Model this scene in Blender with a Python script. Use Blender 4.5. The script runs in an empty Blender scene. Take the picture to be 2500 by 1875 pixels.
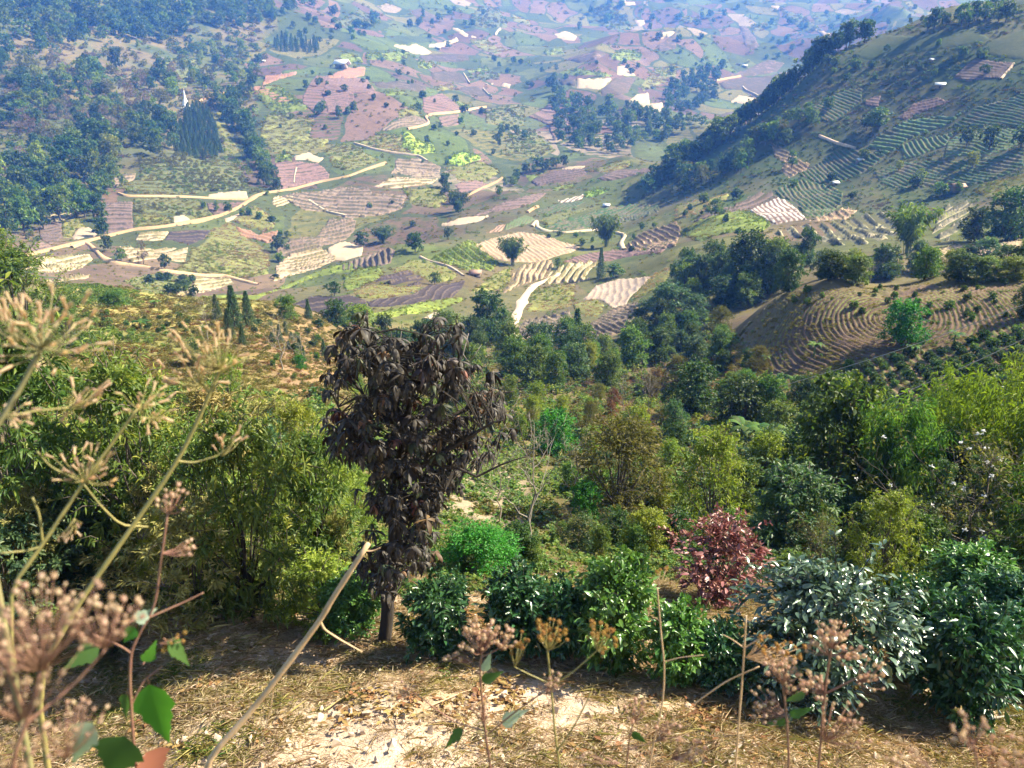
import bpy, math, random
import numpy as np
from mathutils import Vector, Matrix
from mathutils.geometry import delaunay_2d_cdt

random.seed(7)
rng = np.random.default_rng(7)
S = bpy.context.scene
COL = S.collection
# ------------------------------------------------------------------ camera, sky, sun, exposure
PITCH = math.radians(-20.0)
F = 1947.0                      # focal length in pixels of the 2500 x 1875 frame
cam_d = bpy.data.cameras.new('camera')
cam_d.sensor_width = 36.0
cam_d.lens = 36.0 * F / 2500.0
cam_d.clip_start = 0.05
cam_d.clip_end = 20000
cam_d.dof.use_dof = True
cam_d.dof.focus_distance = 11.0
cam_d.dof.aperture_fstop = 9.0
cam = bpy.data.objects.new('camera', cam_d)
COL.objects.link(cam)
cam.rotation_euler = (math.pi / 2 + PITCH, 0, 0)
S.camera = cam

SUN_AZ, SUN_EL = math.radians(78), math.radians(45)     # azimuth clockwise from the view direction
w = bpy.data.worlds.new('World'); S.world = w; w.use_nodes = True
nt = w.node_tree
sky = nt.nodes.new('ShaderNodeTexSky'); sky.sky_type = 'NISHITA'; sky.sun_disc = False
sky.sun_elevation = SUN_EL; sky.sun_rotation = SUN_AZ
bg = nt.nodes['Background']; bg.inputs['Strength'].default_value = 0.075
nt.links.new(sky.outputs[0], bg.inputs[0])
sun_d = bpy.data.lights.new('sun', 'SUN'); sun_d.energy = 5.0; sun_d.angle = math.radians(0.53)
sun_d.color = (1.0, 0.95, 0.86)
sun = bpy.data.objects.new('sun', sun_d); COL.objects.link(sun)
sdir = Vector((math.sin(SUN_AZ) * math.cos(SUN_EL), math.cos(SUN_AZ) * math.cos(SUN_EL), math.sin(SUN_EL)))
sun.rotation_euler = sdir.to_track_quat('Z', 'Y').to_euler()
S.view_settings.view_transform = 'Standard'; S.view_settings.look = 'None'
S.view_settings.exposure = 1.55; S.view_settings.gamma = 1.0
S.view_settings.use_curve_mapping = False
S.render.engine = 'CYCLES'
cy = S.cycles
cy.use_denoising = True; cy.denoiser = 'OPENIMAGEDENOISE'; cy.denoising_input_passes = 'RGB_ALBEDO_NORMAL'; cy.denoising_prefilter = 'ACCURATE'
cy.max_bounces = 5; cy.diffuse_bounces = 2; cy.glossy_bounces = 2; cy.transmission_bounces = 3
cy.transparent_max_bounces = 4; cy.volume_bounces = 1; cy.sample_clamp_indirect = 4.0
cy.caustics_reflective = False; cy.caustics_refractive = False

# ------------------------------------------------------------------ small maths helpers
K = 2500.0 / 2212.0             # the layout below was read off in a 2212 pixel wide view

def ray(u, v):
    """pixel of the 2212 wide view -> azimuth, tangent of elevation"""
    u = np.asarray(u, float) * K; v = np.asarray(v, float) * K
    cx = (u - 1250.0) / F; cyy = -(v - 937.5) / F
    c, s = math.cos(PITCH), math.sin(PITCH)
    dx = cx; dy = c - cyy * s; dz = s + cyy * c
    return np.arctan2(dx, dy), dz / np.hypot(dx, dy)

def hash2(ix, iy, seed):
    h = (ix.astype(np.int64) * 374761393 + iy.astype(np.int64) * 668265263 + seed * 2147483647) & 0xFFFFFFFF
    h = ((h ^ (h >> 13)) * 1274126177) & 0xFFFFFFFF
    return ((h ^ (h >> 16)) & 0xFFFFFF) / float(0xFFFFFF)

def vnoise(x, y, seed=0):
    ix = np.floor(x); iy = np.floor(y); fx = x - ix; fy = y - iy
    fx = fx * fx * fx * (fx * (fx * 6 - 15) + 10); fy = fy * fy * fy * (fy * (fy * 6 - 15) + 10)
    a = hash2(ix, iy, seed); b = hash2(ix + 1, iy, seed); c = hash2(ix, iy + 1, seed); d = hash2(ix + 1, iy + 1, seed)
    return (a * (1 - fx) + b * fx) * (1 - fy) + (c * (1 - fx) + d * fx) * fy - 0.5

def fbm(x, y, scale, octs=4, seed=0):
    t = 0; a = 1.0; s = 1.0 / scale; n = 0
    for k in range(octs):
        t = t + a * vnoise(x * s + 17.3 * k, y * s - 9.1 * k, seed + k); n += a; a *= 0.5; s *= 2.03
    return t / n * 2.0

# ------------------------------------------------------------------ the lie of the land
# (u, v, horizontal distance in metres); where a point lies behind a crest it is hidden from the camera
CT = {
 -420: [(1560,4.4),(1350,7),(1150,12),(1000,18),(850,32),(740,55),(660,80),(590,110),(600,170),(540,270),(480,340),(380,430),(280,520),(180,620),(80,740),(-20,900),(-110,1150)],
 0: [(1560,4.2),(1400,6.5),(1300,8),(1150,12),(1000,18),(850,31),(750,52),(680,76),(620,103),(600,120),(618,170),(560,265),(500,330),(400,420),(300,500),(200,600),(100,720),(0,880),(-90,1120)],
 300: [(1560,4.2),(1400,6.7),(1330,8),(1200,11.3),(1050,17),(900,29),(800,48),(720,75),(655,104),(625,125),(642,175),(602,248),(560,285),(500,335),(430,392),(350,455),(250,545),(150,680),(50,850),(0,950),(-90,1200)],
 600: [(1560,4.3),(1350,7.8),(1200,12),(1050,19),(900,33),(820,50),(750,75),(690,102),(678,116),(700,148),(668,180),(641,205),(650,232),(612,270),(550,322),(500,358),(430,415),(370,465),(300,530),(200,640),(100,790),(0,1000),(-90,1300)],
 850: [(1580,4.2),(1380,7.6),(1250,11),(1100,20),(950,38),(850,64),(770,99),(720,130),(680,163),(620,205),(560,246),(536,266),(546,302),(510,342),(450,392),(400,442),(330,505),(250,595),(170,725),(100,890),(30,1150),(0,1330),(-80,1750)],
 1100: [(1590,4.1),(1430,6.9),(1300,10),(1180,17),(1080,26),(950,45),(850,75),(780,114),(740,145),(680,181),(620,216),(560,260),(500,312),(450,368),(421,402),(432,450),(400,492),(350,560),(280,665),(200,810),(120,1050),(50,1400),(0,1700),(-80,2250)],
 1350: [(1590,4.1),(1450,6.6),(1330,9.5),(1200,17),(1050,30),(930,48),(850,75),(770,114),(720,145),(650,190),(590,236),(530,290),(480,340),(420,402),(370,460),(346,492),(356,540),(300,620),(230,760),(160,960),(80,1300),(0,1900),(-80,2500)],
 1550: [(1600,4.0),(1480,6.2),(1380,8.3),(1250,14),(1100,25),(950,42),(850,64),(780,89),(720,114),(640,152),(560,202),(500,250),(450,298),(400,345),(335,392),(292,428),(315,520),(262,660),(200,850),(120,1150),(50,1600),(0,2200),(-70,2900)],
 1680: [(1600,4.0),(1480,6.2),(1380,8.3),(1250,13.5),(1100,24.5),(950,44),(870,59),(800,65),(720,74),(660,82),(635,87),(655,110),(610,150),(560,195),(500,240)],
 1800: [(1600,4.0),(1500,5.9),(1400,7.7),(1280,12),(1100,24),(950,46),(870,58),(800,62.5),(700,69.5),(640,75),(616,78),(640,98),(600,140),(560,180),(520,215),(470,258),(440,288),(380,318),(300,350),(200,386),(125,415),(150,520),(170,760),(92,1300),(50,1700),(0,2400),(-70,3000)],
 2050: [(1610,4.0),(1560,4.9),(1450,6.7),(1300,12),(1150,20),(1000,33),(900,50),(800,60),(700,69),(640,75),(606,79),(632,98),(592,140),(560,172),(500,215),(450,255),(420,280),(350,308),(250,344),(150,382),(70,416),(42,432),(80,540),(90,950),(30,1800),(0,2500),(-70,3100)],
 2240: [(1600,4.0),(1500,5.7),(1400,7.6),(1300,11),(1150,19),(1000,32),(900,49),(800,60),(700,70),(640,76),(600,80),(628,98),(585,135),(545,166),(500,200),(425,248),(382,270),(300,302),(200,342),(100,384),(30,416),(10,430),(60,560),(60,950),(-10,2500),(-80,3100)],
 2650: [(1600,4.0),(1400,7.6),(1150,19),(900,49),(700,70),(600,80),(628,98),(580,140),(500,195),(400,245),(300,290),(150,350),(0,415),(-40,440),(20,620),(-60,2500),(-110,3100)],
}
ctl = []
for u, lst in CT.items():
    for v, r in lst:
        a, T = ray(u, v)
        if v >= 1290: r = 3.81 / (-float(T) - 0.3)       # gentle shelf below the bank the camera stands on
        ctl.append((float(a), math.log(r), float(T)))
    if u == 1680: continue
    a, T = ray(u, lst[-1][0] - 30)
    ctl.append((float(a), math.log(5000), float(T) * 0.5))
for a in np.linspace(-0.75, 0.75, 9):
    for r, z in ((0.6, -1.62), (1.2, -1.88), (2.0, -2.9), (3.1, -4.25), (4.3, -5.08)):
        ctl.append((a, math.log(r), z / r))
ctl = np.array(ctl)
KA = 3.2
def tps(d2):
    return np.where(d2 > 1e-12, d2 * np.log(np.maximum(d2, 1e-12)) * 0.5, 0)
P = np.c_[ctl[:, 0] * KA, ctl[:, 1]]
n = len(P)
A = np.zeros((n + 3, n + 3))
A[:n, :n] = tps(((P[:, None] - P[None]) ** 2).sum(-1)) + np.eye(n) * 2e-4
A[:n, n] = 1; A[:n, n + 1:] = P; A[n:, :n] = A[:n, n:].T
wts = np.linalg.solve(A, np.r_[ctl[:, 2], 0, 0, 0])
AZ0, AZ1, DAZ = -0.78, 0.78, 0.0019
LR0, LR1, DLR = math.log(0.6), math.log(5000), 0.0115
NA = int((AZ1 - AZ0) / DAZ) + 1; NR = int((LR1 - LR0) / DLR) + 1
azs = AZ0 + DAZ * np.arange(NA); lrs = LR0 + DLR * np.arange(NR)
TG = np.zeros((NA, NR))
ca = np.linspace(0, NA - 1, 160); cr = np.linspace(0, NR - 1, 400)
tg0 = np.zeros((160, 400))
for i, c in enumerate(ca):
    q = np.c_[np.full(400, (AZ0 + DAZ * c) * KA), LR0 + DLR * cr]
    tg0[i] = tps(((q[:, None] - P[None]) ** 2).sum(-1)) @ wts[:n] + wts[n] + q @ wts[n + 1:]
tmp = np.array([np.interp(np.arange(NR), cr, row) for row in tg0])
TG = np.array([np.interp(np.arange(NA), ca, tmp[:, j]) for j in range(NR)]).T
RR = np.exp(lrs)[None, :]; XX = np.sin(azs)[:, None] * RR; YY = np.cos(azs)[:, None] * RR
hz = np.zeros_like(XX)
for k, wl in enumerate((260, 130, 62, 30, 14, 7, 3.3, 1.6, 0.75, 0.36)):
    ratio = wl / RR
    wt = np.clip((ratio - 0.02) / 0.03, 0, 1) * np.clip((0.42 - ratio) / 0.2, 0, 1)
    hz += wl * 0.055 * vnoise(XX / wl + 3 * k, YY / wl - 5 * k, 50 + k) * 2 * wt
rg = 1 - 2 * np.abs(vnoise(XX / 520 + 7.3, YY / 520 + 2.1, 91) + 0.5 * vnoise(XX / 230, YY / 230, 92)) * 1.4
hz += np.clip((RR - 620) / 500, 0, 1) * (38 * (rg - 0.45) + 24 * vnoise(XX / 210 + 4, YY / 210, 93) * 2)
TG = TG + hz / RR
zt = TG * RR; zt = np.where(zt > 290, 290 + (zt - 290) * 0.12, zt); TG = zt / RR
TMAX = None

def bil(a, l):
    fa = np.clip((a - AZ0) / DAZ, 0, NA - 1.001); fl = np.clip((l - LR0) / DLR, 0, NR - 1.001)
    i = fa.astype(int); j = fl.astype(int); fa = fa - i; fl = fl - j
    return (TG[i, j] * (1 - fa) + TG[i + 1, j] * fa) * (1 - fl) + (TG[i, j + 1] * (1 - fa) + TG[i + 1, j + 1] * fa) * fl

def H(x, y):
    x = np.asarray(x, float); y = np.asarray(y, float)
    r = np.maximum(np.hypot(x, y), 0.61)
    return r * bil(np.arctan2(x, y), np.log(r))

def ground(u, v, rmin=1.5, rmax=4500):
    """where the sight line of a pixel meets the land: arrays x, y, z, r"""
    u = np.atleast_1d(np.asarray(u, float)); v = np.atleast_1d(np.asarray(v, float))
    a, T = ray(u, v)
    j0 = max(0, int((math.log(rmin) - LR0) / DLR)); j1 = min(NR - 1, int((math.log(rmax) - LR0) / DLR))
    out = np.zeros(len(u))
    for s in range(0, len(u), 4000):
        aa = a[s:s + 4000]; TT = T[s:s + 4000]
        fa = np.clip((aa - AZ0) / DAZ, 0, NA - 1.001); i = fa.astype(int); fa = (fa - i)[:, None]
        D = TG[i, j0:j1] * (1 - fa) + TG[i + 1, j0:j1] * fa - TT[:, None]
        hit = D >= 0
        k = hit.argmax(1); none = ~hit.any(1)
        k[none] = np.argmax(D[none], 1) if none.any() else 0
        kk = np.maximum(k, 1); idx = np.arange(len(k))
        d0 = D[idx, kk - 1]; d1 = D[idx, kk]
        fr = np.where(none | (k == 0), 1.0, np.clip(d0 / np.where(np.abs(d0 - d1) < 1e-9, 1e-9, d0 - d1), 0, 1))
        out[s:s + 4000] = LR0 + DLR * (j0 + kk - 1 + fr)
    r = np.exp(out); x = r * np.sin(a); y = r * np.cos(a)
    return x, y, r * bil(a, out), r

def at(u, v, dist):
    """point on a pixel's sight line at the given horizontal distance"""
    a, T = ray(u, v)
    return Vector((float(np.sin(a) * dist), float(np.cos(a) * dist), float(T * dist)))

# ------------------------------------------------------------------ mesh helpers
def mesh_np(name, V, faces, mats=(), attrs=None, smooth=False):
    """faces: list of int arrays (n,3) or (n,4); attrs: {name: (domain, array)}"""
    me = bpy.data.meshes.new(name)
    V = np.asarray(V, np.float32)
    faces = [f for f in faces if len(f)]
    me.vertices.add(len(V)); me.vertices.foreach_set('co', V.ravel())
    nl = sum(f.size for f in faces); nf = sum(len(f) for f in faces)
    me.loops.add(nl); me.polygons.add(nf)
    me.loops.foreach_set('vertex_index', np.concatenate([np.asarray(f).ravel() for f in faces]).astype(np.int32))
    sizes = np.concatenate([np.full(len(f), f.shape[1]) for f in faces])
    starts = np.r_[0, np.cumsum(sizes)[:-1]].astype(np.int32)
    me.polygons.foreach_set('loop_start', starts)
    if smooth: me.polygons.foreach_set('use_smooth', np.ones(nf, bool))
    for m in mats: me.materials.append(m)
    for k, (dom, arr) in (attrs or {}).items():
        arr = np.asarray(arr, np.float32)
        if arr.ndim == 2:
            at_ = me.attributes.new(k, 'FLOAT_VECTOR', dom); at_.data.foreach_set('vector', arr.ravel())
        else:
            at_ = me.attributes.new(k, 'FLOAT', dom); at_.data.foreach_set('value', arr)
    me.update(calc_edges=True)
    return me

def link(name, me, parent=None, label=None, cat=None, group=None, kind=None):
    o = bpy.data.objects.new(name, me); COL.objects.link(o)
    if parent is not None: o.parent = parent
    if label: o['label'] = label
    if cat: o['category'] = cat
    if group: o['group'] = group
    if kind: o['kind'] = kind
    return o

def thing(name, label, cat, loc, rotz=0.0, scale=(1, 1, 1), group=None):
    o = link(name, None, None, label, cat, group)
    o.empty_display_size = 0.2
    o.location = loc; o.rotation_euler = (0, 0, rotz); o.scale = scale
    return o

class MB:
    """collects verts and faces"""
    def __init__(s): s.V = []; s.F3 = []; s.F4 = []; s.n = 0; s.a3 = []; s.a4 = []
    def add(s, V, F3=None, F4=None, a=0.5):
        V = np.asarray(V, float)
        if F3 is not None and len(F3):
            s.F3.append(np.asarray(F3) + s.n); s.a3.append(np.broadcast_to(np.asarray(a, float), (len(F3),)) if np.ndim(a) < 1 else np.asarray(a))
        if F4 is not None and len(F4):
            s.F4.append(np.asarray(F4) + s.n); s.a4.append(np.broadcast_to(np.asarray(a, float), (len(F4),)) if np.ndim(a) < 1 else np.asarray(a))
        s.V.append(V); s.n += len(V)
    def tube(s, pts, rad, sides=6, a=0.5, cap=True):
        pts = np.asarray([tuple(p) for p in pts], float); rad = np.broadcast_to(np.asarray(rad, float), (len(pts),))
        t = np.gradient(pts, axis=0); t /= np.maximum(np.linalg.norm(t, axis=1, keepdims=True), 1e-9)
        ref = np.array([0.31, 0.9, 0.29]) if abs(t[0][2]) > 0.6 else np.array([0.1, 0.2, 1.0])
        b1 = np.cross(t, ref); b1 /= np.maximum(np.linalg.norm(b1, axis=1, keepdims=True), 1e-9); b2 = np.cross(t, b1)
        an = np.arange(sides) * 2 * math.pi / sides
        ring = pts[:, None] + rad[:, None, None] * (np.cos(an)[None, :, None] * b1[:, None] + np.sin(an)[None, :, None] * b2[:, None])
        V = ring.reshape(-1, 3); F = []
        for i in range(len(pts) - 1):
            for k in range(sides):
                F.append((i * sides + k, i * sides + (k + 1) % sides, (i + 1) * sides + (k + 1) % sides, (i + 1) * sides + k))
        F3 = None
        if cap:
            V = np.r_[V, pts[-1:]]; L = len(V) - 1; o = (len(pts) - 1) * sides
            F3 = [(o + k, o + (k + 1) % sides, L) for k in range(sides)]
        s.add(V, F3, F, a)
    def box(s, x0, x1, y0, y1, z0, z1, a=0.5):
        V = [(x, y, z) for z in (z0, z1) for y in (y0, y1) for x in (x0, x1)]
        s.add(V, None, [(0, 2, 3, 1), (4, 5, 7, 6), (0, 1, 5, 4), (2, 6, 7, 3), (0, 4, 6, 2), (1, 3, 7, 5)], a)
    def mesh(s, name, mat, smooth=False):
        fs = []; at_ = []
        if s.F3: fs.append(np.concatenate(s.F3)); at_.append(np.concatenate(s.a3))
        if s.F4: fs.append(np.concatenate(s.F4)); at_.append(np.concatenate(s.a4))
        return mesh_np(name, np.concatenate(s.V), fs, [mat] if mat else [], {'v': ('FACE', np.concatenate(at_))}, smooth)

def nrm(a): return a / np.maximum(np.linalg.norm(a, axis=-1, keepdims=True), 1e-9)

def leaves(mb, B, D, N, L, W, droop=0.15, fold=0.18, near=False, a=None):
    """leaf blades: base B, direction D, face normal N, length L, width W"""
    n = len(B); L = np.broadcast_to(L, (n,))[:, None]; W = np.broadcast_to(W, (n,))[:, None]
    D = nrm(D); Sd = nrm(np.cross(D, N)); N = np.cross(Sd, D)
    up = np.array([0, 0, 1.0]); dr = np.broadcast_to(np.asarray(droop, float), (n,))[:, None] if np.ndim(droop) else droop
    a = rng.random(n) if a is None else a
    if near:
        c = B + D * L * 0.5 - up * dr * L * 0.25
        ml = B + D * L * 0.42 + Sd * W / 2 + N * W * fold - up * dr * L * 0.2
        mr = B + D * L * 0.42 - Sd * W / 2 + N * W * fold - up * dr * L * 0.2
        nl = B + D * L * 0.75 + Sd * W * 0.33 + N * W * fold * .7 - up * dr * L * 0.55
        nr = B + D * L * 0.75 - Sd * W * 0.33 + N * W * fold * .7 - up * dr * L * 0.55
        tp = B + D * L - up * dr * L
        V = np.stack([B, ml, c, mr, nl, nr, tp], 1).reshape(-1, 3); o = (np.arange(n) * 7)[:, None]
        F3 = np.concatenate([o + np.array([f]) for f in ((0, 2, 1), (0, 3, 2), (1, 2, 4), (2, 3, 5), (2, 5, 6), (2, 6, 4))])
        mb.add(V, F3, None, np.tile(a, 6))
    else:
        ml = B + D * L * 0.45 + Sd * W / 2 + N * W * fold
        mr = B + D * L * 0.45 - Sd * W / 2 + N * W * fold
        tp = B + D * L - up * dr * L
        V = np.stack([B, ml, tp, mr], 1).reshape(-1, 3); o = (np.arange(n) * 4)[:, None]
        F3 = np.concatenate([o + np.array([(0, 2, 1)]), o + np.array([(0, 3, 2)])])
        mb.add(V, F3, None, np.tile(a, 2))

def rdir(n):
    return nrm(rng.normal(size=(n, 3)))

# ------------------------------------------------------------------ materials
def newmat(name):
    m = bpy.data.materials.new(name); m.use_nodes = True
    nt = m.node_tree; b = nt.nodes['Principled BSDF']
    return m, nt, b
def ramp(nt, cols, fac, pos=None):
    r = nt.nodes.new('ShaderNodeValToRGB'); el = r.color_ramp.elements
    pos = pos or [i / (len(cols) - 1) for i in range(len(cols))]
    while len(el) < len(cols): el.new(0.5)
    for e, p, c in zip(el, pos, cols): e.position = p; e.color = (*c, 1)
    nt.links.new(fac, r.inputs[0]); return r.outputs[0]
def noise(nt, scale, detail=4, rough=0.6, vec=None):
    n = nt.nodes.new('ShaderNodeTexNoise'); n.inputs['Scale'].default_value = scale
    n.inputs['Detail'].default_value = detail; n.inputs['Roughness'].default_value = rough
    if vec is None:
        g = nt.nodes.new('ShaderNodeNewGeometry'); vec = g.outputs['Position']
    nt.links.new(vec, n.inputs['Vector']); return n.outputs[0]
def math_(nt, op, a, b=None, c=None):
    m = nt.nodes.new('ShaderNodeMath'); m.operation = op
    for i, x in enumerate((a, b, c)):
        if x is None: continue
        if isinstance(x, (int, float)): m.inputs[i].default_value = x
        else: nt.links.new(x, m.inputs[i])
    return m.outputs[0]
def mixc(nt, fac, a, b, blend='MIX'):
    m = nt.nodes.new('ShaderNodeMix'); m.data_type = 'RGBA'; m.blend_type = blend
    for i, x in ((0, fac), (6, a), (7, b)):
        if isinstance(x, (int, float)): m.inputs[i].default_value = x
        elif isinstance(x, tuple): m.inputs[i].default_value = (*x, 1)
        else: nt.links.new(x, m.inputs[i])
    return m.outputs[2]
def attr(nt, name):
    a = nt.nodes.new('ShaderNodeAttribute'); a.attribute_name = name; return a
def bump(nt, b, h, strength=0.4, dist=0.05):
    bp = nt.nodes.new('ShaderNodeBump'); bp.inputs['Strength'].default_value = strength
    bp.inputs['Distance'].default_value = dist
    nt.links.new(h, bp.inputs['Height']); nt.links.new(bp.outputs[0], b.inputs['Normal'])

def leafmat(name, cols, rough=0.5, spec=0.4, trans=0.42, vary=0.3, tint=(1.15, 1.25, 0.6)):
    m, nt, b = newmat(name)
    v = attr(nt, 'v').outputs['Fac']
    c = ramp(nt, cols, v)
    oi = nt.nodes.new('ShaderNodeObjectInfo')
    hs = nt.nodes.new('ShaderNodeHueSaturation'); nt.links.new(c, hs.inputs['Color'])
    nt.links.new(math_(nt, 'MULTIPLY_ADD', oi.outputs['Random'], 0.05 * vary / 0.3, 0.5 - 0.025 * vary / 0.3), hs.inputs['Hue'])
    r2 = math_(nt, 'FRACT', math_(nt, 'MULTIPLY', oi.outputs['Random'], 7.31))
    nt.links.new(math_(nt, 'MULTIPLY_ADD', r2, vary * 1.3, 1 - vary * 0.65), hs.inputs['Value'])
    nt.links.new(hs.outputs[0], b.inputs['Base Color'])
    b.inputs['Roughness'].default_value = rough; b.inputs['Specular IOR Level'].default_value = spec
    tr = nt.nodes.new('ShaderNodeBsdfTranslucent')
    nt.links.new(mixc(nt, 1.0, hs.outputs[0], tint, 'MULTIPLY'), tr.inputs['Color'])
    mx = nt.nodes.new('ShaderNodeMixShader'); mx.inputs[0].default_value = trans
    nt.links.new(b.outputs[0], mx.inputs[1]); nt.links.new(tr.outputs[0], mx.inputs[2])
    nt.links.new(mx.outputs[0], nt.nodes['Material Output'].inputs['Surface'])
    return m
def barkmat(name, c1, c2, scale=8):
    m, nt, b = newmat(name)
    tc = nt.nodes.new('ShaderNodeTexCoord')
    mp = nt.nodes.new('ShaderNodeMapping'); mp.inputs['Scale'].default_value = (1, 1, 0.25)
    nt.links.new(tc.outputs['Object'], mp.inputs[0])
    f = noise(nt, scale, 6, 0.7, mp.outputs[0])
    nt.links.new(ramp(nt, [c1, c2], f, [0.35, 0.65]), b.inputs['Base Color'])
    b.inputs['Roughness'].default_value = 0.9; bump(nt, b, f, 0.6, 0.02)
    return m
def plain(name, c1, c2=None, scale=3, rough=0.8, metal=0.0):
    m, nt, b = newmat(name)
    tc = nt.nodes.new('ShaderNodeTexCoord')
    f = noise(nt, scale, 5, 0.6, tc.outputs['Object'])
    nt.links.new(ramp(nt, [c1, c2 or tuple(x * 0.7 for x in c1)], f, [0.35, 0.7]), b.inputs['Base Color'])
    b.inputs['Roughness'].default_value = rough; b.inputs['Metallic'].default_value = metal
    return m
# ------------------------------------------------------------------ the land itself: one sheet
def inpoly(px, py, poly):
    px = np.asarray(px); py = np.asarray(py); ins = np.zeros(px.shape, bool)
    n = len(poly)
    for i in range(n):
        x0, y0 = poly[i]; x1, y1 = poly[(i + 1) % n]
        if y0 == y1: continue
        c = ((y0 > py) != (y1 > py)) & (px < (x1 - x0) * (py - y0) / (y1 - y0) + x0)
        ins ^= c
    return ins

def land_material():
    m, nt, b = newmat('earth_and_dry_grass')
    at_ = attr(nt, 'cover').outputs['Vector']
    wt = attr(nt, 'patch').outputs['Fac']
    n1 = noise(nt, 0.03, 6, 0.65); n2 = noise(nt, 0.35, 6, 0.7); n3 = noise(nt, 6.0, 6, 0.7)
    # patchwork of far plots: cells of a warped cellular pattern, each with its own crop or soil
    g = nt.nodes.new('ShaderNodeNewGeometry')
    nz = nt.nodes.new('ShaderNodeTexNoise'); nz.inputs['Scale'].default_value = 0.011; nz.inputs['Detail'].default_value = 3
    nt.links.new(g.outputs['Position'], nz.inputs['Vector'])
    ad = nt.nodes.new('ShaderNodeVectorMath'); ad.operation = 'MULTIPLY_ADD'
    nt.links.new(nz.outputs['Color'], ad.inputs[0]); ad.inputs[1].default_value = (60, 60, 0); nt.links.new(g.outputs['Position'], ad.inputs[2])
    mp = nt.nodes.new('ShaderNodeMapping'); mp.inputs['Scale'].default_value = (0.023, 0.013, 0.0)
    mp.inputs['Rotation'].default_value = (0, 0, 0.5); nt.links.new(ad.outputs[0], mp.inputs[0])
    vo = nt.nodes.new('ShaderNodeTexVoronoi'); vo.inputs['Scale'].default_value = 1.0; nt.links.new(mp.outputs[0], vo.inputs['Vector'])
    sp = nt.nodes.new('ShaderNodeSeparateColor'); nt.links.new(vo.outputs['Color'], sp.inputs[0])
    cells = ramp(nt, [(0.10, 0.066, 0.062), (0.09, 0.11, 0.034), (0.135, 0.085, 0.072), (0.055, 0.075, 0.026), (0.14, 0.13, 0.046), (0.08, 0.112, 0.032), (0.15, 0.10, 0.082), (0.22, 0.18, 0.145)], sp.outputs[0],
                 [0, 0.14, 0.28, 0.42, 0.56, 0.68, 0.8, 0.95])
    cells.node.color_ramp.interpolation = 'CONSTANT'
    vd = nt.nodes.new('ShaderNodeTexVoronoi'); vd.feature = 'DISTANCE_TO_EDGE'; vd.inputs['Scale'].default_value = 1.0
    nt.links.new(mp.outputs[0], vd.inputs['Vector'])
    edge = math_(nt, 'LESS_THAN', vd.outputs['Distance'], 0.035)
    cells = mixc(nt, edge, cells, (0.05, 0.07, 0.03))
    c = mixc(nt, wt, at_, cells)
    # small terrace banks following the contours
    st = attr(nt, 'stripe').outputs['Fac']; sx = nt.nodes.new('ShaderNodeSeparateXYZ'); nt.links.new(g.outputs['Position'], sx.inputs[0])
    ph = math_(nt, 'ADD', math_(nt, 'MULTIPLY', sx.outputs[2], 0.62), math_(nt, 'MULTIPLY', noise(nt, 0.05, 4, 0.6), 2.2))
    tri = math_(nt, 'ABSOLUTE', math_(nt, 'SUBTRACT', math_(nt, 'FRACT', ph), 0.5))
    mk = nt.nodes.new('ShaderNodeMapRange'); mk.inputs[1].default_value = 0.20; mk.inputs[2].default_value = 0.32; nt.links.new(tri, mk.inputs[0])
    some = math_(nt, 'GREATER_THAN', sp.outputs[1], 0.25)
    gapn = ramp(nt, [(0, 0, 0), (1, 1, 1)], noise(nt, 0.09, 4, 0.7), [0.38, 0.52])
    c = mixc(nt, math_(nt, 'MULTIPLY', math_(nt, 'MULTIPLY', mk.outputs[0], st), math_(nt, 'MULTIPLY', some, gapn)), c, (0.07, 0.085, 0.035))
    k = ramp(nt, [(0.62, 0.6, 0.55), (1.0, 1.0, 1.0), (1.3, 1.25, 1.15)], n1, [0.3, 0.5, 0.72])
    c = mixc(nt, 0.8, c, k, 'MULTIPLY')
    k = ramp(nt, [(0.55, 0.6, 0.5), (1, 1, 1), (1.35, 1.28, 1.1)], n2, [0.3, 0.5, 0.7])
    c = mixc(nt, 0.75, c, k, 'MULTIPLY')
    k = ramp(nt, [(0.5, 0.45, 0.4), (1, 1, 1), (1.35, 1.3, 1.2)], n3, [0.3, 0.52, 0.72])
    c = mixc(nt, 0.7, c, k, 'MULTIPLY')
    n4 = noise(nt, 38.0, 5, 0.75); k = ramp(nt, [(0.55, 0.48, 0.42), (1, 1, 1), (1.25, 1.2, 1.15)], n4, [0.34, 0.5, 0.68])
    c = mixc(nt, 0.75, c, k, 'MULTIPLY')
    nt.links.new(c, b.inputs['Base Color']); b.inputs['Roughness'].default_value = 0.95
    b.inputs['Specular IOR Level'].default_value = 0.15
    bump(nt, b, math_(nt, 'MULTIPLY_ADD', n4, 0.35, n3), 0.7, 0.06)
    return m

PU = 1106 + np.tan(azs)[:, None] * 0   # placeholder shape
# pixel position of every land vertex (to know which named hillside it belongs to)
ZZ = TG * RR
cf = YY * math.cos(PITCH) + ZZ * math.sin(PITCH); cu = -YY * math.sin(PITCH) + ZZ * math.cos(PITCH)
PUX = (1250 + F * XX / np.maximum(cf, 0.05)) / K; PVY = (937.5 - F * cu / np.maximum(cf, 0.05)) / K
wq = 26 * np.clip(60 / RR, 0.25, 1.2); PUX = PUX + wq * fbm(XX, YY, 12, 4, 61) + wq * .6 * fbm(XX, YY, 3, 3, 63); PVY = PVY + 0.7 * wq * fbm(XX, YY, 12, 4, 62) + .4 * wq * fbm(XX, YY, 3, 3, 64)
def soften(m, k=7):
    m = m.astype(float)
    for ax in (0, 1):
        for _ in range(2): m = sum(np.roll(m, i, ax) for i in range(-k, k + 1)) / (2 * k + 1)
    return m
cover = np.zeros((NA, NR, 3)); patch = np.zeros((NA, NR))
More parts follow.
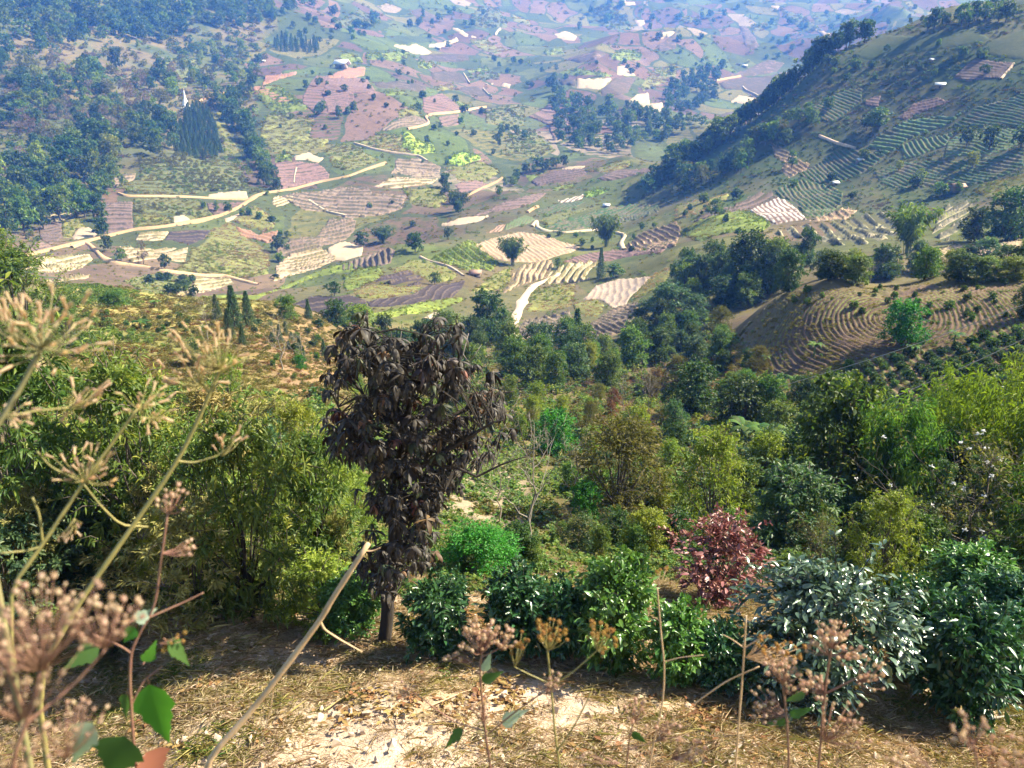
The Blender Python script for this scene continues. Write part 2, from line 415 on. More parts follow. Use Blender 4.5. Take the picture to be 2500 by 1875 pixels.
def zone(r0, r1, soft, col, mask=None, col2=None, sc=10.0, seed=3):
    l = np.log(RR + 0 * XX); s = soft
    k = np.clip((l - math.log(r0)) / s, 0, 1) * np.clip((math.log(r1) - l) / s, 0, 1)
    if mask is not None: k = k * soften(mask)
    c = np.array(col)[None, None]
    if col2 is not None:
        f = np.clip(fbm(XX, YY, sc, 4, seed) * 2.2 + 0.5, 0, 1)[..., None]; c = c * (1 - f) + np.array(col2)[None, None] * f
    global cover
    cover = cover * (1 - k[..., None]) + c * k[..., None]
zone(0.01, 9e9, 0.01, (0.085, 0.10, 0.03), None, (0.13, 0.10, 0.058), 60)
zone(0.01, 12.5, 0.25, (0.62, 0.47, 0.35), None, (0.52, 0.39, 0.26), 0.8)
zone(10, 75, 0.2, (0.13, 0.11, 0.05), None, (0.20, 0.17, 0.07), 5)
left_hill = (inpoly(PUX, PVY, [(120, 600), (420, 612), (560, 640), (720, 700), (730, 860), (600, 900), (380, 850), (150, 800)])).astype(float)
zone(30, 135, 0.1, (0.20, 0.145, 0.065), left_hill, (0.20, 0.19, 0.06), 9)
zone(30, 135, 0.1, (0.28, 0.18, 0.105), inpoly(PUX, PVY, [(520, 700), (700, 690), (720, 860), (620, 850), (560, 790)]).astype(float), (0.24, 0.16, 0.06), 6)
zone(30, 135, 0.1, (0.34, 0.28, 0.10), inpoly(PUX, PVY, [(140, 600), (430, 600), (560, 640), (560, 700), (400, 720), (160, 690)]).astype(float), (0.24, 0.25, 0.07), 7)
zone(14, 50, 0.15, (0.36, 0.29, 0.20), inpoly(PUX, PVY, [(900, 980), (1140, 980), (1160, 1150), (930, 1150)]).astype(float), (0.26, 0.22, 0.13), 4)
zone(38, 130, 0.1, (0.17, 0.12, 0.07), inpoly(PUX, PVY, [(1230, 860), (1450, 790), (1640, 640), (2300, 590), (2300, 840), (1800, 880), (1600, 960), (1280, 930)]).astype(float), (0.15, 0.12, 0.05), 7)
zone(120, 330, 0.1, (0.115, 0.14, 0.036), inpoly(PUX, PVY, [(560, 650), (1500, 300), (1560, 420), (1700, 500), (1600, 640), (1100, 760), (600, 720)]).astype(float), (0.15, 0.135, 0.05), 25)
zone(240, 600, 0.05, (0.042, 0.068, 0.024), inpoly(PUX, PVY, [(1380, 430), (1500, 330), (1850, 60), (2300, -20), (2300, 400), (1950, 470), (1640, 480)]).astype(float), (0.085, 0.085, 0.042), 22)
wood = inpoly(PUX, PVY, [(-500, -200), (560, -200), (600, 60), (520, 120), (560, 230), (480, 350), (330, 350), (240, 400), (180, 470), (-500, 560)]).astype(float)
zone(250, 1300, 0.05, (0.075, 0.095, 0.038), wood, (0.145, 0.12, 0.07), 40)
patch = np.clip((np.log(RR + 0 * XX) - math.log(150)) / 0.15, 0, 1) * (0.75 + 0.25 * np.clip((np.log(RR + 0 * XX) - math.log(430)) / 0.2, 0, 1)) * (1 - wood) * (1 - soften((RR < 600) & (PUX > 1380) & ((PVY < 480) | (RR < 130)))) * (1 - 0.35 * soften((RR < 560) & inpoly(PUX, PVY, [(560, 655), (830, 545), (960, 492), (1200, 372), (1500, 302), (2300, 380), (2300, 700), (600, 720)])))
rhill = soften(((RR < 600) & (RR > 235) & (PUX > 1380) & (PVY < 480)))
stripe = np.clip(patch * np.clip((950 - RR) / 300, 0, 1) + 0.8 * rhill, 0, 1)
F4 = []
ii, jj = np.meshgrid(np.arange(NA - 1), np.arange(NR - 1), indexing='ij')
i0 = (ii * NR + jj).ravel()
F4 = np.c_[i0, i0 + NR, i0 + NR + 1, i0 + 1][:, ::-1]
M_land = land_material()
land = link('terrain', mesh_np('terrain', np.c_[XX.ravel(), YY.ravel(), ZZ.ravel()], [F4], [M_land],
            {'cover': ('POINT', cover.reshape(-1, 3)), 'patch': ('POINT', patch.ravel()), 'stripe': ('POINT', stripe.ravel())}, True), kind='structure')
land['label'] = 'steep brown and green valley sides falling away to terraced fields'
# the ground beyond the field of view, coarse, so the place goes on to both sides and behind
bm = []
aa = np.r_[np.linspace(AZ1, 2 * math.pi + AZ0, 40)]
rr2 = np.exp(np.linspace(LR0, LR1, 60))
tl = TG[0, :]; tr_ = TG[-1, :]
gi = np.interp(np.log(rr2), lrs, np.arange(NR))
Tl = np.interp(gi, np.arange(NR), tl); Tr = np.interp(gi, np.arange(NR), tr_)
fr = (np.arange(40) / 39.0)[:, None]; sm = 0.5 - 0.5 * np.cos(np.pi * fr)
hill = np.sin(np.pi * fr) ** 2
Ts = (Tr[None] * (1 - sm) + Tl[None] * sm) * (1 - hill) + hill * np.where(rr2 < 4, -1.65 / rr2, 0.05)[None]
VB = V2 = np.stack([np.sin(aa)[:, None] * rr2, np.cos(aa)[:, None] * rr2, Ts * rr2], -1).reshape(-1, 3)
ii, jj = np.meshgrid(np.arange(39), np.arange(59), indexing='ij'); i0 = (ii * 60 + jj).ravel()
cv2 = np.tile(np.array([[0.12, 0.12, 0.05]]), (len(V2), 1))
link('hillside', mesh_np('hillside', V2, [np.c_[i0, i0 + 60, i0 + 61, i0 + 1][:, ::-1]], [M_land], {'cover': ('POINT', cv2), 'patch': ('POINT', np.zeros(len(V2)))}, True), kind='structure')

# ------------------------------------------------------------------ fields
def fieldmat(name, c1, c2, riser=None, rw=0.35, fine=0.8, spots=None, gloss=0.95):
    m, nt, b = newmat(name)
    n1 = noise(nt, 0.06, 5, 0.6); n2 = noise(nt, fine, 6, 0.75)
    c = ramp(nt, [c1, c2], n1, [0.36, 0.64])
    oi = nt.nodes.new('ShaderNodeObjectInfo')
    hs = nt.nodes.new('ShaderNodeHueSaturation'); nt.links.new(c, hs.inputs['Color'])
    nt.links.new(math_(nt, 'MULTIPLY_ADD', oi.outputs['Random'], 0.4, 0.8), hs.inputs['Value'])
    nt.links.new(math_(nt, 'MULTIPLY_ADD', math_(nt, 'FRACT', math_(nt, 'MULTIPLY', oi.outputs['Random'], 5.7)), 0.03, 0.485), hs.inputs['Hue'])
    k = ramp(nt, [(0.6, 0.6, 0.58), (1, 1, 1), (1.3, 1.28, 1.2)], n2, [0.3, 0.5, 0.72])
    c = mixc(nt, 0.9, hs.outputs[0], k, 'MULTIPLY')
    if riser:
        t = attr(nt, 't').outputs['Fac']
        wv = math_(nt, 'MULTIPLY_ADD', math_(nt, 'SUBTRACT', noise(nt, 0.5, 3, 0.6), 0.5), 0.5, t)
        fr_ = math_(nt, 'FRACT', wv)
        tri = math_(nt, 'ABSOLUTE', math_(nt, 'SUBTRACT', fr_, 0.5))
        mk = nt.nodes.new('ShaderNodeMapRange'); mk.inputs[1].default_value = 0.5 - rw / 2 - 0.07; mk.inputs[2].default_value = 0.5 - rw / 2 + 0.07
        nt.links.new(tri, mk.inputs[0])
        gap = ramp(nt, [(0, 0, 0), (1, 1, 1)], noise(nt, 0.13, 5, 0.7), [0.36, 0.5])
        c = mixc(nt, math_(nt, 'MULTIPLY', mk.outputs[0], gap), c, riser)
    nt.links.new(c, b.inputs['Base Color']); b.inputs['Roughness'].default_value = gloss
    b.inputs['Specular IOR Level'].default_value = 0.15
    bump(nt, b, n2, 0.5, 0.25)
    return m
FM = {
 'brown': fieldmat('ploughed_brown_soil', (0.12, 0.085, 0.078), (0.155, 0.112, 0.098), (0.07, 0.058, 0.042), 0.3),
 'mauve': fieldmat('mauve_brown_soil', (0.155, 0.098, 0.09), (0.19, 0.125, 0.108), (0.085, 0.068, 0.05), 0.28),
 'red': fieldmat('reddish_soil', (0.22, 0.115, 0.08), (0.26, 0.15, 0.105), (0.28, 0.15, 0.09), 0.25),
 'burnt': fieldmat('burnt_dark_soil', (0.030, 0.024, 0.028), (0.048, 0.037, 0.039), (0.12, 0.09, 0.07), 0.12),
 'pale': fieldmat('pale_bare_soil', (0.30, 0.235, 0.18), (0.37, 0.30, 0.23), (0.42, 0.32, 0.21), 0.12),
 'straw': fieldmat('straw_covered_soil', (0.32, 0.235, 0.15), (0.38, 0.29, 0.19), (0.27, 0.20, 0.12), 0.35),
 'terrb': fieldmat('brown_terraces', (0.19, 0.135, 0.105), (0.25, 0.185, 0.14), (0.10, 0.085, 0.055), 0.38),
 'terrp': fieldmat('pale_terraces', (0.33, 0.25, 0.165), (0.40, 0.31, 0.21), (0.15, 0.13, 0.06), 0.40),
 'terrg': fieldmat('grassy_terraces', (0.32, 0.27, 0.19), (0.24, 0.23, 0.11), (0.075, 0.075, 0.05), 0.40),
 'terrr': fieldmat('red_brown_terraces', (0.30, 0.19, 0.13), (0.36, 0.24, 0.17), (0.10, 0.085, 0.045), 0.36),
 'green': fieldmat('bright_green_crop', (0.19, 0.26, 0.042), (0.25, 0.285, 0.055), (0.12, 0.15, 0.03), 0.3, 1.2),
 'lime': fieldmat('lime_green_crop', (0.22, 0.33, 0.045), (0.27, 0.36, 0.055), None, 0.3, 1.2),
 'corn': fieldmat('drying_maize', (0.23, 0.225, 0.07), (0.18, 0.19, 0.05), (0.14, 0.14, 0.045), 0.3, 1.2),
 'olive': fieldmat('dull_green_fallow', (0.105, 0.125, 0.04), (0.15, 0.145, 0.06), (0.09, 0.10, 0.04), 0.3),
 'dkgrass': fieldmat('dark_green_hillside_grass', (0.036, 0.056, 0.02), (0.06, 0.07, 0.03), None),
 'tea': fieldmat('dark_green_rows', (0.10, 0.085, 0.055), (0.13, 0.105, 0.07), (0.045, 0.085, 0.03), 0.55),
 'teab': fieldmat('fresh_green_rows', (0.09, 0.095, 0.05), (0.12, 0.11, 0.06), (0.09, 0.15, 0.055), 0.5),
 'mulch': fieldmat('sheeted_rows', (0.13, 0.09, 0.07), (0.16, 0.11, 0.085), (0.50, 0.45, 0.40), 0.48),
 'hill': fieldmat('contour_rows_on_brown_soil', (0.12, 0.083, 0.056), (0.165, 0.115, 0.075), (0.15, 0.16, 0.05), 0.36, 2.2),
}
NAMES = {'brown': 'ploughed_field', 'mauve': 'ploughed_field', 'red': 'bare_field', 'burnt': 'burnt_field', 'pale': 'bare_field', 'straw': 'straw_field',
         'terrb': 'terraced_field', 'terrp': 'terraced_field', 'terrg': 'terraced_field', 'terrr': 'terraced_field', 'green': 'crop_field', 'lime': 'crop_field',
         'corn': 'maize_field', 'olive': 'fallow_field', 'dkgrass': 'hill_pasture', 'tea': 'row_field', 'teab': 'row_field', 'mulch': 'sheeted_field', 'hill': 'terraced_field'}
ZO = {1: (0, 0), 2: (800, 0), 3: (1650, 0), 4: (0, 600), 5: (800, 600), 6: (1650, 600)}
def zpt(z, x, y):
    ox, oy = ZO[z]; return ((x / 2.592 + ox) / K, (y / 2.592 + oy) / K)
FIELDS = []     # finished fields: (object, pixel polygon, type)
nfield = 0
def field(z, kind, pts, ang=None, per=None, rr=(20, 4200), amp=0.5, radial=None, curve=0.0, sp=None):
    """pts in a survey window; ang: direction of the rows in the view (degrees), per: row spacing in view pixels"""
    global nfield
    poly = np.array([zpt(z, *p) for p in pts])
    if per is None and kind in ('mauve', 'brown', 'red', 'olive') and rr[0] < 450:
        ang, per, amp = random.uniform(-10, 14), random.uniform(5, 7), 0.4
    # resample the outline with a little wobble
    out = []
    for i in range(len(poly)):
        a, b = poly[i], poly[(i + 1) % len(poly)]
        d = np.linalg.norm(b - a); k = max(1, int(d / 6))
        nv = np.array([-(b - a)[1], (b - a)[0]]) / max(d, 1e-6)
        for q in range(k):
            f = q / k; bow = math.sin(f * math.pi) * 0.03 * d * (1 if (i + nfield) % 2 else -1)
            out.append(a + (b - a) * f + nv * (bow + (random.uniform(-0.9, 0.9) if q else 0)))
    out = np.array(out)
    rows = per is not None
    sp = sp or (2.3 if rows else 5.0)
    lo, hi = out.min(0), out.max(0)
    gx, gy = np.meshgrid(np.arange(lo[0], hi[0], sp), np.arange(lo[1], hi[1], sp * 0.87))
    gx = gx + (np.arange(gx.shape[0])[:, None] % 2) * sp / 2
    g = np.c_[gx.ravel(), gy.ravel()] + rng.uniform(-0.15, 0.15, (gx.size, 2)) * sp
    ins = inpoly(g[:, 0], g[:, 1], out); g = g[ins]
    if len(g):
        dmin = np.min(np.hypot(g[:, None, 0] - out[None, :, 0], g[:, None, 1] - out[None, :, 1]), 1); g = g[dmin > min(sp * 0.6, 2.0)]
    pts2 = np.r_[out, g]; nb = len(out)
    res = delaunay_2d_cdt([Vector(p) for p in pts2], [], [list(range(nb))], 1, 1e-5)
    V2 = np.array([tuple(v) for v in res[0]]); F3 = np.array([f for f in res[2] if len(f) == 3])
    if not len(F3): return None
    orig = res[3]
    bnd = np.array([any(o < nb for o in oo) if oo else True for oo in orig])
    x, y, zz, r = ground(V2[:, 0], V2[:, 1], *rr)
    c2 = poly.mean(0)
    t = np.zeros(len(x)); dz = np.zeros(len(x))
    if rows:
        if radial is not None:
            qx, qy, _, _ = ground([radial[0], radial[0] + radial[2]], [radial[1], radial[1]], *rr)
            ex = math.hypot(qx[1] - qx[0], qy[1] - qy[0]) / radial[2]
            d = np.hypot(x - qx[0], (y - qy[0]) * radial[3]); pm = per * ex
        else:
            a = math.radians(ang); du, dv = math.cos(a), -math.sin(a)
            qx, qy, _, _ = ground([c2[0] - du * 6, c2[0] + du * 6, c2[0] + dv * -3, c2[0] + dv * 3], [c2[1] - dv * 6, c2[1] + dv * 6, c2[1] - du * -3, c2[1] + du * -3], *rr)
            dirw = np.array([qx[1] - qx[0], qy[1] - qy[0]]); dirw /= np.linalg.norm(dirw) + 1e-9
            nw = np.array([-dirw[1], dirw[0]])
            dd = abs((qx[3] - qx[2]) * nw[0] + (qy[3] - qy[2]) * nw[1]) / 6.0
            pm = per * max(dd, 1e-3)
            s = (x - x.mean()) * dirw[0] + (y - y.mean()) * dirw[1]
            d = (x - x.mean()) * nw[0] + (y - y.mean()) * nw[1] + curve * s * s / max(np.ptp(s), 1)
        t = d / pm + fbm(x, y, pm * 9, 3, nfield) * 0.9
        fr_ = t - np.floor(t)
        dz = amp * np.minimum(pm, 3.0) * 0.30 * (np.cos(2 * np.pi * fr_) * 0.6 + (0.5 - fr_) * 0.8)
    off = r * (0.0008 + 0.00012 * (nfield % 6))
    zf = zz + off + dz
    zf[bnd] = zz[bnd] - 0.0002 * r[bnd]
    me = mesh_np(NAMES[kind], np.c_[x, y, zf], [F3[:, ::1]], [FM[kind]], {'t': ('POINT', t)}, True)
    o = link(NAMES[kind], me, kind='structure')
    FIELDS.append((o, out, kind, rr)); nfield += 1
    return o
f = field
# --- left hillside and its foot
R1 = (200, 1500)
f(1,'pale',[(455,1500),(500,1440),(560,1435),(630,1500),(470,1518)],rr=R1)
f(1,'brown',[(250,1430),(300,1400),(390,1410),(395,1500),(320,1550),(260,1520)],10,5,R1,.3)
f(1,'terrp',[(280,1400),(330,1320),(430,1310),(490,1370),(390,1400),(300,1410)],20,5,R1,.6)
f(1,'corn',[(395,1410),(480,1370),(540,1440),(480,1450),(450,1510),(400,1510)],rr=R1)
f(1,'mauve',[(190,1570),(250,1520),(330,1560),(300,1590),(200,1600)],rr=R1)
f(1,'brown',[(590,1350),(640,1300),(840,1280),(845,1440),(660,1480),(600,1400)],4,8,R1,.6)
f(1,'corn',[(850,1370),(960,1350),(1080,1380),(1085,1430),(850,1450)],rr=R1)
f(1,'pale',[(1095,1370),(1180,1350),(1210,1400),(1100,1420)],rr=R1)
f(1,'olive',[(850,1262),(1300,1280),(1350,1370),(1215,1390),(1050,1345),(850,1345)],rr=R1)
f(1,'mauve',[(1310,1285),(1560,1275),(1540,1310),(1370,1375),(1320,1330)],rr=R1)
f(1,'pale',[(1320,1230),(1560,1210),(1575,1258),(1320,1252)],rr=R1)
f(1,'terrb',[(710,1110),(860,1095),(850,1140),(740,1190),(705,1160)],8,6.5,R1,.8)
f(1,'olive',[(880,1020),(1060,1000),(1330,1020),(1440,1000),(1530,1080),(1580,1200),(1330,1210),(880,1230),(760,1190),(890,1130)],0,9,R1,.6)
f(1,'corn',[(1330,690),(1400,700),(1450,830),(1530,960),(1420,990),(1405,880)],rr=R1)
f(1,'corn',[(1640,870),(1700,720),(1800,720),(1990,760),(1960,870),(2100,890),(2050,930),(1720,970),(1690,920)],rr=R1)
f(1,'green',[(1680,545),(1760,540),(1830,600),(1960,680),(1920,700),(1800,720),(1700,690),(1610,610)],rr=R1)
f(1,'red',[(1600,555),(1672,550),(1800,620),(1860,650),(1760,660),(1700,615),(1610,600)],rr=R1)
f(1,'red',[(1680,480),(1880,455),(1870,475),(1700,530),(1660,540)],rr=R1)
f(1,'mauve',[(1920,600),(2000,480),(2190,470),(2240,560),(2250,690),(2000,730),(1910,650)],rr=R1)
f(1,'corn',[(2020,940),(2203,910),(2300,960),(2400,1010),(2203,1080),(2100,1060),(2090,990)],rr=R1)
f(1,'pale',[(1860,990),(1960,965),(2050,1000),(2020,1030),(1870,1015)],rr=R1)
f(1,'green',[(1740,980),(1840,970),(1850,1020),(1740,1030)],rr=R1)
f(1,'mauve',[(1740,1040),(1870,1020),(2010,1035),(2085,1100),(2080,1130),(1900,1170),(1790,1200),(1750,1110)],rr=R1)
f(1,'olive',[(950,460),(1060,380),(1250,375),(1270,470),(1200,500),(1180,560),(1060,580)],rr=R1)
f(1,'burnt',[(1080,1470),(1330,1460),(1310,1500),(1200,1550),(1040,1520)],4,7,R1,.6)
f(1,'terrp',[(750,1560),(1190,1562),(1170,1659),(830,1659)],2,6.5,R1,.7)
f(1,'terrp',[(880,1480),(1070,1470),(1030,1520),(860,1520)],4,6.5,R1,.7)
f(1,'corn',[(1335,1462),(1450,1400),(1560,1500),(1700,1590),(1680,1659),(1200,1659),(1210,1580),(1295,1530)],rr=R1)
f(1,'red',[(1490,1440),(1580,1460),(1640,1490),(1760,1460),(1740,1520),(1690,1540),(1520,1500)],rr=R1)
f(1,'corn',[(1480,1390),(1610,1300),(1700,1370),(1740,1430),(1680,1470),(1560,1440)],rr=R1)
f(1,'terrp',[(1730,1250),(1850,1240),(1880,1260),(1750,1310),(1720,1290)],14,5,R1,.7)
f(1,'pale',[(1420,1380),(1520,1345),(1500,1385),(1430,1410)],rr=R1)
f(2,'terrb',[(-310,1252),(-170,1218),(0,1200),(250,1190),(300,1230),(500,1240),(470,1320),(300,1370),(150,1388),(0,1345),(-130,1338),(-220,1290)],-3,7.5,R1,.9)
f(2,'terrb',[(-40,1460),(10,1392),(180,1395),(170,1460),(100,1530),(-60,1570),(-170,1620),(-310,1630),(-330,1580),(-220,1510),(-70,1500)],8,7.5,R1,.9)
f(2,'pale',[(0,1570),(110,1525),(225,1560),(215,1620),(110,1650),(10,1640)],rr=R1)
f(2,'lime',[(475,840),(510,830),(560,880),(650,900),(690,970),(560,980),(470,930)],rr=R1)
f(2,'corn',[(200,900),(340,850),(470,850),(468,930),(555,978),(400,960),(280,940)],rr=R1)
f(2,'terrb',[(425,1010),(560,1000),(720,1060),(700,1120),(560,1120),(400,1100),(430,1060)],-4,6,R1,.9)
f(2,'terrp',[(390,1132),(500,1122),(700,1132),(640,1170),(470,1190),(290,1180)],4,6,R1,.8)
f(2,'corn',[(470,1192),(690,1180),(760,1260),(700,1320),(520,1290),(505,1240)],rr=R1)
f(2,'lime',[(740,1010),(860,960),(960,980),(970,1010),(850,1050),(780,1040)],rr=R1)
f(2,'corn',[(730,1060),(960,1020),(1100,1090),(1000,1150),(820,1140)],rr=R1)
f(2,'mauve',[(800,1170),(930,1140),(1010,1160),(990,1200),(870,1250)],rr=R1)
f(2,'mauve',[(600,620),(720,590),(850,690),(640,740),(600,690)],rr=R1)
f(2,'mauve',[(700,745),(830,722),(830,790),(720,800)],rr=R1)
f(2,'green',[(770,600),(930,690),(850,700)],rr=R1)
f(2,'olive',[(1000,700),(1250,670),(1240,800),(1000,780)],rr=R1)
f(2,'mauve',[(1270,740),(1400,660),(1500,740),(1550,830),(1600,860),(1430,880),(1400,800)],rr=R1)
f(2,'olive',[(1120,870),(1290,820),(1400,900),(1440,960),(1300,1010),(1130,980)],rr=R1)
f(2,'terrb',[(320,820),(460,750),(560,730),(640,770),(520,800),(380,830)],10,5,R1,.8)
f(2,'corn',[(450,700),(550,680),(600,740),(560,728),(450,748)],rr=R1)
f(2,'red',[(0,480),(130,430),(240,430),(230,480),(0,500)],rr=R1)
f(2,'mauve',[(0,505),(250,500),(320,590),(150,590),(130,660),(0,720),(-40,600)],rr=R1)
R2 = (480, 4200)
f(2,'pale',[(1580,495),(1810,490),(1720,570),(1575,560)],rr=R2)
f(2,'pale',[(1830,420),(1910,415),(1950,480),(1830,475)],rr=R2)
f(2,'mauve',[(1722,572),(1820,490),(1960,490),(1900,590),(1730,610)],rr=R2)
f(2,'green',[(1450,460),(1600,430),(1800,470),(1790,490),(1550,480)],rr=R2)
f(2,'pale',[(1890,640),(1960,595),(2030,590),(2050,690),(1980,690)],rr=R2)
f(2,'pale',[(2040,660),(2120,650),(2130,690),(2070,725)],rr=R2)
f(2,'brown',[(1800,700),(1890,655),(1980,695),(2060,720),(2010,770),(1770,790)],rr=R2)
f(2,'corn',[(1980,540),(2080,440),(2203,400),(2203,500),(2000,580)],rr=R2)
f(2,'green',[(1780,350),(1870,310),(1990,340),(1980,380),(1800,380)],rr=R2)
f(2,'green',[(1370,330),(1480,300),(1500,340),(1380,350)],rr=R2)
f(2,'pale',[(1430,215),(1500,195),(1580,230),(1560,260),(1450,240)],rr=R2)
f(2,'pale',[(380,285),(500,290),(560,275),(660,330),(640,345),(540,340)],rr=R2)
f(2,'pale',[(640,280),(820,240),(830,260),(760,290),(640,300)],rr=R2)
f(2,'pale',[(750,170),(830,180),(960,240),(870,235)],rr=R2)
f(2,'mauve',[(510,60),(590,50),(770,160),(700,155),(560,120)],rr=R2)
f(2,'olive',[(900,130),(960,40),(1080,60),(1150,180),(960,180)],rr=R2)
f(2,'corn',[(1170,90),(1270,130),(1290,180),(1240,150),(1170,130)],rr=R2)
f(2,'green',[(50,370),(110,330),(200,360),(230,400),(90,415)],rr=R2)
f(2,'green',[(240,340),(400,330),(510,330),(500,370),(430,390),(250,380)],rr=R2)
f(2,'brown',[(560,352),(900,345),(900,385),(600,385)],rr=R2)
f(2,'green',[(360,580),(480,575),(490,605),(370,610)],rr=R2)
f(2,'brown',[(650,460),(800,450),(860,470),(900,530),(740,520),(660,500)],rr=R2)
f(2,'green',[(880,440),(980,425),(1050,455),(900,460)],rr=R2)
f(2,'olive',[(880,480),(1100,462),(1080,500),(900,500)],rr=R2)
f(2,'pale',[(960,520),(1160,530),(1150,560),(1080,545)],rr=R2)
f(2,'green',[(570,390),(680,400),(650,440),(570,430)],rr=R2)
f(2,'corn',[(660,550),(760,530),(830,570),(700,580)],rr=R2)
f(2,'brown',[(800,560),(950,545),(1030,610),(880,600)],rr=R2)
f(2,'brown',[(280,520),(450,510),(640,550),(600,590),(500,570),(330,560)],rr=R2)
f(2,'mauve',[(1480,380),(1700,330),(1780,340),(1600,400)],rr=R2)
f(2,'brown',[(1450,500),(1570,500),(1565,545),(1480,540)],rr=R2)
f(2,'corn',[(880,250),(1000,250),(1080,300),(1160,320),(1060,345),(950,300)],rr=R2)
f(2,'mauve',[(2070,300),(2203,200),(2203,310),(2120,330)],rr=R2)
f(2,'pale',[(2090,215),(2190,195),(2203,210),(2110,250)],rr=R2)
f(2,'olive',[(1680,60),(1760,30),(1900,110),(1920,190),(1780,190),(1690,130)],rr=R2)
f(2,'pale',[(1940,130),(2000,125),(2010,150),(1970,170)],rr=R2)
f(2,'olive',[(30,140),(200,60),(330,150),(150,180)],rr=R2)
f(2,'pale',[(1860,10),(1940,5),(1950,30),(1880,35)],rr=R2)
f(3,'mauve',[(250,500),(580,375),(690,400),(640,455),(400,485)],rr=R2)
f(3,'brown',[(270,530),(430,492),(660,462),(690,540),(640,620),(560,640),(430,570),(300,560)],rr=R2)
f(3,'pale',[(330,650),(400,600),(500,620),(540,650),(480,670)],rr=R2)
f(3,'corn',[(10,120),(80,100),(140,130),(60,145)],rr=R2)
f(3,'mauve',[(400,170),(440,160),(530,290),(510,310),(440,300)],rr=R2)
f(3,'corn',[(470,160),(580,150),(560,190),(500,200)],rr=R2)
f(3,'mauve',[(230,780),(290,720),(490,690),(470,730),(350,790)],rr=(480,1500))
f(3,'pale',[(580,30),(660,40),(640,65)],rr=R2)
f(3,'pale',[(840,165),(900,190),(1000,220),(960,230),(880,195)],rr=R2)
f(3,'olive',[(660,60),(800,100),(930,190),(800,200),(700,120)],rr=R2)
# --- the spur in the middle
R3 = (140, 560)
f(2,'brown',[(1290,1150),(1400,1090),(1620,1070),(1640,1100),(1500,1150),(1330,1180)],12,4.5,R3,.4)
f(2,'pale',[(1480,1062),(1650,1048),(1610,1072),(1490,1080)],rr=R3)
f(2,'corn',[(1640,1080),(1800,1030),(1910,1010),(1920,1050),(1750,1100)],rr=R3)
f(2,'brown',[(1700,1130),(1870,1070),(2060,1060),(2080,1090),(1900,1120),(1750,1145)],rr=R3)
f(2,'green',[(1250,1110),(1440,1060),(1400,1080),(1280,1150)],rr=R3)
f(2,'brown',[(1000,1340),(1150,1270),(1260,1240),(1390,1220),(1330,1270),(1150,1330),(900,1380)],rr=R3)
f(2,'pale',[(700,1420),(830,1382),(1040,1367),(960,1400),(720,1432)],rr=R3)
f(2,'green',[(1400,1200),(1590,1150),(1560,1180),(1430,1210)],rr=R3)
f(2,'mulch',[(1450,1270),(1550,1250),(1640,1230),(1600,1265),(1480,1285)],35,5,R3,.5)
f(2,'lime',[(1610,1230),(1690,1195),(1790,1200),(1700,1240),(1640,1255)],rr=R3)
f(2,'tea',[(1300,1340),(1450,1290),(1640,1280),(1580,1310),(1380,1360)],20,4,R3,.7)
f(2,'tea',[(1390,1440),(1500,1390),(1750,1315),(2100,1300),(2100,1340),(1800,1420),(1700,1430),(1480,1460)],12,4.5,R3,.7)
f(2,'olive',[(1330,1400),(1420,1355),(1700,1312),(1500,1385),(1390,1430)],rr=R3)
f(2,'teab',[(1130,1420),(1250,1360),(1320,1385),(1260,1420),(1120,1460)],60,5,R3,.7)
f(2,'terrr',[(1000,1475),(1090,1422),(1128,1422),(1105,1458)],40,5,R3,.7)
f(2,'straw',[(920,1560),(1080,1500),(1200,1470),(1400,1500),(1600,1560),(1540,1600),(1350,1659),(1050,1640)],-25,5,R3,.45)
f(2,'terrr',[(1880,1560),(1950,1500),(2060,1450),(2203,1400),(2240,1470),(2203,1560),(1900,1592)],-38,11,R3,1.0)
R4 = (110, 330)
f(4,'terrp',[(80,110),(250,70),(560,50),(590,90),(520,140),(300,170),(110,150)],4,8,(150,420),.8)
f(4,'terrp',[(290,215),(570,180),(560,210),(300,250)],6,6,(150,420),.8)
f(4,'corn',[(1180,100),(1340,20),(1500,10),(1700,60),(1700,180),(1480,205),(1300,180),(1100,158)],rr=(150,420))
f(4,'terrp',[(1240,200),(1450,200),(1480,240),(1410,260),(1210,310),(1090,325),(1220,260)],6,7,(150,420),.8)
f(4,'olive',[(780,225),(1000,180),(1230,200),(1200,270),(1090,310),(900,300)],rr=(150,420))
f(5,'terrp',[(-330,130),(-220,40),(-60,0),(70,80),(-150,170),(-350,230),(-325,160)],10,6.5,(150,420),.8)
f(4,'green',[(1120,340),(1600,312),(1900,205),(2203,105),(2280,130),(2203,170),(1950,215),(1760,285),(1640,335),(1500,370)],rr=R4)
f(5,'burnt',[(-324,400),(-170,350),(-70,320),(130,315),(240,345),(250,380),(150,410),(0,440),(-80,450),(-270,420)],8,9,R4,.25)
f(5,'burnt',[(245,355),(430,325),(560,295),(650,245),(870,220),(850,270),(800,320),(560,370),(400,385),(262,385)],14,9,R4,.3)
f(5,'burnt',[(280,240),(380,180),(500,160),(580,190),(620,230),(560,250),(440,255),(330,240)],6,9,R4,.9,curve=0.25)
f(5,'corn',[(150,300),(280,245),(330,245),(430,260),(600,245),(560,290),(420,320),(200,330)],rr=R4)
f(5,'green',[(100,190),(180,150),(320,140),(370,170),(260,240),(130,290),(100,250)],rr=R4)
f(5,'terrb',[(60,150),(200,80),(370,10),(430,30),(400,110),(240,140),(110,165)],65,7,R4,.8)
f(5,'corn',[(400,160),(520,90),(620,90),(760,140),(830,190),(780,220),(640,230),(560,180)],rr=R4)
f(5,'green',[(650,85),(760,30),(900,-40),(1000,40),(1080,110),(1040,160),(890,160),(790,130)],-35,12,R4,.8)
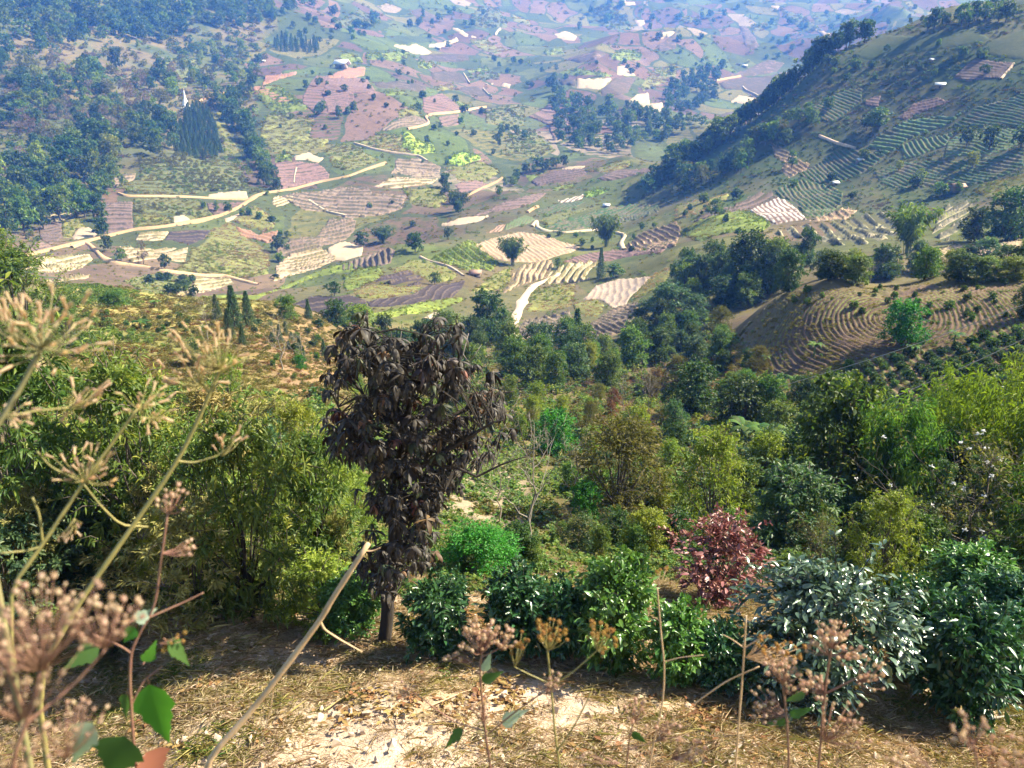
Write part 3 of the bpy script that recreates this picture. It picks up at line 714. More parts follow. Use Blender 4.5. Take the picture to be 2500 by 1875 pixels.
f(5,'corn',[(870,310),(1000,215),(1110,150),(1160,140),(1155,230),(1095,290),(1000,285)],rr=R4)
f(5,'green',[(0,490),(150,432),(400,405),(850,325),(860,350),(600,430),(330,470),(200,530),(100,530),(0,530)],rr=R4)
f(5,'terrr',[(1170,180),(1220,130),(1420,90),(1430,130),(1380,205),(1180,270),(1110,300),(1160,240)],60,13,R4,1.0)
f(5,'terrp',[(1395,185),(1460,130),(1550,110),(1740,100),(1700,120),(1620,200),(1680,210),(1560,235),(1370,250)],55,15,R4,1.0)
f(5,'mauve',[(1490,105),(1560,72),(1850,30),(2140,20),(2100,50),(1800,95),(1560,108)],rr=R4)
f(5,'corn',[(1290,290),(1460,252),(1560,240),(1560,340),(1530,390),(1260,420)],rr=R4)
f(5,'pale',[(1610,340),(1690,260),(1850,210),(2050,190),(1930,310),(1890,370),(1800,395),(1720,340)],75,14,R4,.2)
f(5,'corn',[(1935,320),(2060,185),(2150,140),(2180,180),(2120,250),(2000,320),(1910,345)],rr=R4)
f(5,'corn',[(1560,365),(1690,335),(1750,375),(1735,420),(1690,450),(1640,450),(1560,400)],rr=R4)
f(5,'terrb',[(1200,520),(1290,460),(1530,410),(1550,580),(1220,590)],-12,6,R4,.8)
f(5,'terrb',[(1640,500),(1800,400),(1980,360),(1940,460),(1830,560),(1650,645),(1570,610),(1620,540)],-15,7,R4,.9)
# --- the right hill
R5 = (235, 450)
f(3,'terrr',[(600,900),(680,940),(850,1040),(820,1080),(720,1130),(660,1090),(690,1030),(620,990)],-30,8,R5,.9)
f(3,'tea',[(770,1110),(1000,960),(1200,950),(1330,980),(1180,1100),(1000,1180),(830,1130)],-38,9,R5,.9)
f(3,'tea',[(630,1200),(800,1135),(1000,1182),(1060,1220),(1050,1300),(900,1380),(830,1370),(750,1280),(650,1250)],-40,8,R5,.9)
f(3,'teab',[(1330,980),(1450,900),(1700,800),(1850,690),(1750,740),(1450,770),(1300,850),(1220,930)],-8,8,R5,.9)
f(3,'teab',[(1425,925),(1560,880),(1760,835),(1700,930),(1560,980),(1440,1010)],-45,9,R5,.9)
f(3,'tea',[(1900,680),(2203,590),(2300,640),(2203,800),(2050,800),(1790,830),(1760,790)],-12,7,R5,.9)
f(3,'teab',[(1720,900),(1800,850),(2060,815),(2203,830),(2203,900),(1960,990),(1700,1000)],-14,7,R5,.8)
f(3,'tea',[(1250,1090),(1400,1040),(1700,1020),(2060,980),(2203,930),(2203,1060),(1900,1170),(1500,1200),(1300,1170)],-16,7.5,R5,.8)
f(3,'mauve',[(1195,640),(1300,600),(1285,680),(1200,665)],rr=R5)
f(3,'mauve',[(1400,750),(1500,660),(1650,620),(1740,640),(1600,700),(1450,762)],10,6,R5,.5)
f(3,'brown',[(1760,490),(1900,370),(2130,400),(2050,500),(1850,520)],-8,6,R5,.5)
f(3,'tea',[(820,700),(1000,600),(1180,560),(1180,640),(980,780),(860,740)],-30,7,R5,.7)
f(3,'dkgrass',[(1130,350),(1300,220),(1650,210),(1900,180),(2000,250),(1500,330),(1250,390)],rr=R5)
f(3,'dkgrass',[(2000,250),(2203,180),(2260,330),(2203,380),(1900,330)],rr=R5)
f(3,'mulch',[(470,1332),(640,1252),(700,1270),(830,1390),(640,1422)],-42,8,(150,420),.35)
f(3,'brown',[(110,1408),(180,1352),(370,1305),(460,1240),(600,1220),(650,1255),(480,1325),(250,1372)],15,8,(150,420),.8)
f(3,'corn',[(0,1310),(120,1270),(350,1220),(280,1310),(100,1370),(0,1390)],rr=(150,420))
f(3,'green',[(20,1470),(150,1390),(400,1330),(530,1370),(600,1430),(540,1470),(360,1470),(160,1530)],rr=(150,420))
f(3,'terrg',[(620,1480),(800,1430),(1100,1390),(1300,1350),(1410,1360),(1400,1500),(1250,1540),(1000,1550),(800,1510)],-22,13,(130,420),1.0)
f(3,'terrg',[(1610,1500),(1650,1400),(1720,1310),(1850,1280),(1900,1340),(1800,1440),(1720,1530)],28,13,(130,420),1.0)
f(3,'straw',[(1590,1600),(1750,1560),(2100,1510),(2203,1495),(2300,1560),(2203,1659),(1700,1659)],-6,7,(120,420),.5)
f(6,'straw',[(1740,0),(2203,0),(2300,60),(2203,100),(2000,150),(1880,130)],-12,7,(120,420),.5)
f(3,'corn',[(1890,1200),(2000,1150),(2203,1100),(2300,1150),(2203,1250),(1950,1250)],rr=(150,420))
f(3,'terrr',[(820,1400),(960,1362),(1060,1320),(1150,1330),(1080,1390),(950,1395)],-45,13,(130,420),.9)
# --- the near rounded hill on the right
HR = (42, 92)
f(6,'hill',[(240,500),(400,400),(600,325),(860,270),(1300,270),(1800,252),(2203,235),(2400,300),(2203,470),(1900,565),(1600,645),(1100,725),(900,785),(700,835),(560,790),(420,680),(375,560)],0,11.5,HR,1.0,radial=(1920,690,-60,0.8),sp=3.0)
f(6,'hill',[(900,845),(1110,740),(1620,655),(1910,575),(2203,485),(2300,560),(2203,840),(1700,1010),(1400,1090),(1200,1070),(1000,920)],-45,17,HR,.6,sp=3.0)

# ------------------------------------------------------------------ tracks and dirt roads: ribbons pressed on the land
M_path = fieldmat('pale_dirt_track', (0.46, 0.35, 0.24), (0.54, 0.43, 0.31), None, 0.3, 1.5)
M_pathr = fieldmat('orange_dirt_road', (0.38, 0.24, 0.135), (0.44, 0.30, 0.18), None, 0.3, 1.5)
def track(z, pts, wid, mat, rr, name='dirt_track'):
    p = np.array([zpt(z, *q) for q in pts]); L = np.r_[0, np.cumsum(np.hypot(*np.diff(p, axis=0).T))]
    s = np.arange(0, L[-1], 2.5); u = np.interp(s, L, p[:, 0]); v = np.interp(s, L, p[:, 1])
    k = np.ones(7) / 7
    if len(u) > 12:
        up = np.convolve(np.pad(u, 3, 'edge'), k, 'valid'); vp = np.convolve(np.pad(v, 3, 'edge'), k, 'valid'); u, v = up, vp
    x, y, zz, r = ground(u, v, *rr)
    for _ in range(3):
        for arr in (x, y): arr[1:-1] = (arr[:-2] + arr[1:-1] * 2 + arr[2:]) / 4
    d = np.gradient(np.c_[x, y], axis=0); d /= np.maximum(np.linalg.norm(d, axis=1, keepdims=True), 1e-6); nv = np.c_[-d[:, 1], d[:, 0]]
    wob = 1 + 0.7 * fbm(x, y, 11, 3, 5)
    V = []
    for kx in (-1.0, -0.6, 0, 0.6, 1.0):
        q = np.c_[x, y] + nv * (kx * wid / 2 * wob)[:, None]
        h = H(q[:, 0], q[:, 1]); hc = H(x, y)
        h = hc + (h - hc) * 0.6 + 0.0020 * r + (0.0 if abs(kx) < 1 else -0.0026 * r)
        V.append(np.c_[q, h])
    n_ = len(x); V = np.concatenate(V); F = []
    for a in range(4):
        i = np.arange(n_ - 1) + a * n_
        F.append(np.c_[i, i + n_, i + n_ + 1, i + 1])
    o = link(name, mesh_np(name, V, [np.concatenate(F)], [mat], None, True), kind='structure')
    return o
track(1,[(150,1622),(280,1590),(400,1560),(540,1530),(700,1490),(850,1455),(1050,1435),(1250,1400),(1400,1365),(1520,1310),(1620,1240),(1690,1222),(1850,1200),(2020,1155),(2203,1120),(2330,1070),(2450,1030)],2.30,M_pathr,R1,'dirt_road')
track(4,[(450,15),(540,-25),(600,25),(650,80),(740,112),(900,135),(1080,165),(1290,190),(1420,190),(1500,215),(1640,250)],1.87,M_pathr,(150,420),'dirt_road')
track(1,[(740,1225),(800,1245),(1000,1245),(1200,1250),(1400,1262),(1580,1266)],1.30,M_pathr,R1)
track(1,[(1250,650),(1300,625),(1440,590)],1.80,M_pathr,R1)
track(1,[(1950,1270),(2060,1340),(2203,1372)],1.15,M_path,R1)
track(1,[(1860,1170),(1865,1110),(1880,1060)],0.86,M_path,R1)
track(2,[(160,908),(280,945),(420,970),(580,990),(640,1030)],1.58,M_path,R1)
track(2,[(500,820),(600,800),(650,780),(610,745),(660,725),(800,715),(930,690),(1010,680)],1.58,M_pathr,R1)
track(2,[(870,1250),(960,1200),(1060,1160),(1110,1125)],1.44,M_pathr,R1)
track(2,[(860,470),(890,520),(900,535)],1.44,M_path,R2)
track(2,[(980,560),(1010,600),(1050,620)],1.44,M_path,R2)
track(2,[(1060,225),(1080,195),(1100,185)],2.16,M_path,R2)
track(3,[(250,515),(330,500),(420,485)],1.80,M_pathr,R2)
track(3,[(420,550),(435,575),(500,600),(560,640)],2.52,M_path,R2)
track(2,[(1260,1350),(1300,1320),(1340,1305)],1.44,M_pathr,R3)
track(2,[(1290,1440),(1330,1390),(1320,1440),(1380,1465),(1500,1475),(1600,1465),(1720,1455),(1810,1470),(1890,1490),(1850,1540),(1880,1590)],1.73,M_path,(140,420))
track(5,[(1225,612),(1165,560),(1160,500),(1200,430),(1240,330),(1300,255),(1390,220),(1470,175)],2.30,M_path,R4)
track(5,[(620,470),(655,450),(700,425),(660,490),(655,520)],1.87,M_path,R4)
track(6,[(690,260),(700,215),(720,180),(770,160)],2.45,M_path,(100,300))
track(5,[(580,70),(640,100),(760,130),(820,165),(870,200)],1.15,M_path,R4)
track(3,[(900,860),(1020,910),(1150,945)],1.01,M_path,R5)
track(3,[(2050,510),(2130,420),(2140,400)],1.08,M_path,R5)
# ------------------------------------------------------------------ plant materials
LM = {
 'dark': leafmat('dark_green_leaves', [(0.0188, 0.0418, 0.0125), (0.0366, 0.0783, 0.0209), (0.0679, 0.1201, 0.0313), (0.129, 0.1681, 0.0313)], 0.5, 0.35),
 'mid': leafmat('mid_green_leaves', [(0.0384, 0.0768, 0.0179), (0.0768, 0.1472, 0.0282), (0.1408, 0.2176, 0.0461), (0.2675, 0.3046, 0.0461)], 0.5, 0.35),
 'blue': leafmat('blue_green_leaves', [(0.0238, 0.0594, 0.0302), (0.0486, 0.1026, 0.0454), (0.0918, 0.162, 0.0702), (0.1744, 0.2268, 0.0702)], 0.45, 0.4),
 'vivid': leafmat('vivid_green_leaves', [(0.039, 0.13, 0.0156), (0.0715, 0.221, 0.0234), (0.143, 0.325, 0.039)], 0.5, 0.35),
 'lime': leafmat('yellow_green_leaves', [(0.1013, 0.1485, 0.0189), (0.2025, 0.2565, 0.0297), (0.3375, 0.3645, 0.0473)], 0.5, 0.35),
 'olive': leafmat('olive_brown_leaves', [(0.0748, 0.0748, 0.0245), (0.136, 0.1292, 0.034), (0.2176, 0.1904, 0.0544)], 0.6, 0.25),
 'dry': leafmat('dry_grass_blades', [(0.34, 0.25, 0.13), (0.52, 0.40, 0.25), (0.68, 0.56, 0.40)], 0.7, 0.2, 0.25, tint=(1.0, 0.9, 0.6)),
 'tan': leafmat('greenish_straw_blades', [(0.1625, 0.15, 0.0375), (0.275, 0.25, 0.075), (0.425, 0.35, 0.1375)], 0.7, 0.2, 0.25, tint=(1.0, 1.0, 0.6)),
 'rust': leafmat('rust_brown_grass', [(0.14, 0.075, 0.03), (0.23, 0.13, 0.055), (0.3, 0.2, 0.08)], 0.8, 0.1, 0.2, tint=(1, .8, .5)),
 'pine': leafmat('pine_needles', [(0.035, 0.075, 0.035), (0.07, 0.13, 0.055), (0.13, 0.20, 0.08)], 0.6, 0.3, 0.2),
 'grey': leafmat('grey_twigs', [(0.12, 0.1, 0.075), (0.2, 0.17, 0.13), (0.28, 0.25, 0.2)], 0.8, 0.2, 0.05),
 'mauvewood': leafmat('leafless_mauve_crown', [(0.144, 0.112, 0.088), (0.24, 0.184, 0.144), (0.32, 0.24, 0.176)], 0.8, 0.2, 0.2, tint=(1, .9, .8)),
 'tea': leafmat('glossy_tea_leaves', [(0.0162, 0.054, 0.0189), (0.0324, 0.0945, 0.0297), (0.0607, 0.1485, 0.0432)], 0.30, 0.6, 0.22, 0.2),
 'tealight': leafmat('fresh_tea_leaves', [(0.042, 0.112, 0.0224), (0.084, 0.196, 0.035), (0.168, 0.294, 0.056)], 0.33, 0.55, 0.28, 0.2),
 'silver': leafmat('waxy_glare_paled_leaves', [(0.04, 0.08, 0.04), (0.075, 0.125, 0.07), (0.13, 0.18, 0.11)], 0.27, 1.0, 0.15, 0.15),  # green leaves, base colour paled to stand in for sun glare
 'red': leafmat('red_young_leaves', [(0.10, 0.04, 0.035), (0.19, 0.065, 0.06), (0.32, 0.15, 0.13), (0.12, 0.12, 0.05)], 0.38, 0.5, 0.25, 0.2, tint=(1.15, .85, .75)),
 'wilt': leafmat('wilted_dark_leaves', [(0.016, 0.012, 0.012), (0.034, 0.025, 0.022), (0.07, 0.052, 0.04)], 0.58, 0.35, 0.05, 0.5, tint=(1.2, .9, .6)),
 'wiltg': leafmat('wilted_olive_and_glint_leaves', [(0.022, 0.028, 0.014), (0.045, 0.055, 0.026), (0.12, 0.13, 0.065)], 0.58, 0.35, 0.14, 0.4),  # olive leaf colour, also used as painted backlit glints in the crown
 'wiltr': leafmat('wilted_rusty_leaves', [(0.065, 0.0364, 0.026), (0.143, 0.0715, 0.0455), (0.286, 0.143, 0.078)], 0.58, 0.35, 0.22, 0.4, tint=(1.2, .8, .5)),
 'banana': leafmat('banana_leaves', [(0.04, 0.09, 0.02), (0.07, 0.14, 0.025), (0.12, 0.19, 0.035)], 0.65, 0.2, 0.35),
}
BARK = barkmat('grey_brown_bark', (0.05, 0.04, 0.03), (0.14, 0.11, 0.085))
BARKD = barkmat('dark_bark', (0.018, 0.014, 0.011), (0.05, 0.038, 0.028), 14)
BARKP = barkmat('pale_bare_bark', (0.20, 0.17, 0.13), (0.36, 0.31, 0.25), 12)
CULM = barkmat('green_bamboo_culm', (0.08, 0.12, 0.03), (0.18, 0.20, 0.06))

# ------------------------------------------------------------------ plant prototypes, one metre tall and one metre wide
def lobes(n, rz0, rz1, spread, size, flat=1.0):
    out = []
    for i in range(n):
        a = i * 2.39996 + random.uniform(-.4, .4); f = (i + 0.5) / n
        z = rz0 + (rz1 - rz0) * (0.5 + 0.5 * math.sin((f - 0.5) * math.pi)) if n > 1 else (rz0 + rz1) / 2
        prof = math.sqrt(max(0.05, 1 - (2 * (z - rz0) / max(rz1 - rz0, 1e-6) - 0.85) ** 2 * 0.75))
        d = spread * prof * (0.25 + 0.75 * random.random())
        out.append((np.array([math.cos(a) * d, math.sin(a) * d, z]), size * random.uniform(0.7, 1.25)))
    return out
def crown_leaves(mb, lb, n, L, W, near=False, droop=0.25, fill=0.35, outw=0.9, fold=0.18, jl=0.35, upb=0.35):
    tot = sum(s ** 2 for _, s in lb)
    for c, s in lb:
        k = max(8, int(n * s * s / tot))
        # small twig clumps on and inside the lobe
        nc = max(4, k // 14)
        dc = rdir(nc); dc[:, 2] = np.abs(dc[:, 2]) * 0.9 + dc[:, 2] * 0.25; dc = nrm(dc)
        rad = s * (1 - fill * rng.random(nc) ** 1.5) * (1 + 0.28 * rng.normal(size=nc).clip(-1.2, 1.6) * 0.6)
        cc = c + dc * rad[:, None] * np.array([1, 1, 0.85])
        w_ = rng.integers(0, nc, k)
        B = cc[w_] + rng.normal(size=(k, 3)) * s * 0.13
        D = nrm(dc[w_] * outw + rdir(k) * 0.9 + np.array([0, 0, -droop * 0.5]))
        N = nrm(np.array([0, 0, 1.0]) * upb + rdir(k) * 0.7 + dc[w_] * 0.5)
        base = rng.random(nc)
        a = np.clip(base[w_] * 0.55 + rng.random(k) * 0.55 - 0.05, 0, 1)
        leaves(mb, B, D, N, L * rng.uniform(1 - jl, 1 + jl, k), W * rng.uniform(1 - jl, 1 + jl, k), droop, fold, near, a)
def wobble(p0, p1, n=5, amp=0.06):
    p0 = np.array(p0, float); p1 = np.array(p1, float); t = np.linspace(0, 1, n)[:, None]
    L = np.linalg.norm(p1 - p0)
    return p0 + (p1 - p0) * t + rng.normal(size=(n, 3)) * amp * L * np.sin(t * math.pi)
def trunk_for(lb, r=0.022, z0=0.0, fork=0.3, lean=0.03):
    mb = MB(); top = np.array([random.uniform(-lean, lean), random.uniform(-lean, lean), fork])
    mb.tube(wobble((0, 0, -0.05), top, 5, 0.03), np.linspace(r * 1.35, r, 5), 7)
    for c, s in lb:
        e = c + np.array([0, 0, s * 0.2]); m_ = top * 0.5 + e * 0.5 + np.array([0, 0, -0.03])
        mb.tube([top - (0, 0, 0.02), m_ + rng.normal(size=3) * 0.02, e], [r * 0.7, r * 0.42, r * 0.12], 5)
    return mb
def sprigs(mb, tb, lb, n, ln, L, W, near, droop, per=16):
    for i in range(n):
        c, s_ = random.choice(lb); d = rdir(1)[0]; d[2] = abs(d[2]) * 0.8 + 0.25; d /= np.linalg.norm(d)
        p0 = c + d * s_ * 0.75; l = ln * random.uniform(.5, 1.35); d2 = nrm(d + rng.normal(size=3) * .35 + np.array([0, 0, .25]))
        p1 = p0 + d2 * l * .6; p2 = p0 + d2 * l + np.array([0, 0, -.18 * l]); tb.tube([p0 - d * s_ * .3, p0, p1, p2], [.004, .0035, .0025, .001], 3)
        t = rng.uniform(.1, 1, per)[:, None]; Bp = p0 + (p1 - p0) * np.minimum(t * 2, 1) + (p2 - p1) * np.maximum(t * 2 - 1, 0)
        D_ = nrm(d2 * .6 + rdir(per) * .9); leaves(mb, Bp, D_, rdir(per) + np.array([0, 0, .7]), L * rng.uniform(.6, 1.25, per), W * rng.uniform(.8, 1.2, per), droop, .18, near, np.clip(random.random() * .5 + rng.random(per) * .6, 0, 1))
PROTO = {}
def proto(key, mat, bark, mbc, mbt, crown_name='crown', stem_name='trunk'):
    PROTO[key] = [(stem_name, mbt.mesh(stem_name, bark, True)), (crown_name, mbc.mesh(crown_name, mat))]

def make_round(key, mat, n, L, W, nl=9, z0=0.26, z1=0.8, spread=0.30, size=0.2, near=False, droop=0.25, bark=BARK, fork=0.22, r=0.022, spr=None, **kw):
    lb = lobes(nl, z0, z1, spread, size); mb = MB(); crown_leaves(mb, lb, n, L, W, near, droop, **kw); tb = trunk_for(lb, r, 0, fork)
    if spr is None: spr = 90 if key.startswith('near') else (55 if key.startswith('mid') else 0)
    if spr: sprigs(mb, tb, lb, spr, 0.22 if key.startswith('near') else 0.16, L, W, near, droop)
    proto(key, LM[mat], bark, mb, tb)
for i in range(3):
    make_round(f'far_dark{i}', 'dark', 1300, 0.075, 0.055, 8 + i)
    make_round(f'far_mid{i}', 'mid', 1300, 0.075, 0.055, 9 + i)
for i in range(2):
    make_round(f'far_blue{i}', 'blue', 1300, 0.075, 0.055, 9)
    make_round(f'far_lime{i}', 'lime', 1200, 0.07, 0.05, 8)
    make_round(f'far_olive{i}', 'olive', 1100, 0.07, 0.045, 8)
    make_round(f'far_bare{i}', 'mauvewood', 900, 0.085, 0.018, 9)
    make_round(f'bush_dark{i}', 'dark', 1000, 0.11, 0.08, 7, 0.2, 0.66, 0.27, 0.24, fork=0.1)
    make_round(f'bush_mid{i}', 'mid', 1000, 0.11, 0.08, 7, 0.2, 0.66, 0.27, 0.24, fork=0.1)
    make_round(f'bush_lime{i}', 'lime', 1000, 0.11, 0.08, 7, 0.2, 0.66, 0.27, 0.24, fork=0.1)
    make_round(f'mid_dark{i}', 'dark', 5600, 0.046, 0.027, 17 + i, 0.10, 0.84, 0.33, 0.18, fork=0.1)
    make_round(f'mid_mid{i}', 'mid', 5600, 0.046, 0.025, 17 + i, 0.10, 0.84, 0.33, 0.18, fork=0.1)
    make_round(f'mid_blue{i}', 'blue', 5600, 0.046, 0.025, 16, 0.10, 0.82, 0.33, 0.19, fork=0.1)
    make_round(f'mid_lime{i}', 'lime', 5400, 0.044, 0.023, 16, 0.10, 0.84, 0.32, 0.19, fork=0.1)
make_round('mid_vivid0', 'vivid', 5600, 0.04, 0.026, 15, 0.16, 0.82, 0.32, 0.19, fork=0.12)
make_round('mid_olive0', 'olive', 6000, 0.040, 0.012, 14, 0.2, 0.85, 0.33, 0.17, fork=0.15)
make_round('mid_rust0', 'rust', 4200, 0.045, 0.018, 12, 0.2, 0.8, 0.33, 0.17, fork=0.15)
# near shrubs with blades one can see
make_round('near_narrow0', 'mid', 5580, 0.050, 0.0125, 26, 0.12, 0.88, 0.40, 0.115, True, 0.35, fork=0.18, r=0.014)
make_round('near_narrow1', 'mid', 5580, 0.050, 0.0135, 26, 0.14, 0.88, 0.40, 0.115, True, 0.35, BARKD, fork=0.2, r=0.014)
make_round('near_narrow2', 'lime', 4960, 0.048, 0.012, 26, 0.12, 0.88, 0.40, 0.115, True, 0.3, fork=0.18, r=0.012)
make_round('near_blue0', 'blue', 5000, 0.056, 0.019, 22, 0.10, 0.85, 0.38, 0.13, True, 0.3, fork=0.12, r=0.014)
make_round('near_weed0', 'tan', 4200, 0.05, 0.011, 26, 0.08, 0.88, 0.42, 0.11, True, 0.2, fork=0.08, r=0.008)
make_round('near_fine0', 'vivid', 9000, 0.032, 0.016, 13, 0.2, 0.78, 0.34, 0.20, False, 0.15, fork=0.1, r=0.012)
make_round('near_tea0', 'tea', 4600, 0.080, 0.033, 16, 0.16, 0.76, 0.33, 0.20, True, 0.22, BARKD, fork=0.1, r=0.014, upb=0.7)
make_round('near_tea1', 'tea', 4600, 0.076, 0.031, 16, 0.16, 0.78, 0.33, 0.20, True, 0.22, BARKD, fork=0.1, r=0.014, upb=0.7)
make_round('near_tea2', 'tealight', 4600, 0.074, 0.030, 15, 0.16, 0.78, 0.33, 0.20, True, 0.2, BARKD, fork=0.1, r=0.014, upb=0.7)
make_round('near_silver0', 'silver', 6500, 0.056, 0.021, 24, 0.14, 0.78, 0.36, 0.19, True, 0.35, BARKD, fork=0.1, r=0.012, upb=0.8)
make_round('near_red0', 'red', 3000, 0.058, 0.020, 26, 0.15, 0.86, 0.40, 0.11, True, 0.05, BARKD, fork=0.12, r=0.012, outw=1.3)

def make_conifer(key, n=1500, L=0.085, W=0.022, mat='pine', width=0.5, tiers=15):
    mb = MB(); tb = MB(); tb.tube([(0, 0, -0.04), (0, 0, 0.5), (0, 0, 0.98)], [0.018, 0.012, 0.003], 6)
    for k in range(tiers):
        z = 0.08 + 0.88 * k / (tiers - 1); R_ = width * 0.5 * (1 - (z - 0.05) / 0.97) ** 0.85 + 0.012
        nb = max(4, int(9 * (1 - z) + 4))
        for q in range(nb):
            a = q * 2 * math.pi / nb + k * 1.3 + random.uniform(-.3, .3); rl = R_ * random.uniform(0.7, 1.1)
            d = np.array([math.cos(a), math.sin(a), -0.12])
            tb.tube([(0, 0, z), np.array([0, 0, z]) + d * rl * 0.9], [0.006, 0.002], 3)
            m_ = max(5, int(n / (tiers * nb)))
            t = rng.uniform(0.15, 1, m_)[:, None]
            B = np.array([0, 0, z]) + d * rl * t + rng.normal(size=(m_, 3)) * 0.012
            leaves(mb, B, nrm(d + rdir(m_) * 0.7 + np.array([0, 0, 0.2])), rdir(m_) + np.array([0, 0, 1.0]), L * rng.uniform(.6, 1.2, m_), W, 0.1, 0.1, False, np.clip(rng.random(m_) * 0.7 + 0.3 * (t[:, 0] > 0.7), 0, 1))
    proto(key, LM[mat], BARKD, mb, tb)
make_conifer('conifer0', 1900, 0.1, 0.035, 'pine', 0.95); make_conifer('conifer1', 1900, 0.1, 0.035, 'pine', 1.05, 14)
make_conifer('mid_conifer0', 5200, 0.06, 0.022, 'pine', 1.0, 20)
make_conifer('poplar0', 1500, 0.09, 0.05, 'dark', 0.75, 13)

def make_bamboo(key, mat, nc=26, nleaf=3200, L=0.075, W=0.014, near=False, spread=0.5):
    mb = MB(); tb = MB(); per = nleaf // nc
    for k in range(nc):
        a = random.uniform(0, 2 * math.pi); lean = random.random() ** 0.7 * spread; h = random.uniform(0.62, 1.0)
        base = np.array([math.cos(a), math.sin(a), 0]) * random.uniform(0, 0.06)
        t = np.linspace(0, 1, 8)[:, None]; dirh = np.array([math.cos(a), math.sin(a), 0])
        pts = base + dirh * lean * t ** 2.2 + np.array([0, 0, h]) * (t - 0.22 * lean * t ** 3)
        tb.tube(pts, np.linspace(0.0075, 0.0015, 8), 4)
        tt = rng.uniform(0.30, 1.0, per) ** 0.8
        B = np.stack([np.interp(tt, t[:, 0], pts[:, i]) for i in range(3)], 1) + rng.normal(size=(per, 3)) * 0.028
        D = nrm(rdir(per) * 0.8 + dirh * 0.4 + np.array([0, 0, -0.35]))
        leaves(mb, B, D, rdir(per) + np.array([0, 0, 0.8]), L * rng.uniform(.6, 1.3, per), W, 0.3, 0.1, near, np.clip(random.random() * 0.4 + rng.random(per) * 0.6, 0, 1))
    proto(key, LM[mat], CULM, mb, tb, 'foliage', 'culms')
    PROTO[key][0][1]['stuff'] = 1
make_bamboo('bamboo0', 'mid', 24, 2600, 0.10, 0.024); make_bamboo('bamboo1', 'dark', 24, 2600, 0.10, 0.024)
make_bamboo('near_bamboo0', 'lime', 34, 7800, 0.060, 0.0105); make_bamboo('near_bamboo1', 'mid', 34, 7800, 0.060, 0.0105)

def twig_tree(n1=7, n2=5, n3=4, h=1.0, r=0.014, spread=0.45, start=0.3, sides=4):
    tb = MB(); top = np.array([random.uniform(-.05, .05), random.uniform(-.05, .05), h * 0.93]); tr = wobble((0, 0, -0.04), top, 9, 0.02)
    tb.tube(tr, np.linspace(r, r * 0.12, 9), 6); tips = [tr[-1]]
    for i in range(n1):
        f = start + (0.95 - start) * (i + random.random() * 0.6) / n1; p = np.array([np.interp(f, np.linspace(0, 1, 9), tr[:, k]) for k in range(3)])
        a = i * 2.4 + random.uniform(-.5, .5); l = spread * (1.1 - f) * random.uniform(0.8, 1.25) + 0.05
        e = p + np.array([math.cos(a) * l, math.sin(a) * l, l * random.uniform(0.5, 1.1)]); b1 = wobble(p, e, 6, 0.06)
        tb.tube(b1, np.linspace(r * 0.45 * (1.2 - f), r * 0.1, 6), sides)
        for j in range(n2):
            q = b1[1 + j % 5]; a2 = random.uniform(0, 6.28); l2 = l * random.uniform(0.3, 0.6)
            e2 = q + np.array([math.cos(a2) * l2 * .8, math.sin(a2) * l2 * .8, l2 * random.uniform(0.3, 1.0)]); b2 = wobble(q, e2, 5, 0.08)
            tb.tube(b2, np.linspace(r * 0.16, r * 0.05, 5), 3); tips.append(b2[-1])
            for m_ in range(n3):
                q3 = b2[1 + m_ % 4]; e3 = q3 + rdir(1)[0] * l2 * 0.45 + np.array([0, 0, l2 * 0.2])
                tb.tube([q3, (q3 + e3) / 2 + rng.normal(size=3) * 0.006, e3], [r * 0.07, r * 0.05, r * 0.03], 3); tips.append(e3)
    return tb, np.array(tips)
for i in range(2):
    tb, tips = twig_tree(9, 5, 4)
    PROTO[f'bare{i}'] = [('trunk', tb.mesh('trunk', BARKP, True))]
tb, tips = twig_tree(16, 6, 5, 0.95, 0.010, 0.55, 0.05)
mb = MB(); k = len(tips); leaves(mb, tips[rng.integers(0, k, 900)] + rng.normal(size=(900, 3)) * 0.03, rdir(900), rdir(900), 0.03, 0.012, 0.2)
PROTO['twiggy0'] = [('branches', tb.mesh('branches', BARK, True)), ('foliage', mb.mesh('foliage', LM['olive']))]
BLOSSOM = leafmat('white_petals', [(0.75, 0.72, 0.66), (0.8, 0.78, 0.74), (0.82, 0.82, 0.8)], 0.6, 0.3, 0.3, 0.05, tint=(1, 1, 1))
mb2 = MB()
for p in tips[rng.integers(0, k, 34)]:
    leaves(mb2, np.tile(p, (7, 1)), rdir(7) + np.array([0, 0, .5]), rdir(7), 0.018, 0.010, 0.1, 0.3, True)
PROTO['blossom0'] = [('branches', PROTO['twiggy0'][0][1]), ('foliage', PROTO['twiggy0'][1][1]), ('blossom', mb2.mesh('blossom', BLOSSOM))]

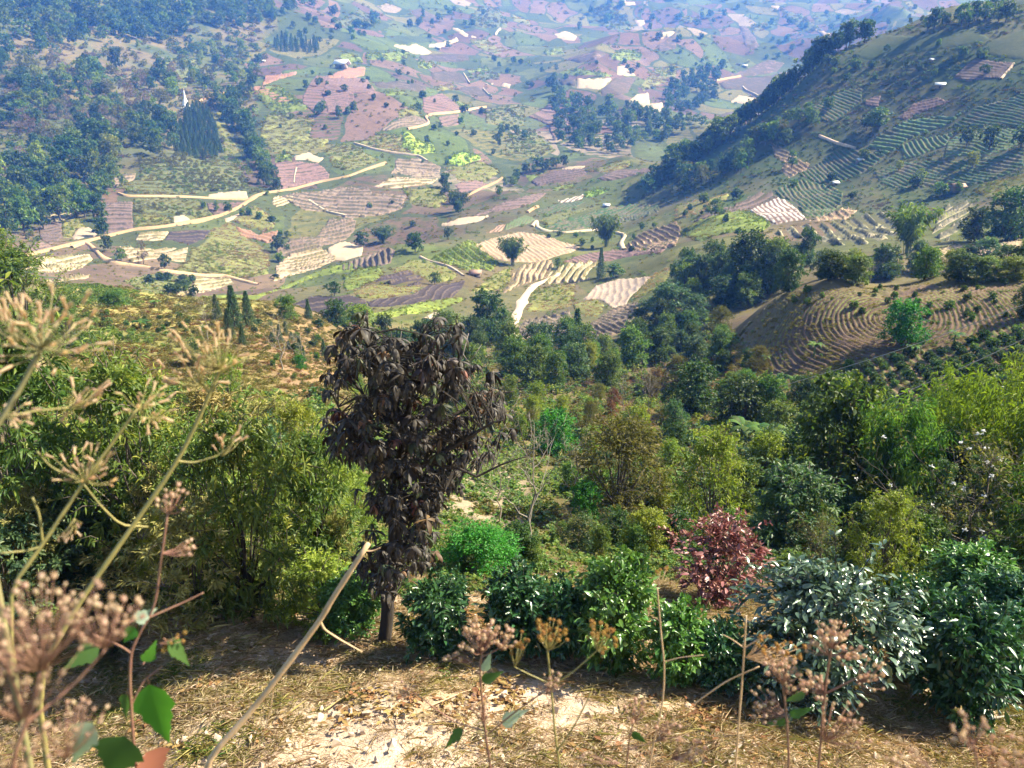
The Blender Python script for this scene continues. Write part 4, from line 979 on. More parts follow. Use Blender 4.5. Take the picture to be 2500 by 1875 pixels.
def make_banana(key, nl=9):
    tb = MB(); tb.tube([(0, 0, -0.03), (0.01, 0, 0.3), (0.0, 0.01, 0.55)], [0.05, 0.042, 0.025], 8)
    PROTO[key] = [('trunk', tb.mesh('trunk', CULM, True))]
    for k in range(nl):
        a = k * 2.4; up = random.uniform(0.25, 0.6); mb = MB(); segs = 9; L = random.uniform(0.5, 0.65)
        t = np.linspace(0, 1, segs); d = np.array([math.cos(a), math.sin(a), 0])
        c = np.array([0, 0, 0.5]) + d * (L * t * 0.8)[:, None] + np.array([0, 0, 1.0]) * (up * t * 1.2 - 0.95 * up * t ** 2.2 - 0.12 * t ** 3)[:, None]
        wd = 0.095 * np.sin(np.clip(t * 1.05 + 0.05, 0, 1) * math.pi) ** 0.6 + 0.004
        sd = np.array([-math.sin(a), math.cos(a), 0])
        V = []; F_ = []
        for i in range(segs):
            V += [c[i] - sd * wd[i] - np.array([0, 0, wd[i] * .35]), c[i], c[i] + sd * wd[i] - np.array([0, 0, wd[i] * .35])]
            if i: F_ += [(3 * i - 3, 3 * i, 3 * i + 1, 3 * i - 2), (3 * i - 2, 3 * i + 1, 3 * i + 2, 3 * i - 1)]
        mb.add(V, None, F_, rng.random(len(F_)) * 0.3 + random.random() * 0.7)
        PROTO[key].append(('leaf', mb.mesh('leaf', LM['banana'], True)))
make_banana('banana0'); make_banana('banana1', 8)

def plant(key, x, y, h, wdt=None, name='tree', label=None, cat='tree', group=None, rot=None, sink=0.02, z=None):
    wdt = wdt or h * 0.9
    z = float(H(x, y)) if z is None else z
    rot = random.uniform(0, 6.28) if rot is None else rot
    t = thing(name, label, cat, (x, y, z - sink * h), rot, (wdt, wdt, h), group)
    for pn, me in PROTO[key]:
        o = link(pn, me, t)
        if me.get('stuff'): o['kind'] = 'stuff'
    return t
def put(key, u, v, hp, wp=None, name='tree', label=None, cat='tree', group=None, rr=(3, 4200), rot=None):
    """one plant: foot at the pixel (u, v) of the view, height and width in its pixels"""
    x, y, z, r = ground([u], [v], *rr); r = float(r[0])
    sl = math.hypot(r, float(z[0])) / (F / K) * 1.03
    return plant(key, float(x[0]), float(y[0]), hp * sl, (wp or hp * 0.9) * sl, name, label, cat, group, rot)
WOOD = []
def wood(poly, n, keys, hp, rr, gap=0.45):
    poly = np.array(poly, float); lo, hi = poly.min(0), poly.max(0); got = []; tries = 0
    while len(got) < n and tries < n * 30:
        tries += 1; p = lo + (hi - lo) * rng.random(2)
        if not inpoly(p[0], p[1], poly): continue
        h = random.uniform(*hp)
        if any(abs(p[0] - q[0]) < (h + q[2]) * 0.5 * gap and abs(p[1] - q[1]) < (h + q[2]) * 0.5 * gap * 0.45 for q in got): continue
        got.append((p[0], p[1], h))
    q = np.array(got); x, y, z, r = ground(q[:, 0], q[:, 1], *rr); sl = np.hypot(r, z) / (F / K)
    for i in range(len(q)):
        s = q[i, 2] * sl[i]; w_ = s * random.uniform(.75, 1.1); WOOD.append((random.choice(keys), (x[i], y[i], z[i] - .03 * s), (w_, w_, s), random.uniform(0, 6.28)))
def wood_strip(pts, n, jit, keys, hp, rr):
    p = np.array(pts, float); L = np.r_[0, np.cumsum(np.hypot(*np.diff(p, axis=0).T))]
    for i in range(n):
        s = L[-1] * (i + random.random()) / n; u = np.interp(s, L, p[:, 0]) + random.gauss(0, jit); v = np.interp(s, L, p[:, 1]) + random.gauss(0, jit * 0.6); h = random.uniform(*hp)
        wood([(u - 1, v - 1), (u + 1, v - 1), (u + 1, v + 1), (u - 1, v + 1)], 1, keys, (h, h + .1), rr)
def scatter(poly, n, keys, hp, label, group, name='tree', cat='tree', rr=(20, 4200), gap=0.6, ratio=(0.75, 1.15)):
    """n plants with their feet inside the view polygon, hp = (least, most) height in view pixels"""
    poly = np.array(poly, float); lo, hi = poly.min(0), poly.max(0); got = []; tries = 0
    while len(got) < n and tries < n * 40:
        tries += 1
        p = lo + (hi - lo) * rng.random(2)
        if not inpoly(p[0], p[1], poly): continue
        h = random.uniform(*hp)
        if any(abs(p[0] - q[0]) < (h + q[2]) * 0.5 * gap and abs(p[1] - q[1]) < (h + q[2]) * 0.5 * gap * 0.45 for q in got): continue
        got.append((p[0], p[1], h))
    place(got, keys, ratio, name, label, cat, group, rr)
    return len(got)
ORD = 'leftmost,second from left,third from left,fourth from left,fifth from left,sixth from left,seventh from left,eighth from left,ninth from left,tenth from left'.split(',') + [f'{q}{"st" if q % 10 == 1 and q != 11 else "nd" if q % 10 == 2 and q != 12 else "rd" if q % 10 == 3 and q != 13 else "th"} from left' for q in range(11, 70)]
def place(got, keys, ratio, name, label, cat, group, rr):
    got = sorted(got)
    for i, (u, v, h) in enumerate(got):
        lab = label if len(got) > 62 or h < 15 else label + ', ' + ('rightmost' if i == len(got) - 1 else ORD[i])
        put(random.choice(keys), u, v, h, h * random.uniform(*ratio), name, lab, cat, group, rr)
def strip(pts, n, jit, keys, hp, label, group, name='tree', cat='tree', rr=(20, 4200), ratio=(0.7, 1.1)):
    p = np.array(pts, float); L = np.r_[0, np.cumsum(np.hypot(*np.diff(p, axis=0).T))]
    got = []
    for i in range(n):
        s = L[-1] * (i + random.random()) / n; u = np.interp(s, L, p[:, 0]) + random.gauss(0, jit); v = np.interp(s, L, p[:, 1]) + random.gauss(0, jit * 0.6)
        got.append((u, v, random.uniform(*hp)))
    place(got, keys, ratio, name, label, cat, group, rr)
# ------------------------------------------------------------------ far and middle-distance trees
FD = ['far_dark0', 'far_dark1', 'far_dark2']; FMi = ['far_mid0', 'far_mid1', 'far_mid2']; FB = ['far_blue0', 'far_blue1']
FL = ['far_lime0', 'far_lime1']; FO = ['far_olive0', 'far_olive1']; FX = ['far_bare0', 'far_bare1']
BU = ['bush_dark0', 'bush_dark1', 'bush_mid0', 'bush_mid1']
RW = (240, 1400)
g = 'trees of the hazy wood on the left hillside'
wood([(0,0),(380,0),(420,60),(380,100),(240,90),(100,120),(0,60)], 95, FB + FD + FMi, (24,44), RW)
wood([(380,0),(700,0),(640,40),(540,70),(430,60)], 57, FB + FD + FMi, (16,28), RW)
wood([(0,120),(150,150),(340,150),(420,190),(340,260),(230,330),(120,420),(0,430)], 120, FMi + FD + FO + FX + FX + FB + FL, (24,46), RW)
scatter([(0,400),(120,360),(240,330),(250,400),(190,470),(110,500),(0,520)], 42, FMi + FD + FMi + FL, (40,70), 'tall leafy tree at the lower edge of the left wood', g, rr=RW)
wood([(290,280),(370,260),(380,330),(330,345),(290,330)], 16, FMi + FD, (30,48), RW)
wood([(360,110),(560,110),(560,210),(460,230),(420,200),(400,160)], 57, FD + FMi + FO + FL, (14,28), RW)
strip([(490,220),(500,260),(540,310),(560,350),(580,400),(595,410)], 26, 10, FD + FMi, (26,44), 'tree in the wooded gully right of the pine grove', 'trees in the gully right of the pine grove', rr=RW)
wood_strip([(80,470),(140,430),(190,440),(220,500),(230,540)], 14, 9, FD + FMi, (26,42), RW)
strip([(430,445),(560,470),(600,500),(620,560),(600,600)], 12, 9, BU + FMi, (12,24), 'bush of the hedge below the dirt road bend', 'bushes below the dirt road bend', 'bush', 'bush', RW)
# the pointed grove of pines
grove = [(425,232),(445,240),(465,275),(480,335),(440,346),(378,338),(382,290),(400,250)]
scatter(grove, 140, ['conifer0', 'conifer1'], (17,24), 'slim dark pine of the pointed grove on the left hillside', 'pines of the pointed grove', 'pine_tree', 'tree', (350,900), 0.34, (0.45,0.6))
scatter([(588,95),(680,100),(690,115),(600,112)], 26, ['conifer0', 'conifer1'], (18,26), 'dark conifer of the row on the far upper slope', 'conifers in a row on the far slope', 'pine_tree', 'tree', (400,2000), 0.4, (0.35,0.5))
# the far middle
sc = [([(650,180),(760,200),(770,260),(660,260)],14,(14,26)),([(700,30),(820,40),(860,90),(720,90)],16,(12,22)),([(860,20),(1060,20),(1050,80),(900,90)],20,(10,20)),
      ([(900,200),(1050,230),(1060,330),(900,330)],18,(10,20)),([(1050,120),(1200,150),(1240,190),(1100,200)],18,(9,18)),([(1200,0),(1700,0),(1700,70),(1250,110)],40,(9,18)),
      ([(1640,60),(1800,10),(1850,60),(1760,110),(1650,140)],22,(9,18)),([(1850,10),(2050,0),(2000,50),(1880,70)],14,(9,16)),([(560,20),(760,20),(700,120),(600,90)],18,(10,20)),
      ([(760,100),(1000,100),(1000,180),(780,190)],12,(8,16)),([(1250,120),(1500,110),(1560,170),(1300,190)],16,(8,16))]
for i, (po, n_, hp) in enumerate(sc):
    wood(po, int(n_ * .75), FB + FD + BU, hp, (380, 4000))
g = 'trees in the dark ravine behind the spur'
wood([(1190,195),(1290,240),(1330,220),(1420,260),(1530,270),(1450,300),(1340,330),(1240,340),(1200,300)], 102, FD + FB + FMi, (20,34), (450,1500))
wood([(1440,180),(1560,150),(1540,230),(1430,260)], 40, FD + FB, (18,30), (500,1700))
g = 'trees along the stream behind the spur'
wood_strip([(1070,430),(1100,400),(1130,380),(1150,370),(1220,360)], 16, 6, FD + FMi, (18,30), (380,700))
wood_strip([(950,410),(980,440),(1000,460)], 6, 7, FD, (24,36), (330,600))
wood_strip([(1130,300),(1090,290),(1060,330)], 9, 12, FD + FB, (14,24), (420,900))
# right hill: the belt along its left edge and the scattered trees
g = 'trees of the belt along the right hill crest'
strip([(1395,420),(1440,380),(1500,345),(1560,300),(1620,250),(1680,200),(1740,150),(1800,115),(1860,85)], 62, 9, FD + FMi + FD, (34,52), 'dark tree of the belt climbing the left edge of the right hill', g, rr=(240,440))
strip([(1460,420),(1520,390),(1580,370),(1640,320),(1700,300)], 26, 12, FD + FMi + FO, (30,46), 'tree on the lower inner side of the right hill belt', g, rr=(240,440))
strip([(2000,70),(2050,55),(2090,50),(2130,45),(2180,45)], 12, 6, FD + FMi, (22,42), 'tree standing on the skyline top of the right hill', g, rr=(300,440))
wood([(1750,150),(1950,90),(2180,110),(2190,170),(2000,190),(1800,200)], 26, FD + BU, (12,22), (250,440))
wood([(1640,300),(1720,240),(1800,230),(1830,260),(1700,310)], 9, FD + FMi, (22,36), (250,440))
put('far_mid0',1895,285,44,62,'tree','broad bright tree with three crowns midway up the right hill',rr=R5)
put('far_dark1',1872,282,34,34,'tree','small dark tree left of the broad tree on the right hill',rr=R5)
put('far_dark0',2088,318,42,40,'tree','left one of the pair of round trees on the right hill',rr=R5)
put('far_dark2',2136,326,46,46,'tree','right one of the pair of round trees on the right hill',rr=R5)
put('far_dark1',2205,320,42,44,'tree','round tree at the right edge of the photo on the right hill',rr=R5)
put('far_lime0',2100,365,30,36,'tree','pale green low tree below the pair of round trees',rr=R5)
for u, v, h in ((1980,405,26),(1988,388,22),(2030,425,30),(1795,390,18),(1865,345,22),(1940,370,20),(1840,430,16),(1715,405,18),(1590,430,24),(1520,440,26),(2070,415,20)):
    put(random.choice(FL + BU), u, v, h, h, 'bush', 'pale bush scattered between the rows low on the right hill', 'bush', 'bushes low on the right hill', rr=R5)
put('far_mid1',1545,470,40,34,'tree','upright tree where the right hill meets the maize plots',rr=(200,420))
put('far_mid2',1710,365,36,24,'tree','narrow olive tree beside the pink terraces on the right hill',rr=R5)
# singles of the middle spur
put('bamboo0',1310,533,80,62,'bamboo','tall plumed bamboo by the bend of the winding track',cat='bamboo',rr=R3)
put('bamboo0',1108,573,72,62,'bamboo','spreading bamboo beside the straw covered field',cat='bamboo',rr=R3)
put('bamboo1',828,525,38,56,'bamboo','low bamboo clump at the left end of the spur crest',cat='bamboo',rr=(150,420))
put('far_dark0',968,518,28,22,'tree','small round lone tree on the bare spur crest',rr=R3)
put('far_dark1',897,545,44,48,'tree','dark dense tree on the spur crest above the green rows',rr=R3)
put('far_dark2',780,535,34,40,'tree','round dark tree beside the pale bare plot',rr=(150,420))
put('bamboo1',990,458,46,58,'bamboo','dark bushy bamboo beyond the spur at the stream',cat='bamboo',rr=(250,560))
put('conifer0',1297,600,64,24,'pine_tree','slim dark conifer beside the stepped pale field',rr=R4)
put('far_mid0',1325,600,30,56,'bush','rounded low bush right of the slim conifer',cat='bush',rr=R4)
put('far_mid1',940,615,28,30,'tree','small round tree at the edge of the dark stepped plot',rr=R4)
put('far_dark0',722,640,34,36,'tree','bluish small tree on the yellow green strip at left of the spur',rr=R4)
put('far_mid1',1205,580,24,20,'tree','small palm like tree at the top of the brown steps',rr=R4)
put('far_dark0',358,585,36,26,'tree','dark upright tree with a long shadow by the lower dirt road',rr=(150,420))
put('far_bare0',310,570,48,30,'tree','tall thin crowned tree beside the lower dirt road',rr=(150,420))
put('far_mid2',262,565,26,26,'tree','small tree left of the thin crowned tree at the lower road',rr=(150,420))
put('far_dark1',600,545,36,34,'tree','dark tree by the reddish bank right of the maize field',rr=(150,520))
scatter([(310,610),(430,600),(480,630),(420,645),(330,640)], 12, BU, (14,26), 'dark bush in the hollow behind the brown left hill', 'bushes in the hollow behind the left hill', 'bush', 'bush', (150,420), 0.5)
scatter([(1060,330),(1000,210),(640,100),(560,450),(900,500)], 26, BU + ['bush_lime0'], (7,14), 'small bush dotted over the far fields', 'bushes dotted over the far fields', 'bush', 'bush', (330,1500), 0.5)
scatter([(1400,470),(1700,420),(1660,500),(1400,540),(1230,560),(1150,520)], 22, BU, (9,18), 'low bush on the field edges of the middle spur', 'bushes on the middle spur', 'bush', 'bush', R3, 0.5)
MD = ['mid_dark0', 'mid_dark1', 'mid_blue0']; MM = ['mid_mid0', 'mid_mid1']; ML = ['mid_lime0', 'mid_lime1']
RM = (45, 330); RB = (84, 330)
put('mid_dark0',1050,742,112,112,'tree','big round dark green tree beside the cream path',rr=RM)
put('mid_mid0',1085,735,70,70,'tree','lighter tree leaning against the big round tree by the cream path',rr=RM)
put('poplar0',1246,742,76,44,'tree','narrow dark oval tree standing between the two ploughed terraces',rr=RM)
for u, v, h, w_, k_, l_ in ((1540,612,86,90,'mid_dark0','dark leafy tree at the left of the big clump above the round hill'),(1610,628,118,130,'mid_dark1','largest dark tree of the clump above the round hill'),
      (1672,622,100,96,'mid_mid0','lighter right hand tree of the big clump above the round hill'),(1478,640,70,76,'mid_mid1','leafy tree low at the left end of the big clump'),(1560,665,66,90,'mid_dark1','spreading dark tree in front of the big clump'),
      (1440,700,90,110,'mid_blue0','broad blue green tree right of the ploughed terraces'),(1500,700,60,80,'mid_blue1','low blue green tree beside the broad one right of the terraces'),
      (1738,575,74,58,'mid_dark0','upright dark tree beside the short white path'),(1790,605,56,76,'mid_dark1','dark tree right of the short white path'),(1815,602,40,50,'bush_lime0','bright lime bush among the dark trees behind the round hill'),
      (1850,612,56,74,'mid_mid0','leafy tree left of centre in the row behind the round hill'),(1905,604,66,76,'mid_dark0','tall dark tree in the row behind the round hill'),(1995,605,62,70,'mid_mid1','yellowish topped tree in the row behind the round hill'),
      (2070,608,52,80,'mid_dark1','wide dark tree near the right end of the row behind the round hill'),(2130,606,44,70,'mid_mid0','bright green bush like tree near the right end of the row'),(2190,602,40,80,'mid_lime0','low light green bush at the far right end of the row'),
      (2105,522,62,70,'mid_dark0','dark tree left in the group right of the plumed bamboo'),(2170,522,92,110,'mid_dark1','large dark tree right of the plumed bamboo'),(2225,512,70,80,'mid_dark0','dark tree at the right photo edge above the straw field')):
    put(k_, u, v, h, w_, 'tree', l_, rr=RM)
scatter([(1470,610),(1700,590),(1705,640),(1560,680),(1450,670)], 12, MD + MM, (60,100), 'leafy tree of the big clump above the round hill', 'trees of the big clump above the round hill', rr=(84,330), gap=0.4)
scatter([(1730,598),(2212,575),(2225,596),(1740,606)], 14, MD + MM + ['mid_lime0'], (38,62), 'leafy tree of the row behind the round hill', 'trees of the row behind the round hill', rr=(84,330), gap=0.4)
put('bamboo0',1958,548,112,100,'bamboo','big plumed bamboo rising beside the grey stepped field',cat='bamboo',rr=RM)
put('mid_vivid0',1942,748,92,98,'tree','vivid green round tree alone on the round terraced hill',rr=HR)
put('mid_dark1',2212,690,60,50,'tree','dark tree cut by the right edge on the round hill',rr=HR)
put('bare1',1960,560,0.1,0.1,'tree','x') if False else None
put('bare0',1880,612,50,50,'tree','leafless pale tree in the row behind the round hill',rr=RM)
for i, (u, v, h, l_) in enumerate(((2003,895-4,46,'yellow green banana plant low on the round hill'),(1940+30,770,34,'small banana plant right below the vivid green tree'),(2320*0+1990+335-0,690,30,'x'),(1758,770,44,'banana plant left on the lower terraces of the round hill'),(1710,845,50,'drooping dry banana plant at the foot of the round hill'),(1650,790,34,'small banana plant at the left foot of the round hill'),(2060,745,40,'slim banana plant in the rows of the round hill'))):
    if l_ == 'x' or i == 0: continue
    put(f'banana{i % 2}', u, v, h, h, 'banana_plant', l_, 'banana plant', rr=HR)
scatter([(1640,640),(1900,620),(2180,610),(2190,700),(2020,700),(1850,690)], 34, BU, (9,20), 'small dark shrub between the contour rows of the round hill', 'shrubs on the round hill', 'shrub', 'shrub', HR, 0.7)
# rows of bushy crop plants on the lower right hill
cx0 = 0
for i in range(19):
    for j in range(24):
        u = 1700 + i * 30 + j * 9 + random.uniform(-3, 3); v = 830 - i * 11 + j * 11.5 + random.uniform(-3, 3) + 0.0
        p = [zpt(6, *q) for q in [(900,870),(1110,760),(1620,680),(1910,600),(2203,520),(2230,850),(1700,1080),(1400,1130),(1200,1100),(1000,920)]]
        if not inpoly(u, v, p): continue
        if random.random() < 0.10: continue
        h = random.uniform(20, 29)
        x, y, z, r = ground([u], [v], *HR); sl = math.hypot(float(r[0]), float(z[0])) / (F / K)
        o = link('coffee_shrub', PROTO[random.choice(BU[:2] + BU[:3])][1][1], None, 'waist high green shrub planted in the straight rows below the round hill', 'shrub', 'shrubs planted in rows below the round hill')
        o.location = (float(x[0]), float(y[0]), float(z[0]) - 0.1); o.scale = (h * sl, h * sl, h * sl); o.rotation_euler = (0, 0, random.uniform(0, 6))
# left brown hill: conifers, bare trees, small bushes
RL = (40, 135)
for u, v, h, l_ in ((508,712,92,'tallest dark conifer on the brown left hill'),(538,705,74,'second conifer just right of the tallest on the brown hill'),(470,690,52,'small conifer left of the tallest on the brown hill'),(496,728,60,'low bushy conifer in front of the tallest'),(667,690,44,'lone small conifer near the dark burnt field'),(525,745,44,'small conifer below the conifer pair'),(605,740,40,'little conifer on the orange terraces'),(700,770,38,'little conifer beside the wilted tree top'),(757,755,50,'conifer half hidden behind the wilted tree'),(770,700,44,'dark conifer right of the orange terraces'),(648,760,34,'tiny conifer low on the orange terraces')):
    put('mid_conifer0', u, v, h, h * 0.5, 'pine_tree', l_, rr=RL)
put('bare0',450,735,92,84,'tree','leafless tree left of the conifers on the brown hill',rr=RL)
put('bare1',610,800,120,110,'tree','pale leafless tree on the orange terraced slope',rr=RL)
put('bare0',655,790,70,66,'tree','smaller leafless tree right of the pale one',rr=RL)
put('mid_mid0',620,690,50,60,'tree','light green tree behind the conifers at the hill end',rr=RL)
put('mid_dark0',728,705,56,72,'tree','dark rounded tree at the right end of the brown hill',rr=RL)
put('mid_lime0',775,720,60,90,'tree','light green tree beside the long green strip',rr=(60,200))
put('banana0',305,712,30,44,'banana_plant','small banana plant on the brown hillside','banana plant',rr=RL)
put('banana1',335,665,22,30,'banana_plant','tiny banana plant near the brown hill crest','banana plant',rr=RL)
put('mid_dark1',420,788,46,50,'bush','dark round bush low on the brown hillside','bush',rr=RL)
put('mid_mid1',245,665,34,70,'bush','green shrub mound on the brown hill crest','bush',rr=RL)
put('mid_vivid0',650,800,34,30,'bush','bright green bush on the orange slope','bush',rr=RL)
scatter([(190,680),(420,690),(440,740),(200,735)], 34, BU, (9,17), 'small bush dotted on the brown hillside', 'small bushes on the brown hill', 'bush', 'bush', RL, 0.6)
scatter([(540,700),(690,700),(700,840),(600,820)], 26, BU + ['conifer0'], (12,22), 'small dark bush on the orange terraced slope', 'bushes on the orange slope', 'bush', 'bush', RL, 0.6)
# the wooded hollow in the middle
g = 'trees in the hollow behind the wilted tree'
scatter([(880,730),(1000,745),(1040,790),(900,800),(780,780)], 12, MD + MM, (50,84), 'leafy tree of the hollow just behind the wilted tree', g, rr=RM, gap=0.5)
scatter([(1060,775),(1150,755),(1330,770),(1380,800),(1340,850),(1150,840)], 16, MD + MM + MM, (56,92), 'round leafy tree in the hollow below the ploughed terraces', g, rr=RM, gap=0.5)
scatter([(1340,730),(1440,700),(1560,760),(1500,800),(1380,790)], 12, MD + ['mid_blue1'] + MM, (46,80), 'leafy tree on the slope right of the ploughed terraces', g, rr=RM, gap=0.5)
scatter([(1380,780),(1560,720),(1640,800),(1600,900),(1460,900)], 14, ['mid_olive0', 'mid_rust0', 'mid_dark0', 'mid_mid0'], (40,80), 'brownish scrubby tree at the left foot of the round hill', g, rr=RM, gap=0.5)
scatter([(1080,850),(1300,870),(1300,960),(1100,950)], 12, ['mid_lime0', 'mid_mid0', 'mid_olive0'], (40,70), 'yellow green bush on the grassy bank behind the wilted tree', 'bushes on the grassy bank', 'bush', 'bush', RM, 0.5)
scatter([(1290,820),(1420,800),(1440,940),(1320,940)], 8, ['mid_rust0', 'mid_olive0'], (34,60), 'dry brown bush on the bare bank left of the dark gully', 'dry bushes on the bare bank', 'bush', 'bush', RM, 0.5)
put('bare0',1400,900,110,70,'tree','thin leafless tree on the bare bank',rr=RM)
put('bare1',1345,895,90,60,'tree','small leafless tree left of the thin one on the bare bank',rr=RM)
put('mid_vivid0',1210,800,44,44,'tree','pale bright green small tree in the hollow',rr=RM)
put('mid_lime0',1272,800,62,56,'tree','pointed light green tree in the hollow',rr=RM)

# ------------------------------------------------------------------ near thickets: shrubs and small trees one by one
NR_ = (5, 60)
def near(lst, rr=NR_):
    for k_, u, v, h, w_, nm, ct, l_ in lst: put(k_, u, v, h, w_, nm, l_, ct, rr=rr)
near([
 ('mid_vivid0',1195,985,104,110,'tree','tree','bluish bright green round tree behind the leafless tree'),
 ('mid_olive0',1335,1120,220,250,'bush','bush','large feathery olive brown bush in the middle'),
 ('mid_vivid0',1262,1135,104,88,'bush','bush','vivid green upright bush beside the olive brown one'),
 ('near_narrow2',1528,1170,240,190,'bush','bush','tall vine covered yellow green bush left of the blue green mound'),
 ('mid_mid1',1590,1120,130,110,'bush','bush','mid green bush tucked behind the vine covered bush'),
 ('near_blue0',1695,1190,180,220,'bush','bush','rounded blue green bush in front of the dark ivy tree'),
 ('mid_lime0',1395,1195,100,120,'bush','bush','rounded yellow green bush above the tea row'),
 ('mid_dark0',1330,1185,90,90,'bush','bush','dark rounded bush left of the yellow green one'),
 ('mid_dark1',1450,1190,90,100,'bush','bush','dark bush between the yellow green bush and the red one'),
 ('mid_dark0',1790,1130,290,230,'tree','tree','tall black green ivy clad tree on the right slope'),
 ('near_bamboo1',1905,1130,280,220,'bamboo','bamboo','light green bamboo right of the ivy clad tree'),
 ('near_bamboo0',1850,1000,170,120,'bamboo','bamboo','bright green bamboo tip rising against the crop rows'),
 ('near_bamboo0',2040,1050,240,150,'bamboo','bamboo','yellow green bamboo plume before the crop rows'),
 ('near_bamboo0',2160,1140,330,230,'bamboo','bamboo','big yellow green bamboo at the right edge'),
 ('near_bamboo0',2240,1010,230,170,'bamboo','bamboo','upper bamboo plume cut by the right edge'),
 ('blossom0',2070,1235,290,330,'shrub','shrub','twiggy brown shrub with white blossoms on the right'),
 ('near_bamboo1',2215,1260,240,200,'bamboo','bamboo','green bamboo thicket below the blossoming shrub at the right edge'),
 ('near_narrow2',1900,1262,190,160,'tree','tree','slender yellow green young tree above the right tea bushes'),
 ('mid_dark1',1760,1010,130,150,'bush','bush','dark leafy bush at the foot of the crop rows'),
 ('mid_dark0',1600,930,110,130,'bush','bush','black green bush in the shady gully left of the banana plants'),
 ('mid_dark1',1500,900,120,140,'bush','bush','dark bush at the top of the shady gully'),
 ('mid_blue0',1660,1040,120,120,'bush','bush','blue green bush below the banana plants'),
 ('mid_mid0',1960,1230,120,130,'bush','bush','green bush left of the blossoming shrub'),
 ('mid_dark0',1860,1210,120,130,'bush','bush','dark bush behind the slender young tree'),
 ('twiggy0',1250,1200,110,140,'shrub','shrub','grey twiggy leafless shrub above the tea row'),
 ('twiggy0',1770,1230,130,120,'shrub','shrub','thin twiggy shrub right of the red leaved bush'),
 ('near_narrow1',690,1220,290,220,'bush','bush','leafy shrub close behind the wilted tree on its left'),
 ('near_narrow2',772,1140,150,120,'bush','bush','bright yellow green bush seen left of the wilted trunk'),
 ('near_narrow1',555,1345,440,280,'tree','tree','slim dark trunked tree with glossy narrow leaves left of the wilted tree'),
 ('near_narrow0',320,1190,380,300,'tree','tree','yellow topped leafy tree in the left thicket'),
 ('near_narrow2',260,1270,330,250,'tree','tree','yellowish small tree in the middle of the left thicket'),
 ('near_narrow0',95,1200,430,330,'tree','tree','broad leafy tree at the left edge of the thicket'),
 ('near_narrow0',-60,1180,520,420,'tree','tree','leafy tree cut by the left edge'),
 ('near_blue0',170,1300,220,260,'bush','bush','blue green bush low in the left thicket'),
 ('near_blue0',40,1330,200,240,'bush','bush','blue green bush at the lower left edge'),
 ('near_weed0',420,1330,240,300,'bush','bush','brownish weedy bush with yellow leaves left of the slim tree'),
 ('near_weed0',300,1370,190,280,'bush','bush','tangled yellowish weeds at the edge of the straw slope'),
 ('near_narrow2',700,1350,150,220,'bush','bush','fresh light green shrub left of the wilted trunk'),
 ('near_tea2',760,1360,120,160,'bush','bush','small glossy shrub at the foot of the wilted trunk'),
 ('near_narrow0',460,1200,260,220,'bush','bush','green bush between the two leafy left trees'),
 ('near_weed0',480,1080,240,260,'bush','bush','pale dry weeds rising behind the left thicket'),
 ('near_weed0',600,1010,150,200,'bush','bush','dry yellow weeds on the slope under the brown hill'),
 ('near_narrow2',650,1060,190,160,'bush','bush','yellowish leafed bush behind the dark shrub'),
 ('near_narrow2',500,890,120,90,'bush','bush','young yellow green sapling above the dry weeds'),
 ('bare0',1146,1205,330,230,'tree','tree','bare grey tree standing over the pale plot'),
 ('bare1',1080,1135,200,150,'tree','tree','small bare tree in the pale plot'),
 ('bare1',1240,1120,190,180,'tree','tree','leafless tree right of the bare grey one'),
 ('near_fine0',1032,1240,118,190,'bush','bush','fine leaved vivid green bush above the tea row'),
 ('mid_dark0',1120,1215,90,110,'bush','bush','dark bush right of the fine leaved green bush'),
])
put('near_narrow0',60,760,190,210,'tree','leafy tree on the upper left edge below the far road',rr=(20,90))
put('near_narrow2',-10,720,230,180,'tree','tree with yellow green tip at the left edge',rr=(12,60))
put('near_narrow0',150,770,120,140,'bush','green bush right of the upper left trees','bush',rr=(20,90))
for i, (u, v, h, l_) in enumerate(((1600,960,80,'broad banana plant above the dark gully'),(1650,985,95,'tall banana plant left of the ivy clad tree'),(1690,960,70,'small banana plant at the gully edge'),(1720,1060,85,'banana plant before the ivy clad tree'),(1960,1230,70,'young banana plant with one bright leaf by the slender tree'))):
    put(f'banana{i % 2}', u, v, h, h * 1.1, 'banana_plant', l_, 'banana plant', rr=(10, 70))
g = 'undergrowth shrubs on the right slope'
scatter([(1480,960),(1750,900),(2230,960),(2230,1240),(1750,1230),(1480,1150)], 34, ['mid_dark0','mid_dark1','mid_mid0','mid_blue0','mid_mid1','mid_lime1'], (70,130), 'leafy undergrowth shrub on the right slope', g, 'shrub', 'shrub', (12,60), 0.5)
scatter([(930,1160),(1300,1170),(1450,1210),(1450,1260),(1000,1260)], 10, ['mid_dark0','mid_mid0','mid_blue1'], (50,90), 'low leafy shrub just above the tea row', 'low shrubs above the tea row', 'shrub', 'shrub', (8,40), 0.5)
scatter([(1180,960),(1480,930),(1480,1100),(1200,1100)], 12, ['mid_mid0','mid_blue1','mid_olive0','mid_lime1','mid_dark0'], (60,110), 'leafy shrub around the feathery olive brown bush', 'shrubs around the olive brown bush', 'shrub', 'shrub', (15,60), 0.5)
scatter([(0,980),(450,1030),(760,1060),(760,1240),(500,1280),(0,1280)], 26, ['near_narrow0','near_narrow1','near_narrow2','near_blue0','near_weed0','near_weed0'], (90,190), 'leafy undergrowth shrub of the left thicket', 'undergrowth shrubs of the left thicket', 'shrub', 'shrub', (9,50), 0.6)
scatter([(760,800),(1060,820),(1080,960),(900,980),(760,900)], 10, ['mid_mid0','mid_lime1','mid_dark0'], (50,90), 'leafy shrub behind the wilted tree crown', 'shrubs behind the wilted tree', 'shrub', 'shrub', (20,110), 0.6)
